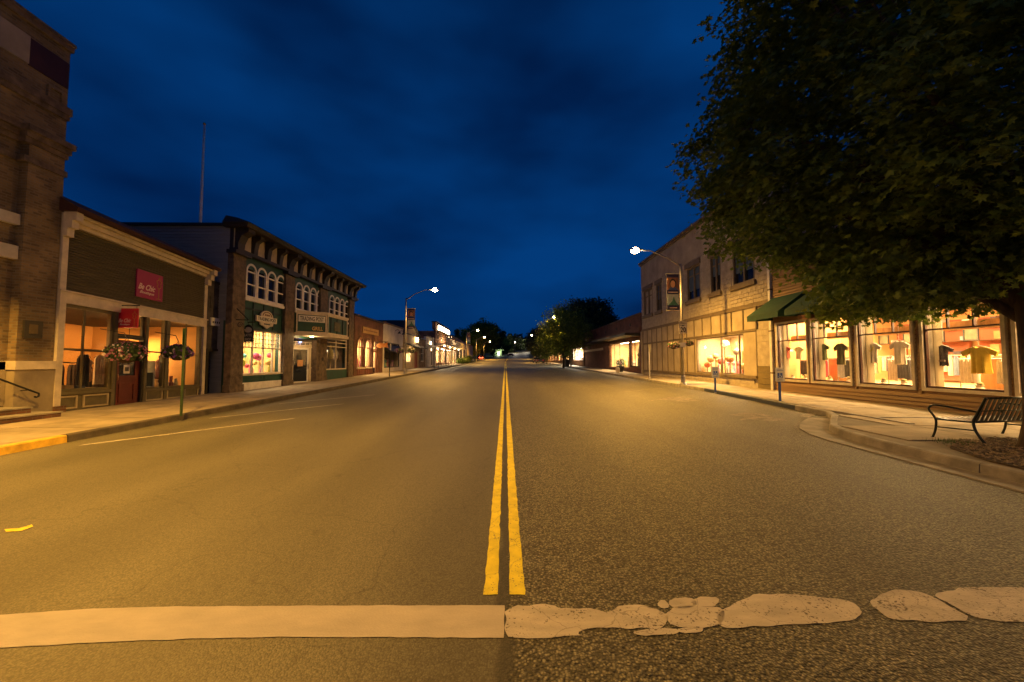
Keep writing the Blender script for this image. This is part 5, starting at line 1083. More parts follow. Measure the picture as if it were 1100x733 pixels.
lit(B, root, w_[0], w_[1], w_[2], w_[3], 2, MATS['glow_back_wall'], 260); pane_grid(B, root, *w_, -.03, .06, WHITE, us=[(w_[0] + w_[1]) / 2], vs=[], fr=.1)
m = MB(); B.box(m, dr_[0], dr_[1], g, dr_[3], -.15, -.1); m.build('door', mat('brick_red_door', (.32, .09, .05), .6, .2, 3, .05, 20), root)
m = MB(); m.hexa([B.p(u0, 4.0, 0), B.p(u1, 4.0, 0), B.p(u1, 3.5, 1.3), B.p(u0, 3.5, 1.3), B.p(u0, 4.12, 0), B.p(u1, 4.12, 0), B.p(u1, 3.58, 1.35), B.p(u0, 3.58, 1.35)]); m.build('awning', ROOFD, root)
goods(B, w_[0] + .2, w_[1] - .2, w_[2], -.6, 5, 'item in the lit window of the tan gabled shop', 'goods in the gabled shop window', .8)
def sconce(F, u, v, label, power, size=(.16, .5), colr=(1, .66, .3), d=.12):
    t_ = thing('wall_lamp', label, 'lamp', F.p(u, v, d)); m = MB(); F.box(m, u - .06, u + .06, v - .1, v + .1, 0, d); m.build('bracket', IRON, t_)
    m = MB(); F.box(m, u - size[0] / 2, u + size[0] / 2, v - size[1] / 2, v + size[1] / 2, d, d + size[0] * .7); m.build('glowing_lens', emis('sconce_glow', (1, .68, .34), 14), t_); point('sconce_light', F.p(u, v, d + .35), power, colr, .15, t_)
sconce(B, B.ux(446, 4.6), 4.75, 'glowing wall lamp high on the tan gabled shop', 130, (.4, .6)); sconce(B, B.ux(441, 3.2), 3.25, 'small lamp under the lean-to awning of the gabled shop', 60, (.25, .25))
# plain brick front, then white pillared front
u0, u1 = B.ux(450.2, 2), B.ux(457, 2); g = G(58) + .1; root = thing('plain_brick_shop', 'plain narrow tan brick shop with one tall dim window', 'shop', (-12.25, (u0 + u1) / 2, g)); w_ = (u0 + 1.1, u1 - 1.1, g + .9, g + 3.2)
shell(B, root, u0, u1, 5.0, brick_mat('tan_brick', (.3, .2, .12), (.22, .15, .09), (.25, .2, .14)), [w_], g=g); pane_grid(B, root, *w_, -.05, .06, WHITE, us=[(w_[0] + w_[1]) / 2], vs=[(w_[2] + w_[3]) / 2], fr=.1, gl=DARKG)
u0, u1 = B.ux(457.2, 2), B.ux(466, 2); g = G(64) + .1; root = thing('pillared_shop', 'narrow white fronted shop with pale pillars and a tall glowing tube lamp', 'shop', (-12.25, (u0 + u1) / 2, g)); w_ = (u0 + 2.1, u1 - 1.2, g + .1, g + 2.8)
shell(B, root, u0, u1, 5.7, mat('white_plaster', (0, 0, 0)), [w_], g=g); pane_grid(B, root, *w_, -.05, .06, WHITE, us=[(w_[0] + w_[1]) / 2], vs=[], fr=.1, gl=DARKG)
for u in (u0 + .6, u0 + 1.7, u1 - .9): m = MB(); m.lathe(B.p(u, g, .3), [(.28, 0), (.22, .15), (.2, 2.8), (.28, 3.0), (.3, 3.15)], 10); m.build('pillar', WHITE, root)
m = MB(); B.box(m, u0, u1, g + 3.15, g + 3.45, 0, .62); m.build('entablature', WHITE, root); sconce(B, B.ux(461.5, 4), 4.3, 'tall glowing tube lamp on the white pillared shop', 150, (.22, 1.5))
# balcony building with the bright sign
XB = -12.25; g = G(80) + .1; u0, u1 = B.ux(467.5, 2), B.ux(490, 2); h = B.px(469, 347)[1]
root = thing('balcony_building', 'two storey orange brick building with a balcony over a bright shopfront', 'building', (XB, (u0 + u1) / 2, g)); um = B.ux(481.5, 2)
w_ = [(u0 + .8, u0 + 5.2, g + .3, g + 3.2), (u0 + 6, u0 + 10.5, g + .3, g + 3.2), (u0 + 11.5, u0 + 16, g + .3, g + 3.2), (u0 + 17, u1 - 1, g + .3, g + 3.2)]
up = [(u0 + 2 + 3.6 * k, u0 + 3.6 + 3.6 * k, g + 4.6, g + 6.6) for k in range(7)]
shell(B, root, u0, u1, h - 1.2, brick_mat('orange_brick', (.42, .17, .07), (.32, .13, .06), (.3, .2, .13)), w_ + up, g=g, zr=g + 3.5)
m = MB(); B.box(m, u0, um, h - 1.2, h, -.6, 0); m.build('parapet', MATS['orange_brick'], root); m = MB(); B.box(m, u0 - .1, um + .1, h, h + .2, -.7, .2); m.build('coping', DKTRIM, root)
lit(B, root, w_[0][0], w_[-1][1], w_[0][2], w_[0][3], 3, MATS['glow_back_wall'], 2600)
for k, q in enumerate(w_): pane_grid(B, root, *q, -.03, .1, WHITE, nu=3, nv=1, fr=.15)
for q in up: pane_grid(B, root, *q, -.05, .08, WHITE, nu=1, nv=2, fr=.12, gl=DARKG)
m = MB(); B.box(m, u0 - .1, u1 + 5, g + 3.55, g + 3.8, 0, 2.0); m.build('balcony_floor', CREAM, root)
m = MB(); B.box(m, u0 - .1, u1 + 5, g + 4.8, g + 4.9, 1.9, 2.0); m.build('balcony_rail', CREAM, root)
for k in range(24): m = MB(); u = u0 + (u1 + 4.9 - u0) * k / 23; B.box(m, u - .25, u + .25, g + 3.85, g + 4.8, 1.93, 1.97); m.build('balcony_panel', CREAM, root)
for k in range(6): m = MB(); u = u0 + (u1 + 4.7 - u0) * k / 5; B.box(m, u, u + .2, g, g + 3.55, 1.75, 1.95); m.build('post', CREAM, root)
for k in range(4):
    u = u0 + 3 + k * (u1 - u0) / 4; t_ = thing('porch_lamp', ['nearest', 'second', 'third', 'farthest'][k] + ' of the four lamps under the balcony', 'lamp', B.p(u, g + 3.4, 1.2), 'porch lamps under the balcony'); m = MB(); m.lathe(B.p(u, g + 3.35, 1.2), [(.2, 0), (.25, .1), (.1, .2)], 8); m.build('lamp_lens', emis('porch_glow', (1, .75, .42), 16), t_); point('porch_light', B.p(u, g + 3.2, 1.2), 120, (1, .7, .36), .15, t_)
t_ = thing('neon_sign', 'long glaring white sign high on the front of the balcony building', 'sign', B.p(u0 + 3, h - 1, .4)); q = B.rect(469.5, 480.5, 349.5, 355.5, at=470); m = MB(); B.box(m, q[0], q[1], q[2], q[3], .15, .45); m.build('sign_box', DKTRIM, t_)
m = MB(); B.box(m, q[0] + .1, q[1] - .1, q[2] + .1, q[3] - .1, .45, .5); m.box(B.p(0, 0, .2).x, B.p(0, 0, .42).x, q[0] - .06, q[0] - .001, q[2] + .05, q[3] - .05); m.build('glowing_face', emis('sign_glow', (1, .80, .5), 14), t_)
area('sign_glow_light', B.p((q[0] + q[1]) / 2, q[2] - .1, .9), 1, 5, 420, (1, .72, .38), (0, math.radians(-35), 0), t_)
# low wing and the far gabled house
u0, u1 = B.ux(490.2, 2) + .1, B.ux(497, 2); g = G(105) + .1
root = thing('low_wing', 'low pale side wing past the balcony building', 'building', (XB, (u0 + u1) / 2, g)); w_ = [(u0 + 2 + k * 3.6, u0 + 4.2 + k * 3.6, g + .8, g + 2.8) for k in range(4)]; shell(B, root, u0, u1, g + 4.6, CREAM, w_, g=g)
for q in w_: pane_grid(B, root, *q, -.05, .1, WHITE, nu=2, fr=.12, gl=DARKG)
def house(x0, x1, y0, y1, h, rh, wm, label, cat='house', axis='x', rm=ROOFD, wins=3):
    g = G((y0 + y1) / 2) - .3; root = thing('house', label, cat, ((x0 + x1) / 2, (y0 + y1) / 2, g)); z = g + h
    m = MB(); m.box(x0, x1, y0, y1, g, z); m.build('wall', wm, root); xm = (x0 + x1) / 2
    m = MB(); m.prism([(x0, y0 + .02, z), (x1, y0 + .02, z), (xm, y0 + .02, z + rh)], (0, y1 - y0 - .04, 0)); m.build('gable', wm, root)
    m = MB(); s_ = rh / (xm - x0)
    m.prism([(x0 - .4, y0 - .3, z - .4 * s_), (xm, y0 - .3, z + rh), (xm, y0 - .3, z + rh + .2), (x0 - .4, y0 - .3, z - .4 * s_ + .2)], (0, y1 - y0 + .6, 0)); m.prism([(x1 + .4, y0 - .3, z - .4 * s_), (xm, y0 - .3, z + rh), (xm, y0 - .3, z + rh + .2), (x1 + .4, y0 - .3, z - .4 * s_ + .2)], (0, y1 - y0 + .6, 0)); m.build('roof', rm, root)
    for k in range(wins):
        x = x0 + (x1 - x0) * (k + .5) / wins; m = MB(); m.box(x - .5, x + .5, y0 - .06, y0 - .01, g + 1.2, g + 2.6); f = m.build('window_frame', WHITE, root); m = MB(); m.box(x - .42, x + .42, y0 - .08, y0 - .061, g + 1.28, g + 2.52); m.build('pane', DARKG, f)
        X = x1 if x1 < 0 else x0; s2 = 1 if x1 < 0 else -1; yy = y0 + (y1 - y0) * (k + .5) / wins
        m = MB(); m.box(min(X + s2 * .01, X + s2 * .06), max(X + s2 * .01, X + s2 * .06), yy - .6, yy + .6, g + 1.2, g + 2.6); f = m.build('window_frame', WHITE, root); m = MB(); m.box(min(X + s2 * .061, X + s2 * .08), max(X + s2 * .061, X + s2 * .08), yy - .5, yy + .5, g + 1.28, g + 2.52); m.build('pane', DARKG, f)
    return root
house(-22, -12.3, 128, 150, 6.0, 2.6, mat('pale_pink_wall', (.5, .38, .3), .8, .2, 1, .1, 10), 'pale gabled house beyond the balcony building, past the shrubs')
house(-40, -28, 185, 200, 5, 3, GREYS, 'grey gabled house half hidden among the far left trees')

# ================================================================== BUILDINGS, RIGHT SIDE
R = Fac(12.8, 0, 0, 1, -1)
mat('honey_wood', (.5, .25, .08), .5, .25, 2, .05, 10, stretch=(1, 5, 1))
def rv(px, py): return R.px(px, py)[1]
# ---------------------------------------------------------------- two storey painted block building
u0, u1 = R.ux(829, 2), R.ux(690, 3); h = 11.0; g = G(25) + .05
gb_ = thing('block_building', 'two storey cream block building with panelled ground floor and tall upstairs windows', 'building', (12.8, (u0 + u1) / 2, g))
bw = R.rect(748, 799, 364.5, 400.3, at=748); vband = rv(760, 339.5); vmid = rv(760, 361); vsill = rv(780, 402.5)
ups = [R.rect(691.6, 700.7, 310, 341, at=696), R.rect(705, 710.6, 306, 335, at=707), R.rect(738, 751.7, 288, 321.5, at=745), R.rect(763, 773.8, 275, 313, at=768), R.rect(786.7, 809.6, 256, 303, at=798)]
v0u = sum(q[2] for q in ups) / 5; v1u = sum(q[3] for q in ups) / 5; print('ups', [[round(x, 2) for x in q] for q in ups], vband, vmid, vsill, bw)
ups = [(q[0], q[1], v0u, v1u) for q in ups]
m = MB(); R.wall(m, u0, u1, g - .1, h - .02, ups + [bw], -.3, -.02); m.build('wall', BLOCK, gb_)
m = MB(); R.box(m, u0, u1, bw[3] + .4, h - .4, -10, -.3); R.box(m, u0, u0 + .2, g - .1, bw[3] + .4, -10, -.3); R.box(m, u1 - .2, u1, g - .1, bw[3] + .4, -10, -.3); m.build('building_body', BLOCK, gb_)
# block courses above the band: real blocks with recessed joints
bh_, bl = .205, .41; rows = int((8.6 - vband) / bh_); blocks = []
for r_ in range(rows):
    v = vband + .12 + r_ * bh_; u = u0 - (bl / 2 if r_ % 2 else 0)
    while u < u1:
        a, b = max(u, u0 + .004) + .006, min(u + bl, u1 - .004) - .006
        if b - a > .05:
            segs = [(a, b)]
            for q in ups:
                if q[2] - .3 < v + bh_ * .5 < q[3] + .42:
                    ns = []
                    for s0, s1 in segs:
                        if s1 <= q[0] - .14 or s0 >= q[1] + .14: ns.append((s0, s1))
                        else:
                            if s0 < q[0] - .14: ns.append((s0, q[0] - .14))
                            if s1 > q[1] + .14: ns.append((q[1] + .14, s1))
                    segs = ns
            for s0, s1 in segs:
                if s1 - s0 > .04: blocks.append((s0, s1, v + .005, v + bh_ - .005))
        u += bl
blocks.sort(key=lambda q: q[0])
def blk(m, q):
    e_ = .008; d = .006 + rnd.random() * .012
    m.hexa([R.p(q[0], q[2], -.03), R.p(q[1], q[2], -.03), R.p(q[1] - e_, q[2] + e_, d), R.p(q[0] + e_, q[2] + e_, d), R.p(q[0], q[3], -.03), R.p(q[1], q[3], -.03), R.p(q[1] - e_, q[3] - e_, d), R.p(q[0] + e_, q[3] - e_, d)])
for q in blocks[:300]: m = MB(); blk(m, q); m.build('block', BLOCK, gb_, fix=False)
m = MB()
for q in blocks[300:]: blk(m, q)
m.build('blockwork', BLOCK, gb_, kind='stuff', fix=False)
# base course of larger blocks
r_ = 0; v = g - .05
while v < vsill - .2:
    u = u0 + 1.05 + (.3 if r_ % 2 else 0)
    while u < u1 - .5:
        m = MB(); w2 = .6; d = .02 + rnd.random() * .015; R.box(m, u + .008, min(u + w2, u1) - .008, v + .008, min(v + .25, vsill - .1) - .006, -.03, d); m.build('base_block', BLOCK, gb_); u += w2
    v += .25; r_ += 1
# quoin pier at the near corner with block joints
v = g - .05; k = 0
while v < vmid: m = MB(); R.box(m, u0, u0 + 1.04 - (.02 if k % 2 else 0), v + .006, min(v + .3, vmid) - .006, -.03, .05); m.build('pier_block', BLOCK if v > g + .9 else mat('olive_brown_paint', (.17, .13, .055), .8, .25, 2, .2, 20), gb_); v += .3; k += 1
# smooth frieze, cornice
m = MB(); R.box(m, u0, u1, vband + .12 + rows * bh_, h - .25, -.05, .02); m.build('frieze', PANELM, gb_)
m = MB(); R.box(m, u0 - .1, u1 + .1, h - .25, h - .1, -.3, .12); R.box(m, u0 - .15, u1 + .15, h - .1, h + .05, -.3, .22); m.build('coping', BROWNT, gb_)
# brown band, mid rail, sill and battens over stucco panels
ps, pe = u0 + 1.05, u1 - .35
m = MB(); R.box(m, u0, u1, vband - .1, vband + .1, -.05, .07); m.build('belt_band', BROWNT, gb_)
m = MB(); R.wall(m, ps, pe, vsill, vband - .1, [bw], -.05, .02); m.build('stucco_panel', PANELM, gb_)
m = MB(); R.box(m, ps, bw[0] - .1, vmid - .06, vmid + .06, .02, .07); R.box(m, ps, pe, vsill - .14, vsill + .02, -.02, .12); m.build('sill_band', BROWNT, gb_)
m = MB(); R.box(m, bw[0] - .1, pe, vmid - .06, vmid + .06, .02, .065); m.build('mid_rail', BROWNT, gb_)
nb = 15
for k in range(nb + 1):
    u = ps + (pe - ps) * k / nb
    m = MB(); R.box(m, u - .045, u + .045, vmid + .06, vband - .1, .02, .06); m.build('batten', BROWNT, gb_)
    if not (bw[0] - .15 < u < bw[1] + .15): m = MB(); R.box(m, u - .045, u + .045, vsill + .02, vmid - .06, .02, .06); m.build('batten', BROWNT, gb_)
for u in (u1 - .34, (ps + pe) / 2 - .2): m = MB(); R.box(m, u, u + .34, g - .1, vband - .1, -.02, .14); m.build('pier', PANELM, gb_)
for i, q in enumerate(ups):
    m = MB(); R.frame(m, q[0] - .02, q[1] + .02, q[2], q[3], .11, -.25, -.02); fo = m.build('window_frame', BROWNT, gb_)
    m = MB(); R.box(m, q[0] + .05, q[1] - .05, q[2] + .05, q[3] - .05, -.16, -.15); m.build('pane' if i else 'boarding', DARKG if i else PANELM, fo)
    if q[1] - q[0] > 1.0:
        uu = (q[0] + q[1]) / 2; m = MB(); R.box(m, uu - .06, uu + .06, q[2] + .1, q[3] - .1, -.24, -.05); m.build('glazing_bar', BROWNT, fo)
    m = MB(); R.box(m, q[0] + .1, q[1] - .1, q[2] + (q[3] - q[2]) * .72, q[2] + (q[3] - q[2]) * .74 + .04, -.2, -.1); m.build('glazing_bar', BROWNT, fo)
    m = MB(); R.box(m, q[0] - .16, q[1] + .16, q[2] - .24, q[2], -.05, .13); m.build('sill', BROWNT, gb_)
    m = MB(); R.box(m, q[0] - .16, q[1] + .16, q[3], q[3] + .34, -.05, .09); m.build('lintel', BROWNT, gb_)
    if i: 
        for s_ in (0, 1):
            if s_ and q[1] - q[0] < 1.0: continue
            a = q[0] + .12 + s_ * (q[1] - q[0]) * .5; b = a + ((q[1] - q[0]) * .5 - .2 if q[1] - q[0] > 1 else q[1] - q[0] - .24)
            m = MB(); R.box(m, a, b, q[2] + (q[3] - q[2]) * (.45 if i % 2 else .3), q[3] - .12, -.149, -.13); m.build('blind', mat('blue_grey_blind', (.06, .10, .15), .8, .2, 3, 0, 1), fo)
lit(R, gb_, bw[0], bw[1], bw[2], bw[3], 2.4, mat('bright_back_wall', (.75, .56, .30), .9, .25, 1, 0, 1), 480, (1, .66, .32))
pane_grid(R, gb_, *bw, -.02, .07, BROWNT, us=[R.ux(774.3, 2.5), R.ux(793.4, 2.5)], vs=[], fr=.07, th=.1)
t_ = thing('red_partition', 'orange red display board at the near end of the big lit window', 'board', R.p(bw[0] + .8, bw[2], -1)); m = MB(); R.box(m, bw[0] + .05, bw[0] + 2.2, bw[2], bw[2] + 1.35, -1.3, -1.2); m.build('board', mat('orange_board', (.7, .2, .05), .8, .2, 2, 0, 1), t_); m = MB(); R.box(m, bw[0] + 1, bw[0] + 1.1, bw[2], bw[2] + .1, -1.6, -1.0); m.build('foot', WOOD, t_)
BW = bw[1] - bw[0]
for k, (f_, h_, r_, c_) in enumerate([(.10, .25, .28, (.6, .2, .5)), (.2, .12, .2, (.8, .6, .3)), (.32, .5, .2, (.8, .7, .5)), (.45, .3, .25, (.6, .3, .12)), (.55, .7, .26, (.85, .8, .7)), (.63, .25, .22, (.5, .12, .1)), (.75, .4, .2, (.5, .35, .2)), (.86, .3, .26, (.8, .5, .25)), (.95, .15, .2, (.7, .2, .1))]):
    u = bw[0] + f_ * BW; v = bw[2] + .02; t_ = thing('ornament_stand', ['nearest', 'second', 'third', 'fourth', 'fifth', 'sixth', 'seventh', 'eighth', 'farthest'][k] + ' round ornament on a slim stand in the big lit window of the block building', 'ornament', R.p(u, v, -.6), 'ornaments in the big lit window')
    t_['label'] = ['nearest', 'second', 'third', 'fourth', 'fifth', 'sixth', 'seventh', 'eighth', 'farthest'][k] + ' ornament on a stand in the block building window'
    hh_ = h_ * (bw[3] - bw[2]); m = MB(); m.lathe(R.p(u, v, -.6), [(.15, 0), (.03, .04), (.03, hh_)], 8); m.build('stand', WOOD, t_); MB().ball(R.p(u, v + hh_ + r_ * .8, -.6), r_, 10, 7, (1, 1, .9), .08).build('ornament', fabric(c_), t_)
goods(R, bw[0] + .3, bw[1] - .3, bw[2], -1.0, 16, 'gift on the floor of the big lit block building window', 'gifts in the big lit window', 1.1, pal=BALL + [(.8, .75, .6)] * 4)
# ---------------------------------------------------------------- downpipe between the two buildings
t_ = thing('downpipe', 'pale painted downpipe between the block building and the ochre shop', 'drainpipe', (12.75, u0 - .12, g)); m = MB(); R.box(m, u0 - .2, u0 - .04, g - .05, 9.5, .0, .12); m.build('pipe', WHITE, t_)
for v in (1.2, 3.2, 5.2, 7.2): m = MB(); R.box(m, u0 - .22, u0 - .02, v, v + .06, -.0, .14); m.build('clip', BROWNT, t_)
# ---------------------------------------------------------------- ochre board clothes shop
oc = thing('clothes_shop', 'ochre boarded clothes shop with a row of five bright white framed windows', 'shop', (12.8, 12, .2))
o0, o1 = 2.0, u0 - .22; WZ0, WZB, WZ1 = 1.02, 2.70, 3.50; g = G(12) + .12
def RU(u): return R.ux(543 + F_PX * 12.8 / u, 2.2)
wins = [(R.ux(867.5, 2.2), R.ux(836, 2.2)), (R.ux(913.5, 2.2), R.ux(873, 2.2)), (R.ux(980, 2.2), R.ux(922.5, 2.2)), (R.ux(1078, 2.2), R.ux(993, 2.2))]
wins += [(wins[3][0] - 2.12, wins[3][0] - .30), (wins[3][0] - 4.2, wins[3][0] - 2.42)]
WZ0 = (R.px(835, 408.5)[1] + R.px(1078, 418)[1]) / 2; WZB = (R.px(836, 367)[1] + R.px(993, 354.4)[1]) / 2; WZ1 = (R.px(836, 349.8)[1] + R.px(873, 343.6)[1]) / 2
print('wins', [(round(a, 2), round(b, 2)) for a, b in wins], WZ0, WZB, WZ1)
m = MB(); R.wall(m, o0, o1, -.05, 6.4, [(a, b, WZ0, WZ1) for a, b in wins], -.25, -.03); m.build('wall', OCHRE, oc)
m = MB(); R.box(m, o0, o1, 4.2, 6.3, -9, -.25); m.build('building_body', OCHRE, oc)
m = MB(); R.box(m, o0 - .1, o1, 6.4, 6.6, -.4, .15); m.build('coping', BROWNT, oc)
nbd = 0; v = .28
bd = .128
while v < 6.3:
    spans = [(o0, o1)] if (v + bd < WZ0 - .12 or v > WZ1 + .12) else [(a, b) for a, b in zip([o0] + [w_[1] + .13 for w_ in wins[::-1]], [w_[0] - .13 for w_ in wins[::-1]] + [o1])]
    for a, b in spans:
        if b - a < .03: continue
        if v > 4.9 and nbd > 285: continue
        m = MB(); m.hexa([R.p(a, v, -.03), R.p(b, v, -.03), R.p(b, v, .034), R.p(a, v, .034), R.p(a, v + bd * .97, -.03), R.p(b, v + bd * .97, -.03), R.p(b, v + bd * .97, -.008), R.p(a, v + bd * .97, -.008)]); m.build('clapboard', OCHRE, oc); nbd += 1
    v += bd
m = MB(); R.box(m, o0, o1, .05, .28, -.03, .05); m.build('skirting', OLTRIM, oc)
room(R, oc, o0 + .2, o1 - .1, WZ0 - .08, 4.0, 6.0, mat('shop_orange_wall', (.58, .31, .12), .9, .15, 1, 0, 1), mat('display_floor', (.5, .36, .2), .6, .2, 2, .05, 10), mat('shop_white_ceiling', (.8, .75, .65), .9, .1, 1, 0, 1), d0=-.26)
for i, (a, b) in enumerate(wins):
    m = MB(); R.frame(m, a - .09, b + .09, WZ0 - .1, WZ1 + .1, .09, -.05, .06); m.build('window_surround', CREAM, oc)
    m = MB(); R.box(m, a - .06, b + .06, WZB - .02, WZB + .24, -.75, -.68); m.build('honey_beam', mat('honey_wood', (0, 0, 0)), oc)
    w3 = (b - a) / 3
    fo = pane_grid(R, oc, a, b, WZ0, WZ1, .0, .045, mat('dark_red_frame', (.06, .02, .012), .5, .2, 3, .05, 20), us=[], vs=[WZB], fr=.05, th=.08)
    m = MB(); R.box(m, b - .005, b + .012, WZ0, WZ1, -.26, -.085); R.box(m, a - .012, a + .005, WZ0, WZ1, -.26, -.085); m.build('window_reveal', WHITE, oc, kind=None)
    for k in (1, 2): m = MB(); R.box(m, a + w3 * k - .02, a + w3 * k + .02, WZB, WZ1 - .04, -.07, -.006); m.build('glazing_bar', MATS['dark_red_frame'], fo)
area('shop_ceiling_light', R.p(14.2, 3.92, -2.4), 2.0, 9, 1250, (1, .62, .26), (0, 0, 0), oc)
area('shop_ceiling_light', R.p(7.0, 3.92, -2.4), 2.0, 4.5, 650, (1, .60, .24), (0, 0, 0), oc)
k = 0
for u in (18, 16.1, 14.2, 12.3, 10.4, 8.4):
    t_ = thing('track_lamp', ['farthest', 'fifth', 'fourth', 'third', 'second', 'nearest'][k] + ' of the round ceiling spotlights inside the clothes shop windows', 'lamp', R.p(u, 3.7, -1.1), 'ceiling spotlights in the clothes shop'); k += 1
    m = MB(); m.lathe(R.p(u, 3.6, -1.0), [(.12, 0), (.13, .12), (.07, .32), (.03, .4)], 10); m.build('lamp_body', WHITE, t_); m = MB(); m.lathe(R.p(u, 3.585, -1.0), [(.1, 0), (.1, .013)], 10); m.build('lamp_lens', emis('spot_glow', (1, .85, .6), 25), t_); point('spot_light', R.p(u, 3.5, -1.0), 190, (1, .64, .28), .1, t_)
# back of the shop: counters, wall shelves and framed panels
for k in range(8):
    u = 4 + k * 1.95; t_ = thing('wall_shelf_unit', ORD[k] + ' wall shelf unit with red brown back at the rear of the clothes shop', 'shelf', R.p(u, WZ0, -5.8), 'wall units at the back of the clothes shop'); m = MB(); R.box(m, u, u + 1.6, WZ0, 3.5, -5.95, -5.85); m.build('back_panel', mat('red_brown_panel', (.34, .10, .045), .8, .25, 2, 0, 1), t_)
    for j in range(4): m = MB(); R.box(m, u, u + 1.6, WZ0 + .5 + j * .55, WZ0 + .54 + j * .55, -5.85, -5.45); m.build('shelf', WOOD, t_)
for k in range(60):
    u = 4.1 + k // 4 * 1.02 + rnd.random() * .4; j = k % 4; m = MB(); c = rnd.choice([(.5, .45, .35), (.08, .07, .08), (.55, .25, .1), (.3, .35, .4), (.6, .55, .5)]); R.box(m, u, u + rnd.uniform(.15, .35), WZ0 + .545 + j * .55, WZ0 + .66 + j * .55 + rnd.random() * .25, -5.8, -5.55); tag(m.build('folded_clothes', fabric(c)), '%s folded stack along the %s shelf at the back of the clothes shop' % (ORD[k // 4] if k < 56 else 'farthest', ['lowest', 'second', 'third', 'top'][j]), 'clothes', 'folded clothes on the back shelves')
for k, (a, b) in enumerate(((10.9, 11.8), (16.3, 17.4), (6.3, 8.2))):
    a = RU(a); b = RU(b)
    t_ = thing('counter', ['honey coloured counter behind the black T-shirt window', 'honey coloured counter at the far end of the clothes shop', 'honey coloured counter at the near end of the clothes shop'][k], 'counter', R.p(a, WZ0, -1.4)); m = MB(); R.box(m, a, b, WZ0 - .05, WZ0 + .88, -1.9, -1.25); m.build('cabinet', mat('honey_wood', (0, 0, 0)), t_); m = MB(); R.box(m, a - .05, b + .05, WZ0 + .88, WZ0 + .94, -1.95, -1.2); m.build('counter_top', CREAM, t_)
# tops on hangers in the windows
tops = [(17.9, 2.35, .5, .55, (.60, .50, .30), 'pale straw coloured top hanging in the farthest window'), (17.2, 2.4, .45, .55, (.5, .12, .08), 'red brown top hanging in the farthest window'),
        (16.05, 2.42, .52, .66, (.11, .12, .05), 'dark olive T-shirt hanging on the left of the second window from the pipe'), (15.2, 2.40, .55, .82, (.13, .12, .06), 'long dark olive top hanging on the right of the second window'),
        (13.95, 2.35, .55, .7, (.62, .56, .46), 'pale grey T-shirt hanging on the left of the third window'), (13.05, 2.38, .58, .78, (.75, .66, .5), 'cream blouse hanging on the right of the third window'),
        (11.62, 2.18, .56, .62, (.025, .02, .03), 'black T-shirt with a printed band hanging in the fourth window'), (10.72, 2.1, .72, .74, (.62, .42, .05), 'mustard yellow top hanging in the fourth window'), (9.2, 2.2, .6, .7, (.3, .3, .3), 'grey top hanging in the window nearest the bench')]
R2 = Fac(13.16, 0, 0, 1, -1); TPX = [858, 845, 884, 903, 937, 966, 1010, 1051, 1108]
for ti_, (u, v, w_, h_, c, lb) in enumerate(tops):
    u = R2.ux(TPX[ti_], 2.2); v += WZ0 - 1.02 + .12; w_ *= .82
    t_ = thing('display_blouse', lb, 'clothing', R.p(u, v, -.3)); m = MB(); shirt(m, R, u, v, -.38, w_ * 1.5, h_); m.build('garment', fabric(c), t_, smooth=False); m = MB(); hanger(m, R, u, v + .02, -.36, w_); m.build('hanger', WHITE, t_); m = MB(); m.tube([R.p(u, v + .1, -.36), R.p(u, 3.9, -.36)], .004, 4); m.build('cord', WHITE, t_)
ub_ = R2.ux(1010, 2.2); m = MB(); R.box(m, ub_ - .17, ub_ + .17, 1.80 + WZ0 - 1.02, 1.86 + WZ0 - 1.02, -.31, -.275); m.build('printed_band', fabric((.2, .16, .14)), bpy.data.objects['display_blouse.006'])
m = MB(); m.tube([R.p(R2.ux(937, 2.2) + .13 * math.cos(t), 2.34 + WZ0 - 1.02 - .16 * math.sin(t) ** 2, -.28) for t in [math.pi * i / 8 for i in range(9)]], .018, 5); tag(m.build('necklace', fabric((.6, .5, .1))), 'yellow bead necklace on the pale grey T-shirt', 'necklace')
# floor racks of clothes in front of each window
PALS = [[(.7, .12, .2), (.75, .15, .28), (.4, .1, .1), (.08, .07, .08), (.12, .1, .1)], [(.05, .35, .3), (.1, .1, .12), (.35, .35, .4), (.1, .1, .1), (.6, .6, .65)], [(.65, .6, .5), (.12, .12, .16), (.3, .3, .36), (.1, .1, .12), (.6, .5, .4)], [(.8, .75, .66), (.75, .7, .62), (.45, .42, .4), (.8, .76, .7), (.7, .62, .5)], [(.2, .2, .25), (.5, .45, .4), (.7, .6, .5), (.1, .1, .1), (.4, .2, .1)], [(.2, .2, .25)] * 5]
CN = ['farthest', 'second', 'third', 'fourth', 'fifth', 'nearest']
for i, (a, b) in enumerate(wins[:5]):
    zr_ = WZ0 + .86; t_ = thing('clothes_rail', 'chrome clothes rail standing in the %s window of the clothes shop' % CN[i], 'clothes rail', R.p((a + b) / 2, WZ0, -.95))
    m = MB(); m.tube([R.p(a + .1, WZ0 - .05, -.95), R.p(a + .1, zr_, -.95), R.p(b - .1, zr_, -.95), R.p(b - .1, WZ0 - .05, -.95)], .015, 6); m.build('rail', STEEL, t_)
    n = 15
    for k in range(n):
        if i == 3 and 6 < k < 11: continue
        u = a + .18 + (b - a - .36) * k / (n - 1); c = PALS[i][min(4, int(k / n * 5 + rnd.random() * .9))]; m = MB(); cloth(m, R, u, zr_ - .02, -.95, .115, .74 - rnd.random() * .12, 2, .018)
        tag(m.build('garment', fabric(c), fix=False), '%s garment on the low rail in the %s clothes shop window' % (ORD[k] if k < 14 else 'farthest', CN[i]), 'garment', 'garments on the rail in the %s window' % CN[i])
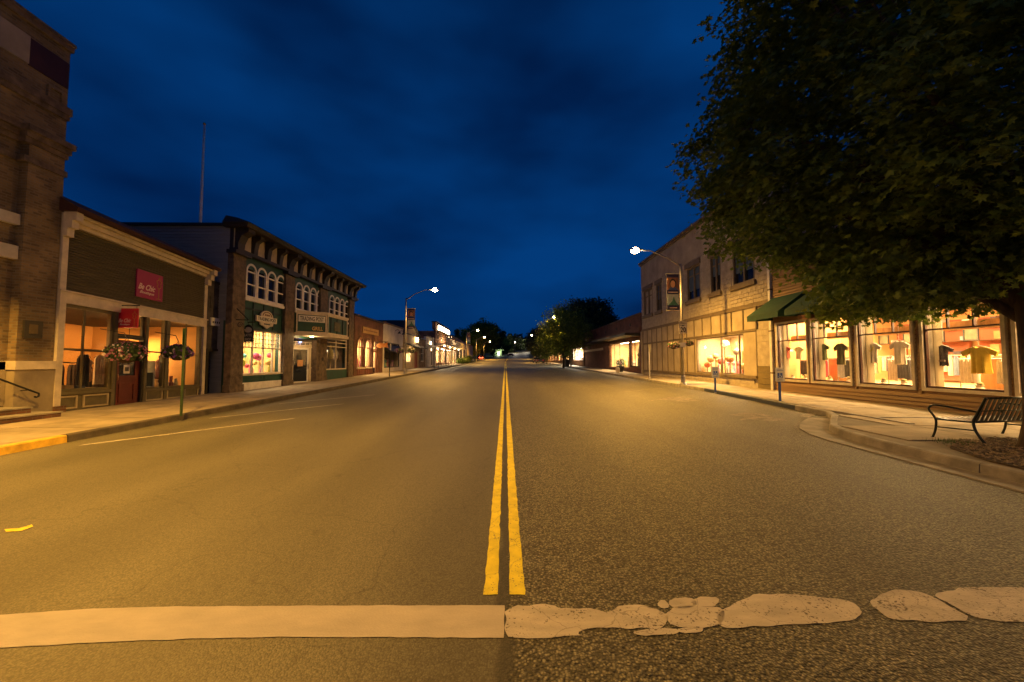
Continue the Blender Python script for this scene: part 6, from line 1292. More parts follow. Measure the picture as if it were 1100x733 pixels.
for i, (a, b) in enumerate(wins[:5]):
    t_ = thing('curtain', 'pale gathered curtain at the far end of the %s clothes shop window' % CN[i], 'curtain', R.p(b - .15, WZ0, -.5)); m = MB(); n = 12; vs = []
    for k in range(n + 1):
        d = -.18 - k * .02; uu = b - .12 + .03 * math.sin(k * 2.1); vs += [R.p(uu, WZ0, d), R.p(uu, 3.9, d), R.p(uu + .03, WZ0, d), R.p(uu + .03, 3.9, d)]
    fs = []
    for k in range(n): q = k * 4; fs += [(q, q + 1, q + 5, q + 4), (q + 2, q + 6, q + 7, q + 3)]
    m.add(vs, fs); m.build('curtain_cloth', mat('cream_curtain', (.8, .72, .55), .9, .1, 2, 0, 1), t_)
for i, u in enumerate((18.3, 17.5, 16.2, 15.3, 13.9, 13.2, 11.1, 9.2)):
    u = RU(u)
    t_ = thing('shoe_box', ORD[7 - i] + ' small cream pot at the foot of the clothes shop window glass', 'pot', R.p(u, WZ0, -.35), 'pots along the clothes shop window'); m = MB(); m.lathe(R.p(u, WZ0 - .02, -.35), [(.08, 0), (.1, .06), (.07, .1), (.09, .14), (.1, .15)], 9); m.build('pot', CREAM, t_); m = MB(); m.ball(R.p(u, WZ0 + .17, -.35), .07, 7, 5, (1, 1, .7), .2); m.build('plant', fabric((.3, .25, .1)), t_)
t_ = thing('clothes_rail', 'long clothes rail running deep inside the clothes shop', 'clothes rail', R.p(11, WZ0, -3)); m = MB(); m.tube([R.p(4.5, WZ0, -3), R.p(4.5, WZ0 + 1.0, -3), R.p(18.4, WZ0 + 1.0, -3), R.p(18.4, WZ0, -3)], .018, 6); m.build('rail', STEEL, t_)
for k in range(66):
    u = 4.7 + k * .205; c = [(.08, .07, .08), (.5, .42, .32), (.3, .1, .08), (.1, .14, .2), (.62, .55, .45), (.25, .2, .14), (.5, .3, .1)][rnd.randrange(7)]; m = MB(); cloth(m, R, u, WZ0 + .98, -3, .17, .7 - rnd.random() * .15, 2, .02); tag(m.build('garment', fabric(c), fix=False), '%s garment of the %s group on the deep clothes shop rail' % (ORD[k % 11] if k % 11 < 10 else 'farthest', ['nearest', 'second', 'third', 'fourth', 'fifth', 'farthest'][k // 11]), 'garment', 'garments on the deep rail of the clothes shop')
for k in range(12):
    u = 5.2 + k * 1.15; t_ = thing('framed_picture', ORD[k] + ' small framed picture hung in front of the back shelves of the clothes shop', 'picture', R.p(u, 2.9, -4.6), 'pictures in the clothes shop'); m = MB(); R.frame(m, u, u + .5, 2.55, 3.1, .04, -4.7, -4.66); m.build('picture_frame', BLACKP, t_); m = MB(); R.box(m, u + .04, u + .46, 2.59, 3.06, -4.69, -4.68); m.build('picture_face', mat('dim_poster', (0, 0, 0)), t_)
    m = MB(); m.tube([R.p(u + .25, 3.1, -4.68), R.p(u + .25, 4.0, -4.68)], .004, 4); m.build('picture_wire', IRON, t_)
# green awning
for a, b, lb in ((16.6, 18.75, 'far'), (9.4, 16.2, 'long near')):
    t_ = thing('awning', '%s section of the dark green canvas awning over the clothes shop' % lb, 'awning', R.p((a + b) / 2, 3.7, .6)); n = max(2, int((b - a) / 1.1))
    for k in range(n):
        s0, s1 = a + (b - a) * k / n, a + (b - a) * (k + 1) / n; m = MB(); m.hexa([R.p(s0, 4.76, .02), R.p(s1, 4.76, .02), R.p(s1, 3.88, 1.25), R.p(s0, 3.88, 1.25), R.p(s0, 4.79, .03), R.p(s1, 4.79, .03), R.p(s1, 3.91, 1.27), R.p(s0, 3.91, 1.27)]); m.build('canvas', AWNG, t_)
    m = MB(); R.box(m, a, b, 3.66, 3.90, 1.25, 1.275); m.build('valance', AWNG, t_)
    for s0 in (a, b - .012): m = MB(); R_ = [R.p(s0, 4.75, .03), R.p(s0, 3.89, 1.25), R.p(s0, 3.66, 1.25), R.p(s0, 3.72, .03)]; m.prism(R_, (0, .012, 0)); m.build('end_panel', AWNG, t_)
m = MB(); R.box(m, 16.25, 16.5, 3.55, 3.85, .0, .5); tag(m.build('sign_bracket', mat('brown_sign', (.3, .16, .08), .7, .3, 6, 0, 1)), 'small brown and cream box between the two awning sections', 'box')
# ---------------------------------------------------------------- low red brick shop with a canopy
u0, u1 = R.ux(689.2, 2) + .1, R.ux(628.5, 2); h = 6.3; g = G(45) + .1
root = thing('red_brick_shop', 'long low red brick shop with a dark canopy and glowing windows', 'shop', (12.8, (u0 + u1) / 2, g)); wz = (rv(676, 396), rv(676, 366.5))
W1 = (R.ux(676, 2.5) + .1, R.ux(654.5, 2.5), wz[0], wz[1]); D1 = (u0 + .5, R.ux(676, 2.5) - .15, g + .5, wz[1]); shell(R, root, u0, u1, h, REDB, [W1, D1], g=g, zr=wz[1] + .4, cap=mat('brown_coping', (.12, .07, .04), .8, .3, 3, .1, 20))
lit(R, root, D1[0], W1[1], g + .5, wz[1], 3.2, MATS['glow_back_wall'], 1250, (1, .62, .27)); pane_grid(R, root, *W1, -.05, .1, WOOD, us=[W1[0] + (W1[1] - W1[0]) * f for f in (.45, .72)], vs=[], fr=.1); pane_grid(R, root, *D1, -.05, .1, DKTRIM, us=[(D1[0] + D1[1]) / 2], vs=[], fr=.12)
m = MB(); R.box(m, u0 + .1, u1 - 4.5, wz[1] + .35, wz[1] + .6, 0, 1.5); m.build('canopy', DKTRIM, root)
m = MB(); R.box(m, u0 + .1, u1 - .1, wz[1] + .75, wz[1] + 1.15, 0, .08); m.build('fascia_board', mat('brown_fascia', (.15, .07, .035), .8, .3, 2, .1, 10), root)
m = MB(); R.box(m, u1 - 12, u1, 3.3, 3.6, 0, .06); m.build('pale_band', CREAM, root)
for k in range(5): m = MB(); u = u0 + 3 + k * 5; R.box(m, u, u + .3, 5.4, 5.7, 0, .05); m.build('vent', DKTRIM, root)
goods(R, W1[0] + .3, W1[1] - .3, W1[2], -.7, 14, 'item in the wide window of the low red brick shop', 'goods in the red brick shop window', 1.5, pal=BALL + [(.8, .75, .6)] * 5); goods(R, D1[0] + .2, D1[1] - .2, D1[2] - .1, -.6, 4, 'item inside the red brick shop doorway', 'goods in the red brick shop doorway', 2.2, pal=[(.1, .08, .05), (.05, .1, .03)], tone=.3)
t_ = thing('planter', 'round dark planter with a bushy plant on the pavement by the red brick shop', 'planter', (12.0, 41.5, G(41) + .15)); m = MB(); m.lathe((12.0, 41.5, G(41) + .15), [(.3, 0), (.4, .5), (.42, .6)], 12); m.build('pot', DKTRIM, t_)
def leafball(c, r, n, s, m_, t_, nm='foliage', sq=1.0):
    mb = MB()
    for i in range(n):
        q = Vector((rnd.gauss(0, 1), rnd.gauss(0, 1), rnd.gauss(0, 1) * sq)).normalized() * r * rnd.uniform(.5, 1.05); q.z *= sq; p = Vector(c) + q; a = Vector((rnd.uniform(-1, 1), rnd.uniform(-1, 1), rnd.uniform(-1, 1))).normalized(); b = a.orthogonal().normalized(); z = s * rnd.uniform(.6, 1.3)
        mb.add([p - a * z, p + b * z * .5, p + a * z, p - b * z * .5], [(0, 1, 2, 3)])
    return mb.build(nm, m_, t_, kind='stuff', fix=False)
leafball((12.0, 41.5, G(41) + 1.1), .45, 300, .09, LEAFM, t_)
# ---------------------------------------------------------------- far right storefronts
u0, u1 = R.ux(627.5, 2) + .5, R.ux(613.5, 2); g = G(70) + .1; root = thing('white_lit_shop', 'low shop with one glaring white window beyond the red brick shop', 'shop', (12.8, (u0 + u1) / 2, g)); w_ = (u0 + .3, u1 - 2.5, g + .9, g + 3.1); shell(R, root, u0, u1, g + 4.6, BROWNB, [w_], g=g)
lit(R, root, *w_, 2.5, mat('bright_back_wall', (0, 0, 0)), 2600, (1, .86, .68)); pane_grid(R, root, *w_, -.05, .1, WHITE, nu=3, fr=.1); goods(R, w_[0] + .5, w_[1] - .5, w_[2], -.7, 7, 'item in the glaring white window', 'goods in the white window', .8, pal=[(.2, .1, .08)])
u0, u1 = R.ux(611.5, 2), R.ux(586, 2); g = G(100) + .1; root = thing('storefront_row', 'long low row of orange lit storefronts behind the street tree', 'shop', (12.8, (u0 + u1) / 2, g)); W = []
u = u0 + 1
while u < u1 - 5: W.append((u, u + 4.2, g + .5, g + 3.0)); u += 6.2
shell(R, root, u0, u1, g + 4.5, BROWNB, W, g=g); lit(R, root, W[0][0], W[-1][1], g + .5, g + 3.0, 2.5, mat('glow_back_wall', (0, 0, 0)), 5200, (1, .62, .28))
for k, q in enumerate(W): pane_grid(R, root, *q, -.05, .12, WOOD, nu=3, fr=.15)
house(20, 34, 150, 168, 5, 3, BROWNB, 'dark brick house far down the right side behind the trees')

# ================================================================== STREET LAMPS
LENS = emis('street_lamp_lens', (1.0, .66, .34), 110)
def street_lamp(x, y, side, label, power, hp=7.0, hl=7.75, arm=2.3, seg=10, on=True, cone=160):
    """side +1: stands on the left, arm reaches right"""
    z = G(y) + .15; t = thing('street_lamp', label, 'street lamp', (x, y, z), 'street lamps along the road')
    m = MB(); m.lathe((x, y, z), [(.20, 0), (.20, .05), (.13, .1), (.12, .45), (.10, .5)], 10); m.build('base', STEEL, t)
    m = MB(); m.tube([(x, y, z + .4), (x, y, z + hp)], [.095, .06], seg); m.build('pole', STEEL, t, smooth=True)
    pts = [Vector((x, y, z + hp - .15)), Vector((x + side * arm * .35, y, z + hp + (hl - hp) * .5)), Vector((x + side * arm * .75, y, z + hl)), Vector((x + side * arm, y, z + hl + .05))]
    m = MB(); m.tube(pts, [.05, .042, .036, .036], 8); m.build('arm', STEEL, t, smooth=True)
    hx = x + side * (arm + .3); hz = z + hl + .06
    m = MB(); vs = []; prof = [(-.42, .05, .05), (-.3, .10, .07), (0, .17, .12), (.25, .15, .10), (.4, .05, .04)]
    for a, b, c in prof:
        for j in range(10):
            g_ = 2 * math.pi * j / 10; zz = math.sin(g_) * c; vs.append((hx + side * a, y + math.cos(g_) * b, hz + max(zz, -.03)))
    fs = [(i * 10 + j, i * 10 + (j + 1) % 10, (i + 1) * 10 + (j + 1) % 10, (i + 1) * 10 + j) for i in range(4) for j in range(10)] + [tuple(range(10))[::-1], tuple(range(40, 50))]
    m.add(vs, fs); m.build('lamp_head', STEEL, t, smooth=True)
    m = MB(); m.ball((hx + side * .05, y, hz - .04), .22, 12, 6, (1.15, .85, .8)); m.build('lamp_lens', LENS, t, smooth=True)
    if on: point('street_light', (hx + side * .05, y, hz - .26), power, SODIUM, .16, t, spot=cone).rotation_euler = (0, -side * math.radians(11), 0)
    return t
PW = 6000
LAMPS = [(10.2, 22.8, -1, 'tall steel street lamp with banner, speed sign and flower baskets on the right pavement', PW * 1.7),
         (-9.2, 36.8, 1, 'steel street lamp with a banner before the gabled shop on the left', PW * .75),
         (-9.2, 94, 1, 'steel street lamp with a banner at the left kerb past the balcony building', PW),
         (10.2, 62, -1, 'steel street lamp standing half inside the right street tree', PW),
         (10.4, 117, -1, 'street lamp beyond the orange storefronts on the right', PW),
         (-9.4, 128, 1, 'street lamp on the left behind the white car', PW * 1.6),
         (-9.5, 175, 1, 'small far street lamp on the left near the gabled house', PW * 2.5),
         (13.2, 190, -1, 'far street lamp on the right at the foot of the hill', PW),
         (-9.2, 6.3, 1, 'street lamp on the left pavement beside the crossing, near the buff building', PW * 1.15),
         (10.4, -9.0, -1, 'street lamp on the right pavement behind the crossing', PW * .15),
         (-9.2, -22, 1, 'street lamp on the left pavement well behind the crossing', PW * .5)]
LO = []
for a in LAMPS: LO.append(street_lamp(*a, cone=142 if a[1] == 6.3 else (174 if a[1] == 22.8 else 164)))
for x, y, hz, lb in ((-14, 150, 7, 'lamp on a pole in the car park beyond the shrubs'), (4.5 + CX(300) - 4, 318, 9, 'far lamp high on the hill road'), (18, 345, 10, 'farthest lamp glowing at the top of the hill')):
    z = G(y); t = thing('area_lamp', lb, 'lamp', (x, y, z)); m = MB(); m.tube([(x, y, z), (x, y, z + hz)], .08, 6); m.build('pole', STEEL, t); MB().ball((x, y, z + hz), .3, 8, 6).build('lamp_lens', emis('far_lamp_glow', (.95, .9, .85), 9), t); point('area_light', (x, y, z + hz - .6), 9000, (1, .85, .65), .2, t)

def banner(x, y, z0, z1, side, label, w_=.62):
    """double banner on arms: portrait above, picture below; faces up and down the street"""
    t = thing('banner', label, 'banner', (x + side * .4, y, z0)); a, b = sorted((x + side * .12, x + side * (.12 + w_))); F_ = Fac(a, y, 1, 0, 1)
    if F_.n.y > 0: F_.n = -F_.n
    L_ = b - a
    for z in (z1, z0): m = MB(); m.tube([(x, y, z), (x + side * (.16 + w_), y, z)], .02, 6); m.build('arm', STEEL, t)
    m = MB(); F_.box(m, 0, L_, z0, z1, -.012, .012); m.build('cloth', mat('navy_banner', (.022, .022, .085), .8, .15, 3, .05, 30), t); H = z1 - z0
    def el(cu, cv, ru, rv_, d, n=14): return [(L_ * cu + L_ * ru * math.cos(k * 2 * math.pi / n), z0 + H * cv + H * rv_ * math.sin(k * 2 * math.pi / n)) for k in range(n)]
    m = MB(); F_.box(m, L_ * .04, L_ * .96, z0 + H * .56, z0 + H * .90, .012, .016); m.build('portrait_ground', mat('banner_rust', (.22, .10, .06), .8, .3, 6, 0, 1), t)
    m = MB(); F_.prism(m, el(.5, .74, .27, .125, 0), .016, .019); m.build('portrait_hair', BLACKP, t); m = MB(); F_.prism(m, el(.5, .72, .2, .10, 0), .019, .022); m.build('portrait_face', mat('banner_face', (.50, .26, .16), .8, .2, 6, 0, 1), t)
    m = MB(); F_.prism(m, [(L_ * .1, z0 + H * .56), (L_ * .9, z0 + H * .56), (L_ * .72, z0 + H * .63), (L_ * .28, z0 + H * .63)], .0165, .021); m.build('portrait_shoulders', mat('banner_blue', (.04, .08, .25), .8, .2, 6, 0, 1), t)
    m = MB(); F_.box(m, L_ * .04, L_ * .96, z0 + H * .14, z0 + H * .44, .012, .016); m.build('lower_picture', mat('banner_sky', (.35, .42, .45), .8, .3, 4, 0, 1), t)
    m = MB(); F_.prism(m, [(L_ * .1, z0 + H * .14), (L_ * .95, z0 + H * .14), (L_ * .7, z0 + H * .24), (L_ * .55, z0 + H * .38), (L_ * .42, z0 + H * .25)], .016, .019); m.build('lower_picture_shape', mat('banner_teal', (.04, .16, .13), .8, .3, 4, 0, 1), t)
    m = MB()
    for zz in (.48, .93, .05): F_.box(m, L_ * .12, L_ * .88, z0 + H * zz, z0 + H * (zz + .025), .012, .015)
    for zz in (.48,): F_.box(m, L_ * .12, L_ * .88, z0 + H * zz, z0 + H * (zz + .025), .012, .015)
    m2 = MB(); F_.box(m2, L_ * .12, L_ * .88, z0 + H * .485, z0 + H * .51, .012, .015); m2.build('text_strip', PINKL, t); m2 = MB(); F_.box(m2, L_ * .2, L_ * .8, z0 + H * .06, z0 + H * .085, .012, .015); m2.build('text_strip', PINKL, t)
    return t
lx, ly = 10.2, 22.8
def zat(py, Y): return CAM_H + (389 - py) * Y / F_PX
banner(lx, ly, zat(333, ly), zat(293, ly), -1, 'navy street banner with a portrait on the right lamp post', .72)
banner(-9.2, 36.8, zat(353.5, 36.8), zat(331.5, 36.8), 1, 'street banner with a portrait on the left lamp post', .72)
banner(-9.2, 94, zat(370.5, 94), zat(358, 94), 1, 'street banner on the far left lamp post', .8)
# speed sign and small plate
Fs = Fac(lx - .3, ly - .12, 1, 0, 1)
if Fs.n.y > 0: Fs.n = -Fs.n
t = thing('speed_sign', 'white speed limit sign strapped to the right lamp post', 'sign', (lx, ly - .1, 4)); z0, z1 = zat(358.5, ly), zat(345, ly); m = MB(); Fs.box(m, .08, .54, z0, z1, 0, .012); m.build('sign_plate', WHITE, t); m = MB(); Fs.frame(m, .10, .52, z0 + .02, z1 - .02, .015, .012, .015); m.build('sign_border', BLACKP, t)
hh_ = z1 - z0
text_mesh('SPEED', Fs, .14, .48, z0 + hh_ * .78, z0 + hh_ * .9, .013, BLACKP, t); text_mesh('LIMIT', Fs, .16, .46, z0 + hh_ * .60, z0 + hh_ * .72, .013, BLACKP, t); text_mesh('20', Fs, .15, .47, z0 + hh_ * .1, z0 + hh_ * .52, .013, BLACKP, t)
z0, z1 = zat(373, ly), zat(368, ly); t = thing('small_sign', 'small plain white plate below the speed limit sign on the lamp post', 'sign', (lx, ly - .1, z0)); m = MB(); Fs.box(m, .1, .44, z0, z1, 0, .012); m.build('sign_plate', WHITE, t)
# baskets on the lamp posts
def lamp_basket(x, y, z, s_, r, lb, cs):
    c = Vector((x + s_ * (.15 + r), y, z)); t = basket(c, r, lb, cs, None, n=200); m = MB(); m.tube([Vector((x, y, z + r * 1.0)), Vector((c.x, c.y, z + r * .95))], .018, 6); m.build('bracket_arm', IRON, t)
lamp_basket(lx, ly, zat(371, ly), -1, .36, 'flower basket hanging on the road side of the right lamp post', (0, 2)); lamp_basket(lx, ly, zat(369, ly), 1, .26, 'smaller pink flower basket on the shop side of the right lamp post', (2, 2))
lamp_basket(-9.2, 36.8, zat(377, 36.8), -1, .42, 'dark hanging basket on the shop side of the left lamp post', (1,)); lamp_basket(-9.2, 36.8, zat(377, 36.8), 1, .40, 'green hanging basket on the road side of the left lamp post', (0,))

# ================================================================== SIGNS AND POSTS ON THE PAVEMENTS
def access_sign(px, py_base, py_top, lb):
    p = gnd(px, py_base, .15); X, Y = p.x, p.y; zt = zat(py_top, Y); t = thing('parking_sign', lb, 'sign', p); m = MB(); m.lathe(p, [(.05, -.02), (.05, .01), (.03, .02)], 8); m.build('foot', STEEL, t)
    m = MB(); m.box(X - .03, X + .03, Y - .03, Y + .03, p.z, zt - .02); m.build('post', BLUEP, t); F_ = Fac(X - .2, Y - .032, 1, 0, 1)
    if F_.n.y > 0: F_.n = -F_.n
    w2 = .165; zb = zt - .50; m = MB(); F_.box(m, .2 - w2, .2 + w2, zb, zt, 0, .012); m.build('sign_plate', mat('sign_tan_white', (.50, .46, .36), .6, .1, 3, 0, 1), t)
    m = MB(); F_.box(m, .11, .29, zb + .12, zb + .31, .012, .016); m.build('blue_square', BLUEP, t)
    m = MB(); m.tube([F_.p(.19, zb + .285, .018), F_.p(.19, zb + .21, .018), F_.p(.235, zb + .205, .018), F_.p(.255, zb + .15, .018)], .008, 5); m.tube([F_.p(.195 + .042 * math.cos(t_), zb + .175 + .042 * math.sin(t_), .018) for t_ in [2.2 + k * .45 for k in range(10)]], .006, 5); m.ball(F_.p(.19, zb + .295, .018), .012, 6, 4); m.build('wheelchair_symbol', WHITE, t, kind='stuff')
    m = MB(); F_.box(m, .09, .31, zb + .38, zb + .40, .012, .015); m.build('text_strip', BLUEP, t); m = MB(); F_.box(m, .10, .30, zb + .43, zb + .445, .012, .015); m.build('text_strip', BLUEP, t); m = MB(); F_.box(m, .11, .29, zb + .05, zb + .07, .012, .015); m.build('text_strip', BLUEP, t)
access_sign(838, 431.5, 395, 'blue posted accessible parking sign in front of the downpipe'); access_sign(768.5, 422, 394, 'blue posted accessible parking sign in front of the big lit window')
def thin_post(px, pyb, pyt, X, lb, plate=True):
    r = ray(px, pyb); Y = 749 / (pyb - 383); x = (px - 543) / F_PX * Y if X is None else X; z = G(Y) + .15; zt = zat(pyt, Y); t = thing('sign_post', lb, 'sign post', (x, Y, z)); m = MB(); m.box(x - .03, x + .03, Y - .03, Y + .03, z, zt); m.build('post', STEEL if px > 600 else DKTRIM, t)
    if plate: m = MB(); m.box(x + .035, x + .05, Y - .2, Y + .2, zt - .55, zt - .02); m.build('sign_plate', STEEL, t)
thin_post(384, 406.5, 369, -9.2, 'thin dark sign post seen edge on before the arched windows'); thin_post(453.5, 397.5, 375, -9.2, 'thin dark sign post before the pillared shop'); thin_post(459.5, 396.5, 377, -9.3, 'second thin dark post beside the pillared shop', False)
thin_post(662.5, 409.5, 370, 10.25, 'thin sign post seen edge on before the red brick shop'); thin_post(543.2, 388.5, 383, 0.1, 'small post on the centre line far up the road', False)

# ================================================================== BENCH
def bench(c, ang, L_):
    """strap steel bench; local x = length, local y = forward (seat front), built once at its place"""
    ca, sa = math.cos(ang), math.sin(ang)
    t = thing('bench', 'dark green strap steel bench with curved arms beside the big tree', 'bench', (c[0], c[1], G(c[1]) + SWZ))
    z0 = G(c[1]) + SWZ
    def P(x, y, z): return Vector((c[0] + x * ca - y * sa, c[1] + x * sa + y * ca, z0 + z))
    K = mat('green_black_enamel', (.008, .016, .011), .28, .3, 10, .05, 60, .2)
    seat = [(.0, .40), (.10, .385), (.30, .37), (.48, .385), (.55, .40), (.585, .385), (.59, .355)]
    back = [(-.01, .40), (-.05, .50), (-.10, .64), (-.15, .78), (-.17, .83), (-.20, .845)]
    n = int(L_ / .118)
    for k in range(n + 1):
        x = .06 + (L_ - .12) * k / n; w_ = .031
        for nm, prof in (('seat_slat', seat), ('back_slat', back)):
            m = MB(); vs = []
            for y, z in prof:
                vs += [P(x - w_, y, z), P(x + w_, y, z), P(x + w_, y, z + .008) if nm == 'seat_slat' else P(x + w_, y - .009, z), P(x - w_, y, z + .008) if nm == 'seat_slat' else P(x - w_, y - .009, z)]
            q = len(prof); fs = [(0, 1, 2, 3), (4 * q - 4, 4 * q - 1, 4 * q - 2, 4 * q - 3)]
            for i in range(q - 1):
                for j in range(4): fs.append((i * 4 + j, i * 4 + (j + 1) % 4, i * 4 + 4 + (j + 1) % 4, i * 4 + 4 + j))
            m.add(vs, fs); m.build(nm, K, t)
    for y, z, nm in ((.0, .385, 'rear_rail'), (.56, .365, 'front_rail'), (-.185, .84, 'top_rail'), (-.085, .60, 'mid_rail')):
        m = MB(); m.tube([P(.0, y, z), P(L_, y, z)], .019 if nm != 'mid_rail' else .012, 8); m.build(nm, K, t, smooth=True)
    def smooth(pts, k=5):
        out = []; n_ = len(pts)
        for i in range(n_ - 1):
            p0, p1, p2, p3 = pts[max(i - 1, 0)], pts[i], pts[i + 1], pts[min(i + 2, n_ - 1)]
            for j in range(k):
                s_ = j / k; out.append(tuple(.5 * ((2 * b) + (-a + c_) * s_ + (2 * a - 5 * b + 4 * c_ - d) * s_ ** 2 + (-a + 3 * b - 3 * c_ + d) * s_ ** 3) for a, b, c_, d in zip(p0, p1, p2, p3)))
        out.append(pts[-1]); return out
    for x in (0.0, L_):
        m = MB(); pr = smooth([(-.20, .85), (-.14, .70), (-.06, .52), (-.01, .38), (-.05, .20), (-.17, .0)]); m.tube([P(x, y, z) for y, z in pr], .022, 8); m.build('leg', K, t, smooth=True)
        m = MB(); pr = smooth([(.62, .0), (.57, .15), (.55, .34), (.60, .46), (.66, .56), (.60, .635), (.44, .64), (.2, .615), (.0, .59), (-.07, .58)]); m.tube([P(x, y, z) for y, z in pr], .02, 8); m.build('arm_leg', K, t, smooth=True)
        m = MB(); m.tube([P(x, -.03, .24), P(x, .56, .22)], .014, 6); m.tube([P(x, -.01, .385), P(x, .56, .37)], .016, 6); m.build('stretcher', K, t, smooth=True)
        for y in (-.17, .62): m = MB(); m.lathe(P(x, y, 0), [(.035, 0), (.035, .012)], 8); m.build('foot_pad', K, t)
bench((8.62, 7.28), math.radians(10), 1.85)

# ================================================================== TREES
LEAFS = [(0, -1.0), (.18, -.35), (.85, -.55), (.55, -.05), (1.0, .35), (.45, .35), (0, 1.1), (-.45, .35), (-1.0, .35), (-.55, -.05), (-.85, -.55), (-.18, -.35)]
def leaf_mat(name, c, c2):
    m, t, b = _base(name); n = t.nodes; l = t.links; g_ = n.new('ShaderNodeNewGeometry'); nz = n.new('ShaderNodeTexNoise'); nz.inputs['Scale'].default_value = 1.3; nz.inputs['Detail'].default_value = 5; l.new(g_.outputs['Position'], nz.inputs[0])
    ad = n.new('ShaderNodeMath'); ad.operation = 'MULTIPLY_ADD'; ad.inputs[1].default_value = .45; l.new(g_.outputs['Random Per Island'], ad.inputs[0]); l.new(nz.outputs['Fac'], ad.inputs[2])
    r = n.new('ShaderNodeValToRGB'); r.color_ramp.elements[0].position = .45; r.color_ramp.elements[1].position = 1.0; r.color_ramp.elements[0].color = c + (1,); r.color_ramp.elements[1].color = c2 + (1,); l.new(ad.outputs[0], r.inputs[0]); l.new(r.outputs[0], b.inputs['Base Color'])
    b.inputs['Roughness'].default_value = .55; o = n['Material Output']; tr = n.new('ShaderNodeBsdfTranslucent'); l.new(r.outputs[0], tr.inputs[0]); mx = n.new('ShaderNodeMixShader'); mx.inputs[0].default_value = .35; l.new(b.outputs[0], mx.inputs[1]); l.new(tr.outputs[0], mx.inputs[2]); l.new(mx.outputs[0], o.inputs[0]); return m
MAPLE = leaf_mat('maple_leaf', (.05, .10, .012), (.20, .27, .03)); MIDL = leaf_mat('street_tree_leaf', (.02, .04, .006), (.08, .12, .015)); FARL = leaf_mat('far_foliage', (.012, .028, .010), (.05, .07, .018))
def leaf(vs, fs, p, nn, s, shape=LEAFS, droop=.25):
    u = nn.orthogonal().normalized(); a = rnd.uniform(0, 6.28); v = nn.cross(u); u, v = u * math.cos(a) + v * math.sin(a), v * math.cos(a) - u * math.sin(a); k = len(vs); n = len(shape)
    for x, y in shape: vs.append(p + u * (x * s) + v * (y * s) - nn * (droop * s * (x * x + .4 * y * y)))
    vs.append(p)
    for i in range(n): fs.append((k + i, k + (i + 1) % n, k + n))
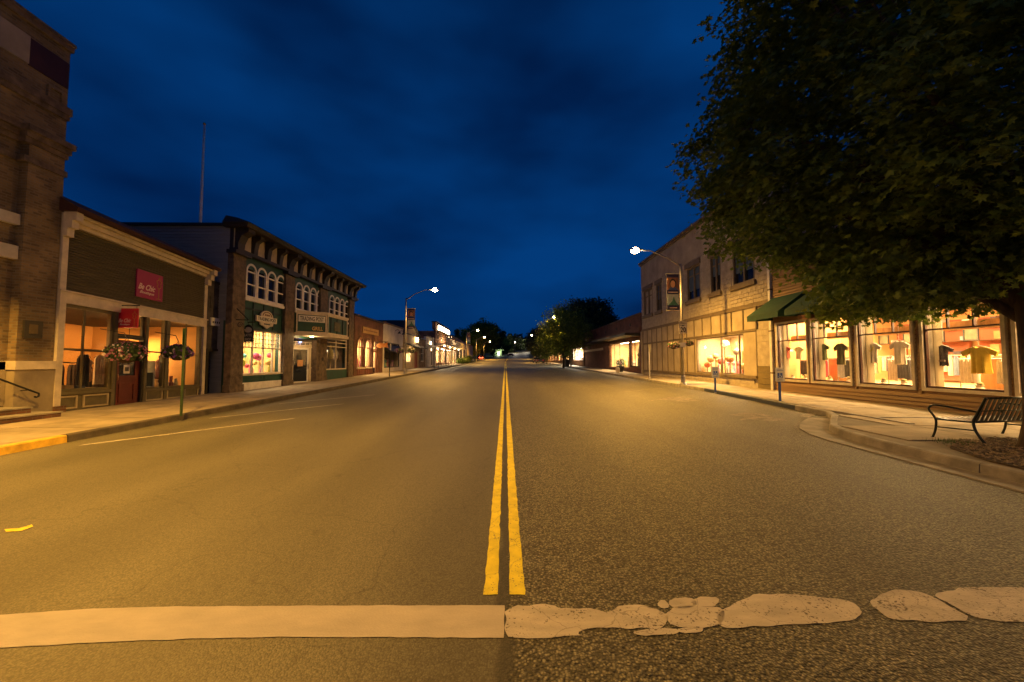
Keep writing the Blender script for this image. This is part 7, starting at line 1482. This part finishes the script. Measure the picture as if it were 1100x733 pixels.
def big_tree():
    base = Vector((9.24, 6.74, G(6.7) + .13)); t = thing('maple_tree', 'big spreading maple tree whose dark crown overhangs the clothes shop', 'tree', base)
    m = MB(); m.tube([base + Vector((0, 0, -.1)), base + Vector((-.01, 0, .1)), base + Vector((.0, .02, .5)), base + Vector((.05, .05, 1.4)), base + Vector((.08, .12, 2.4)), base + Vector((.05, .2, 3.4))], [.40, .31, .225, .205, .2, .19], 14)
    for v in range(14): m.v[v] = tuple(Vector(m.v[v]) + Vector((rnd.uniform(-.05, .05), rnd.uniform(-.05, .05), 0)))
    tr = m.build('trunk', BARK, t, smooth=True)
    cc = Vector((9.1, 7.9, 6.2)); top = base + Vector((.05, .2, 2.6)); ends = []
    def inside(p):
        q = p - cc; rz = 6.2 if q.z > 0 else 3.1
        w = 1 + .22 * mnoise.noise(Vector((p.x * .45, p.y * .45, p.z * .45))) + .10 * mnoise.noise(p * 1.2)
        return (q.x / 4.85) ** 2 + (q.y / 4.9) ** 2 + (q.z / rz) ** 2 < w * w
    clusters = []
    tries = 0
    while len(clusters) < 2300 and tries < 90000:
        tries += 1; p = cc + Vector((rnd.uniform(-5.9, 5.9), rnd.uniform(-5.9, 5.9), rnd.uniform(-3.6, 7)))
        if not inside(p) or inside(cc + (p - cc) * 1.33) and rnd.random() < .60: continue
        if p.x > 12.2 and p.z < 8: continue
        if p.z < 2.8 + max(0, .80 - p.x / p.y) * 7.0: continue
        if (p - cam.location).length < 3.2: continue
        clusters.append(p)
    # lower boughs drooping in front of the shop windows
    for k in range(190):
        a = rnd.uniform(0, 1); p = Vector((rnd.uniform(5.6, 11.9), rnd.uniform(6.6, 12.2), rnd.uniform(2.95, 3.9)))
        if p.x / p.y > .80: clusters.append(p)
    for k in range(70): clusters.append(Vector((rnd.uniform(8.2, 11.5), rnd.uniform(5.4, 8.4), rnd.uniform(2.9, 4.2))))
    limbs = MB()
    for k in range(15):
        a = k * 2.4; r_ = rnd.uniform(2.6, 4.2); z = rnd.uniform(4.0, 9.5); e = Vector((cc.x + r_ * math.cos(a), cc.y + r_ * math.sin(a), z)); s_ = base + Vector((.05, .2, rnd.uniform(2.3, 3.5))); mid = s_.lerp(e, .45) + Vector((0, 0, .5))
        limbs = MB(); limbs.tube([s_, s_.lerp(mid, .5) + Vector((0, 0, .12)), mid, mid.lerp(e, .5) + Vector((rnd.uniform(-.2, .2), 0, .1)), e], [.12, .10, .075, .05, .02], 7); limbs.build('limb', BARK, tr, smooth=True); ends += [mid, e, mid.lerp(e, .5), s_.lerp(mid, .7)]
    tw = MB(); vs, fs = [], []
    for p in clusters:
        q = min(ends, key=lambda e_: (e_ - p).length_squared)
        if (q - p).length < 1.0: tw.tube([q, q.lerp(p, .4) + Vector((rnd.uniform(-.12, .12), rnd.uniform(-.12, .12), .1)), p], [.014, .009, .004], 3, cap=False)
        out = (p - cc).normalized(); nl = rnd.randint(30, 46); R_ = rnd.uniform(.28, .5)
        for i in range(nl):
            d = Vector((rnd.gauss(0, .5), rnd.gauss(0, .5), rnd.gauss(0, .3))) * R_; nn = (Vector((0, 0, 1)) * .9 + out * .5 + Vector((rnd.uniform(-1, 1), rnd.uniform(-1, 1), rnd.uniform(-.6, .6))) * .8).normalized()
            leaf(vs, fs, p + d, nn, rnd.uniform(.055, .092))
    print('leaves', len(fs) // 12, len(clusters))
    tw.build('twigs', BARK, t, kind='stuff', fix=False); MB().add(vs, fs).build('crown', MAPLE, t, kind='stuff', fix=False)
big_tree()
def tree(x, y, h, rx, label, m_, trunk=.3, n=6000, s=.22, z0=.28, cone=False, ry=None, grp='trees along the street'):
    g_ = G(y); t = thing('tree', label, 'tree', (x, y, g_), grp); ry = ry or rx; zc = g_ + h * (z0 + (1 - z0) * .5); rz = h * (1 - z0) * .5
    m = MB(); m.tube([(x, y, g_ - .2), (x, y, g_ + h * .2), (x + .1, y, g_ + h * .55)], [trunk, trunk * .8, trunk * .4], 8); tr = m.build('trunk', BARK, t, smooth=True)
    if not cone:
        for k in range(5):
            a = k * 1.26 + x; m = MB(); m.tube([(x, y, g_ + h * (.2 + .04 * k)), (x + rx * .3 * math.cos(a), y + ry * .3 * math.sin(a), g_ + h * .45), (x + rx * .65 * math.cos(a), y + ry * .65 * math.sin(a), g_ + h * .62)], [trunk * .5, trunk * .35, .03], 5); m.build('limb', BARK, tr)
    vs = []; fs = []; cl = []
    nc = max(14, n // 60)
    for k in range(nc):
        if cone: f_ = rnd.random() ** 1.4; rr = (1 - f_) * rx; a = rnd.uniform(0, 6.28); q = Vector((x + rr * math.cos(a) * rnd.uniform(.5, 1), y + rr * math.sin(a) * rnd.uniform(.5, 1), g_ + h * (z0 + (1 - z0) * f_)))
        else:
            d = Vector((rnd.gauss(0, 1), rnd.gauss(0, 1), rnd.gauss(0, 1))).normalized() * rnd.random() ** .35; w = 1 + .3 * mnoise.noise(Vector((d.x * 2 + x, d.y * 2 + y, d.z * 2))); q = Vector((x + d.x * rx * w, y + d.y * ry * w, zc + d.z * rz * w))
        cl.append(q)
    Rc = max(rx, rz) * (.16 if not cone else .12)
    for k in range(n):
        q = cl[k % nc]; d = Vector((rnd.gauss(0, 1), rnd.gauss(0, 1), rnd.gauss(0, .7))) * Rc * .75; p = q + d; nn = Vector((rnd.uniform(-1, 1), rnd.uniform(-1, 1), rnd.uniform(-.2, 1))).normalized(); u = nn.orthogonal().normalized(); v = nn.cross(u); z = s * rnd.uniform(.6, 1.3); k0 = len(vs)
        vs += [p - u * z, p + v * z * .45 - u * z * .2, p + u * z, p - v * z * .45 + u * z * .1]; fs.append((k0, k0 + 1, k0 + 2, k0 + 3))
    MB().add(vs, fs).build('crown', m_, t, kind='stuff', fix=False); return t
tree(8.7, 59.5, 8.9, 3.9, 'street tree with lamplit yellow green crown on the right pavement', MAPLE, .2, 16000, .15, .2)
tree(17.4, 84, 14.2, 6.0, 'great dark tree rising behind the red brick shop', FARL, .5, 26000, .3, .12)
tree(13.6, 82, 10.0, 2.6, 'dark slim tree between the street tree and the great dark tree', FARL, .3, 8000, .25, .15)
tree(11.6, 128, 8.5, 4.0, 'dark round tree beyond the street tree on the right', FARL, .3, 8000, .26, .2)
tree(9.6, 92, 5.6, 2.6, 'low street tree behind the lamplit one', MIDL, .15, 6000, .15, .25)
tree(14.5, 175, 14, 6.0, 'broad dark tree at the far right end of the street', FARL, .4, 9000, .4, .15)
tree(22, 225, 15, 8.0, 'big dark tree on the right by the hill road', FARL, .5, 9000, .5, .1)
tree(-11.5, 205, 20, 7.5, 'broad mid green tree rising at the end of the left side', MAPLE, .5, 12000, .5, .08)
tree(-16, 185, 14.5, 6.0, 'leafy green tree behind the red lit vehicle', MAPLE, .4, 10000, .42, .1)
tree(-20, 165, 12.5, 2.6, 'thin pointed conifer behind the far left lamp', FARL, .3, 5000, .3, .05, cone=True)
tree(-24, 170, 9, 5.5, 'round green tree past the gabled house', MAPLE, .4, 8000, .35, .12)
tree(-31, 180, 13, 6, 'dark tree behind the balcony building', FARL, .4, 7000, .4, .1)
tree(-7, 235, 19, 5.0, 'dark tree right of the broad mid green tree', FARL, .5, 7000, .5, .08)
tree(-1.5, 300, 17, 5, 'pointed conifer in the middle distance left of the hill lamps', FARL, .5, 5000, .5, .05, cone=True)
tree(3.2, 330, 15, 4, 'second pointed conifer beside the hill lamps', FARL, .5, 4000, .5, .05, cone=True)
tree(-4, 280, 12, 8, 'low bushy tree lit green by the far lamps', MAPLE, .5, 7000, .5, .05)
tree(8, 345, 14, 9, 'dark bushy tree at the top of the hill', FARL, .5, 7000, .6, .05)
tree(27, 300, 17, 9, 'dark tree on the skyline of the hill', FARL, .5, 7000, .6, .05)
fw = MB(); vs = []; fs = []
for k in range(26000):
    x = rnd.uniform(-260, 300); y = rnd.uniform(380, 470) ; h = 13 + 6 * mnoise.noise(Vector((x * .05, 0, 0))) + 3 * mnoise.noise(Vector((x * .3, 2, 0))); p = Vector((x, y, G(y) + rnd.uniform(0, h))); u = Vector((rnd.uniform(-1, 1), rnd.uniform(-1, 1), rnd.uniform(-1, 1))).normalized(); v = u.orthogonal().normalized(); z = rnd.uniform(.8, 2.0); k0 = len(vs); vs += [p - u * z, p + v * z * .6, p + u * z, p - v * z * .6]; fs.append((k0, k0 + 1, k0 + 2, k0 + 3))
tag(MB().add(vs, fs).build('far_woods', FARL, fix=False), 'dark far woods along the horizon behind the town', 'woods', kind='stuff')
# shrubs past the balcony building
for k, (x, y, r_, lb) in enumerate([(-9.9, 88, 1.0, 'nearest low shrub at the foot of the left lamp'), (-9.6, 94, 1.0, 'second low shrub beside the left lamp base'), (-10.2, 101, 1.3, 'third shrub beyond the left lamp'), (-10.5, 109, 1.6, 'tall farthest shrub before the white car'), (-12.2, 104, 1.7, 'bushy shrub against the low wing')]):
    t = thing('shrub', lb, 'shrub', (x, y, G(y)), 'shrubs past the balcony building'); m = MB()
    for j in range(5): m.tube([(x, y, G(y)), (x + r_ * .6 * math.cos(j * 1.3), y + r_ * .6 * math.sin(j * 1.3), G(y) + r_ * .8)], [.04, .01], 4)
    m.build('stem', BARK, t, kind='stuff'); leafball((x, y, G(y) + r_ * .65), r_, 1400, .14, MAPLE, t, sq=.7)

# ================================================================== VEHICLES
def car(x, y, colr, label, ang=0.0, tail=0.0, head=False, kind_='car', hgt=1.45):
    z = G(y) + .02; t = thing('parked_car', label, kind_, (x, y, z)); ca, sa = math.cos(ang), math.sin(ang)
    def P(a, b, c): return Vector((x + a * ca - b * sa, y + a * sa + b * ca, z + c))
    PT = mat('car_paint_%d' % int(colr[0] * 1000), colr, .3, .05, 1, 0, 1)
    body = [(-2.2, .35), (-2.2, .75), (-2.05, .88), (-1.2, .95), (1.0, .95), (1.95, .82), (2.15, .65), (2.2, .35)]; roof = [(-1.75, .92), (-1.25, hgt - .05), (-.8, hgt), (.2, hgt), (.55, hgt - .05), (1.25, .92)]
    def ext(prof, w0, w1, name, mt, inset=0):
        m = MB(); A = [P(-w0 if c < .96 else -w1, b, c) for b, c in prof]; B_ = [P(w0 if c < .96 else w1, b, c) for b, c in prof]; n = len(prof); m.add(A + B_, [tuple(range(n)), tuple(range(n, 2 * n))[::-1]] + [(i, (i + 1) % n, n + (i + 1) % n, n + i) for i in range(n)]); return m.build(name, mt, t)
    ext(body, .88, .85, 'body', PT); ext(roof, .80, .64, 'cabin', DARKG); m = MB(); m.hexa([P(-.62, -1.2, hgt), P(.62, -1.2, hgt), P(.62, .45, hgt), P(-.62, .45, hgt), P(-.58, -1.1, hgt + .05), P(.58, -1.1, hgt + .05), P(.58, .35, hgt + .05), P(-.58, .35, hgt + .05)]); m.build('roof', PT, t)
    for a in (-.86, .86):
        for b in (-1.35, 1.35):
            m = MB(); n = 14; m.add([P(a + s_ * .1, b + .33 * math.cos(k * 2 * math.pi / n), .33 + .33 * math.sin(k * 2 * math.pi / n)) for s_ in (-1, 1) for k in range(n)], [tuple(range(n)), tuple(range(n, 2 * n))] + [(k, (k + 1) % n, n + (k + 1) % n, n + k) for k in range(n)]); w_ = m.build('wheel', BLACKP, t)
            m = MB(); m.add([P(a + s_ * .105, b + .2 * math.cos(k * 2 * math.pi / n), .33 + .2 * math.sin(k * 2 * math.pi / n)) for s_ in (-1, 1) for k in range(n)], [tuple(range(n)), tuple(range(n, 2 * n))] + [(k, (k + 1) % n, n + (k + 1) % n, n + k) for k in range(n)]); m.build('rim', STEEL, w_)
    for a in (-.68, .68):
        m = MB(); m.hexa([P(a - .16, -2.23, .62), P(a + .16, -2.23, .62), P(a + .16, -2.15, .62), P(a - .16, -2.15, .62), P(a - .16, -2.22, .8), P(a + .16, -2.22, .8), P(a + .16, -2.1, .8), P(a - .16, -2.1, .8)]); m.build('tail_light', emis('tail_glow', (1, .05, .02), 40) if tail else mat('tail_lens', (.3, .01, .01), .3, .1, 1, 0, 1), t)
        m = MB(); m.hexa([P(a - .16, 2.1, .58), P(a + .16, 2.1, .58), P(a + .16, 2.22, .58), P(a - .16, 2.22, .58), P(a - .16, 2.05, .74), P(a + .16, 2.05, .74), P(a + .16, 2.18, .74), P(a - .16, 2.18, .74)]); m.build('headlight', WHITE, t)
    for a in (-.9, .9): m = MB(); m.hexa([P(a - .1, .75, .92), P(a + .1, .75, .92), P(a + .1, .9, .92), P(a - .1, .9, .92), P(a - .1, .75, 1.06), P(a + .1, .75, 1.06), P(a + .1, .9, 1.06), P(a - .1, .9, 1.06)]); m.build('mirror', PT, t)
    if tail: point('tail_glow_light', P(0, -2.6, .7), tail, (1, .12, .05), .3, t)
    return t
car(-10.6, 122, (.62, .68, .5), 'pale car parked beyond the shrubs on the left', .1)
car(-11.5, 205 - 22, (.3, .05, .04), 'vehicle with glaring red tail lights far up on the left', .2, tail=500)
car(4.2 + CX(255) - 5, 255, (.35, .02, .02), 'red car far up the road below the hill', 1.3)
car(8.7, 101, (.03, .03, .035), 'dark car parked in the shade of the right street tree', 0.0); car(8.7, 112, (.05, .05, .06), 'second dark car parked behind it by the storefronts', 0.0)
# low kiosk with pale roof far up on the left
t = thing('kiosk', 'small bright kiosk with a pale green roof far up the road', 'kiosk', (-4.5, 262, G(262))); g = G(262)
m = MB(); m.box(-7.5, -2.5, 262, 266, g, g + 3.4); m.build('wall', mat('pale_green_wall', (.5, .6, .35), .8, .2, 1, 0, 1), t); m = MB(); m.box(-9.5, -1, 261, 267, g + 3.4, g + 3.9); m.build('roof', MATS['pale_green_wall'], t); m = MB(); m.box(-5.2, -3.8, 261.9, 261.99, g + .2, g + 2.6); m.build('door', emis('kiosk_glow', (.9, .85, .7), 3), t); point('kiosk_light', (-5, 259, g + 3.2), 900, (.85, 1, .6), .3, t)
# red planter-like kerbside items by the bollards and a bicycle-free bin by the red shop
t = thing('litter_bin', 'round dark litter bin under the street tree on the right', 'bin', (9.3, 60, G(60) + .15)); m = MB(); m.lathe((9.3, 60, G(60) + .15), [(.3, 0), (.33, .1), (.33, .85), (.36, .88), (.36, .95)], 12); m.build('body', DKTRIM, t); m = MB(); m.lathe((9.3, 60, G(60) + 1.1), [(.36, 0), (.3, .12), (.1, .18)], 12); m.build('lid', DKTRIM, t)
t = thing('parking_meter_cart', 'small pale round topped box on the pavement by the red brick shop window', 'box', (10.9, 39.0, G(39) + .15)); t.name = 'street_box'; m = MB(); m.lathe((11.0, 39.0, G(39) + .15), [(.2, 0), (.22, .4), (.12, .55)], 10); m.build('body', CREAM, t)
